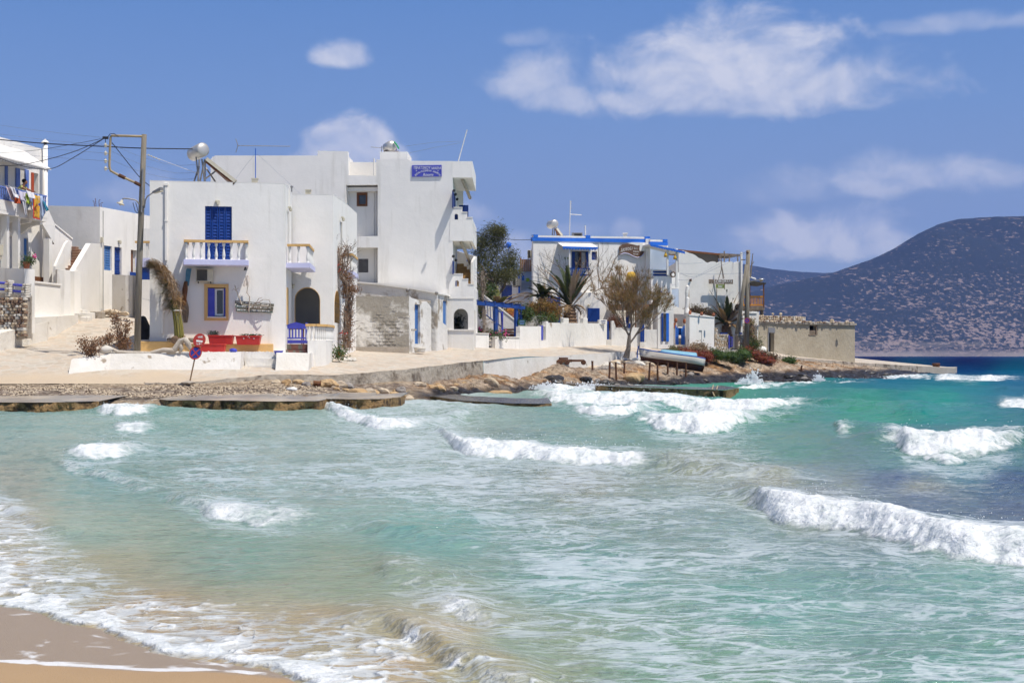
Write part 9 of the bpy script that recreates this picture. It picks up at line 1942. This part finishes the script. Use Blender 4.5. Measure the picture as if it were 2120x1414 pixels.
# ------------------------------------------------------------------ laundry and the woman hanging it
def cloth(label, pts, m, cat, n=.14, fold=.05, extra=None, seed=0):
    # pts: left edge top, right edge top, right bottom, left bottom in photo pixels
    mb = MB(); NX, NY = 8, 9; rr = random.Random(seed); ph = rr.uniform(0,6)
    for j in range(NY):
        for i in range(NX):
            s = i/(NX-1); t = j/(NY-1); a = (pts[0][0]*(1-s)+pts[1][0]*s)*(1-t)+(pts[3][0]*(1-s)+pts[2][0]*s)*t; b = (pts[0][1]*(1-s)+pts[1][1]*s+1.5*math.sin(math.pi*s))*(1-t)+(pts[3][1]*(1-s)+pts[2][1]*s)*t
            nn = n+fold*math.sin(s*9+ph+t*2)+.12*t; u, z = Q.uv(a, b, nn); mb.v.append(tuple(Q.p(u, nn, z)))
    for j in range(NY-1):
        for i in range(NX-1): q = j*NX+i; mb.f.append((q, q+NX, q+NX+1, q+1))
    o = single('laundry', mb, m, label, cat, 'laundry on the balcony line', smooth=True); sd_ = o.modifiers.new('s','SOLIDIFY'); sd_.thickness = .012; return o
def cm(n, c): return mat(n, c, tuple(min(1, x*1.12) for x in c), 6, rough=.9, trans=.25)
cW = cm('white_cotton', (.72,.72,.76)); cL = cm('lilac_cotton', (.60,.57,.68)); cP = cm('pink_cotton', (.62,.50,.52))
cloth('pinkish shirt, leftmost piece on the balcony line', [(12,386),(22,388),(32,418),(24,414)], cP, 'shirt', seed=1)
cloth('white shirt hanging behind the orange cloth', [(19,385),(30,389),(38,412),(30,408)], cW, 'shirt', n=.2, seed=2)
cloth('orange red cloth with white top on the line', [(31,404),(41,406),(43,422),(30,421)], cm('orange_red_cotton', (.62,.12,.04)), 'cloth', n=.3, seed=3)
cloth('white vest over the orange cloth', [(29,400),(38,403),(40,411),(31,408)], cW, 'vest', n=.42, seed=4)
cloth('lilac white blouse in the middle of the line', [(38,394),(54,398),(56,418),(42,414)], cL, 'blouse', n=.16, seed=5)
cloth('long white trousers hanging lowest from the blouse', [(44,414),(52,416),(57,450),(53,449)], cW, 'trousers', n=.22, seed=6)
cloth('lime green striped top on the line', [(53,400),(60,402),(63,424),(55,420)], cm('lime_cotton', (.55,.68,.10)), 'top', n=.24, seed=7)
cloth('off white skirt below the lime top', [(53,414),(66,418),(66,437),(54,434)], cm('cream_cotton', (.66,.64,.58)), 'skirt', n=.18, seed=8)
cloth('white sheet bunched beside the woman', [(54,393),(70,399),(73,412),(60,410)], cW, 'sheet', n=.34, seed=9)
M_TOW = cm('mustard_towel', (.62,.36,.05))
tw = cloth('orange and yellow towel with red border and round print', [(69,402),(82,406),(82,455),(68,451)], M_TOW, 'towel', n=.26, seed=10)
for (a,b,r,c_) in ((75,420,5.2,(.65,.42,.07)),(74,425,3.4,(.45,.06,.04)),(79,424,3.2,(.08,.10,.42)),(71.5,433,2.6,(.45,.06,.04))):
    mb = MB(); u_, z_ = Q.uv(a,b,.42); c = Q.p(u_,.47,z_); U3 = Vector((Q.u.x,Q.u.y,0)); N3 = Vector((Q.n.x,Q.n.y,0)); disc(mb, c, 0, r/F*66, N3, U3, Vector((0,0,1)), 0, .006); o = mb.build('print', cm('towel_print_%d' % a, c_), tw)
    o.parent = tw; o.data.transform(Matrix.Translation(-Vector((0,0,0))))
for (pa) in ([(68,402),(70,403),(69.6,452),(68,451)],[(68,449.5),(82,453),(82,455.5),(68,452)]):
    NX = 2; mb = MB(); P4 = [Q.uv(a,b,.30+.12*(b-402)/53) for a,b in pa]; nb = [.31+.13*(b-402)/53 for a,b in pa]; mb.add([Q.p(P4[i][0],nb[i],P4[i][1]) for i in range(4)]+[Q.p(P4[i][0],nb[i]+.01,P4[i][1]) for i in range(4)], [(0,1,2,3),(7,6,5,4),(0,4,5,1),(1,5,6,2),(2,6,7,3),(3,7,4,0)]); mb.build('border', M_RED, tw)
cloth('long pale blue sheet at the right of the line', [(78,402),(88,406),(94,440),(86,457)], cm('pale_blue_cotton', (.50,.60,.78)), 'sheet', n=.22, seed=11)
cloth('turquoise and brown towel, last on the line', [(88,414),(92,418),(101,436),(95,438)], cm('turquoise_cotton', (.08,.42,.58)), 'towel', n=.3, seed=12)
mb = MB(); pts = [Q.uv(a,b,.14) for a,b in ((8,384),(30,388),(55,396),(80,404),(101,420))]; mb.tube([Q.p(u_, .14, z_) for u_, z_ in pts], .008, 4); single('clothes_line', mb, M_WHITEP, 'clothes line strung outside the blue balcony rail', 'line')
# the woman
zf = zb0+.12; pu = Q.uv(37,None,-.45); pb = Q.p(pu, -.45, zf); ud = Vector((Q.u.x,Q.u.y,0)); nd_ = Vector((Q.n.x,Q.n.y,0)); Z3 = Vector((0,0,1))
wm = empty('person', pb, 'person in pale yellow shirt leaning over the blue rail to hang laundry', 'person')
def B3(u_, n_, z_): return pb+ud*u_+nd_*n_+Z3*z_
J = {'pel':(0,0,.88),'sp':(0.02,.10,1.08),'ch':(.04,.20,1.26),'nk':(.07,.25,1.38),'h0':(.09,.29,1.46),'h1':(.11,.31,1.56),'ls':(-.13,.20,1.30),'le':(-.04,.42,1.16),'lw':(.20,.50,1.14),'lh':(.28,.51,1.14),'rs':(.19,.22,1.29),'re':(.34,.42,1.17),'rw':(.55,.47,1.15),'rh':(.63,.48,1.15),'lk':(-.10,.05,.46),'la':(-.11,-.05,.06),'lt':(-.10,.10,.03),'rk':(.10,.05,.46),'ra':(.11,-.05,.06),'rt':(.12,.10,.03),'lp':(-.09,0,.84),'rp':(.09,0,.84)}
RD = {'pel':.15,'sp':.13,'ch':.15,'nk':.052,'h0':.075,'h1':.085,'ls':.06,'le':.042,'lw':.030,'lh':.035,'rs':.06,'re':.042,'rw':.030,'rh':.035,'lk':.06,'la':.04,'lt':.035,'rk':.06,'ra':.04,'rt':.035,'lp':.09,'rp':.09}
E_ = [('pel','sp'),('sp','ch'),('ch','nk'),('nk','h0'),('h0','h1'),('ch','ls'),('ls','le'),('le','lw'),('lw','lh'),('ch','rs'),('rs','re'),('re','rw'),('rw','rh'),('pel','lp'),('lp','lk'),('lk','la'),('la','lt'),('pel','rp'),('rp','rk'),('rk','ra'),('ra','rt')]
def skin(names, edges, name, m, grow=0.0):
    me = bpy.data.meshes.new(name); idx = {k: i for i, k in enumerate(names)}; me.from_pydata([tuple(B3(*J[k])-pb) for k in names], [(idx[a], idx[b]) for a, b in edges], []); o = bpy.data.objects.new(name, me); COL.objects.link(o); o.parent = wm
    sk = o.modifiers.new('s','SKIN'); 
    for i, k in enumerate(names): me.skin_vertices[0].data[i].radius = (RD[k]+grow,)*2; me.skin_vertices[0].data[i].use_root = (i == 0)
    ss = o.modifiers.new('d','SUBSURF'); ss.levels = 2; ss.render_levels = 2; me.materials.append(m)
    dg = bpy.context.evaluated_depsgraph_get(); m2 = bpy.data.meshes.new_from_object(o.evaluated_get(dg)); o.modifiers.clear(); o.data = m2
    if not m2.materials: m2.materials.append(m)
    for p in m2.polygons: p.use_smooth = True
    return o
M_SKIN = mat('tanned_skin', (.24,.11,.06), (.30,.14,.08), 6, rough=.6)
for side, wr, hd in (('l',J['lw'],J['lh']),('r',J['rw'],J['rh'])):
    for k in range(4):
        a = f'{side}f{k}'; J[a] = (hd[0]+.03, hd[1]-.03+.02*k, hd[2]-.005); J[a+'t'] = (hd[0]+.075-.008*abs(k-1), hd[1]-.03+.02*k, hd[2]-.035); RD[a] = .010; RD[a+'t'] = .008; E_ += [(side+'h', a), (a, a+'t')]
    a = side+'th'; J[a] = (hd[0]+.01, hd[1]-.055, hd[2]+.01); J[a+'t'] = (hd[0]+.045, hd[1]-.065, hd[2]-.01); RD[a] = .011; RD[a+'t'] = .009; E_ += [(side+'h', a), (a, a+'t')]
skin(list(J), E_, 'body', M_SKIN)
J['ls2'] = tuple((J['ls'][i]+J['le'][i])/2 for i in range(3)); J['rs2'] = tuple((J['rs'][i]+J['re'][i])/2 for i in range(3)); RD['ls2'] = RD['rs2'] = .052
skin(['pel','sp','ch','ls','ls2','rs','rs2'], [('pel','sp'),('sp','ch'),('ch','ls'),('ls','ls2'),('ch','rs'),('rs','rs2')], 'shirt', cm('yellow_cotton', (.62,.62,.22)), .022)
skin(['pel','lp','lk','la','rp','rk','ra'], [('pel','lp'),('lp','lk'),('lk','la'),('pel','rp'),('rp','rk'),('rk','ra')], 'trousers', cm('dark_cotton', (.06,.06,.09)), .014)
mb = MB(); hc = B3(.10,.28,1.57); mb.blob(hc+Z3*.01-nd_*.02, (.105,.105,.10), 3, 3, .08); mb.build('hair', mat('black_hair',(.012,.009,.008)), wm)
mb = MB(); fc = B3(.125,.335,1.52); mb.blob(fc, (.075,.075,.09), 1, 2, .02); mb.blob(fc+nd_*.08+ud*.01, .015, 1, 1, .02); mb.build('face', M_SKIN, wm, smooth=True)
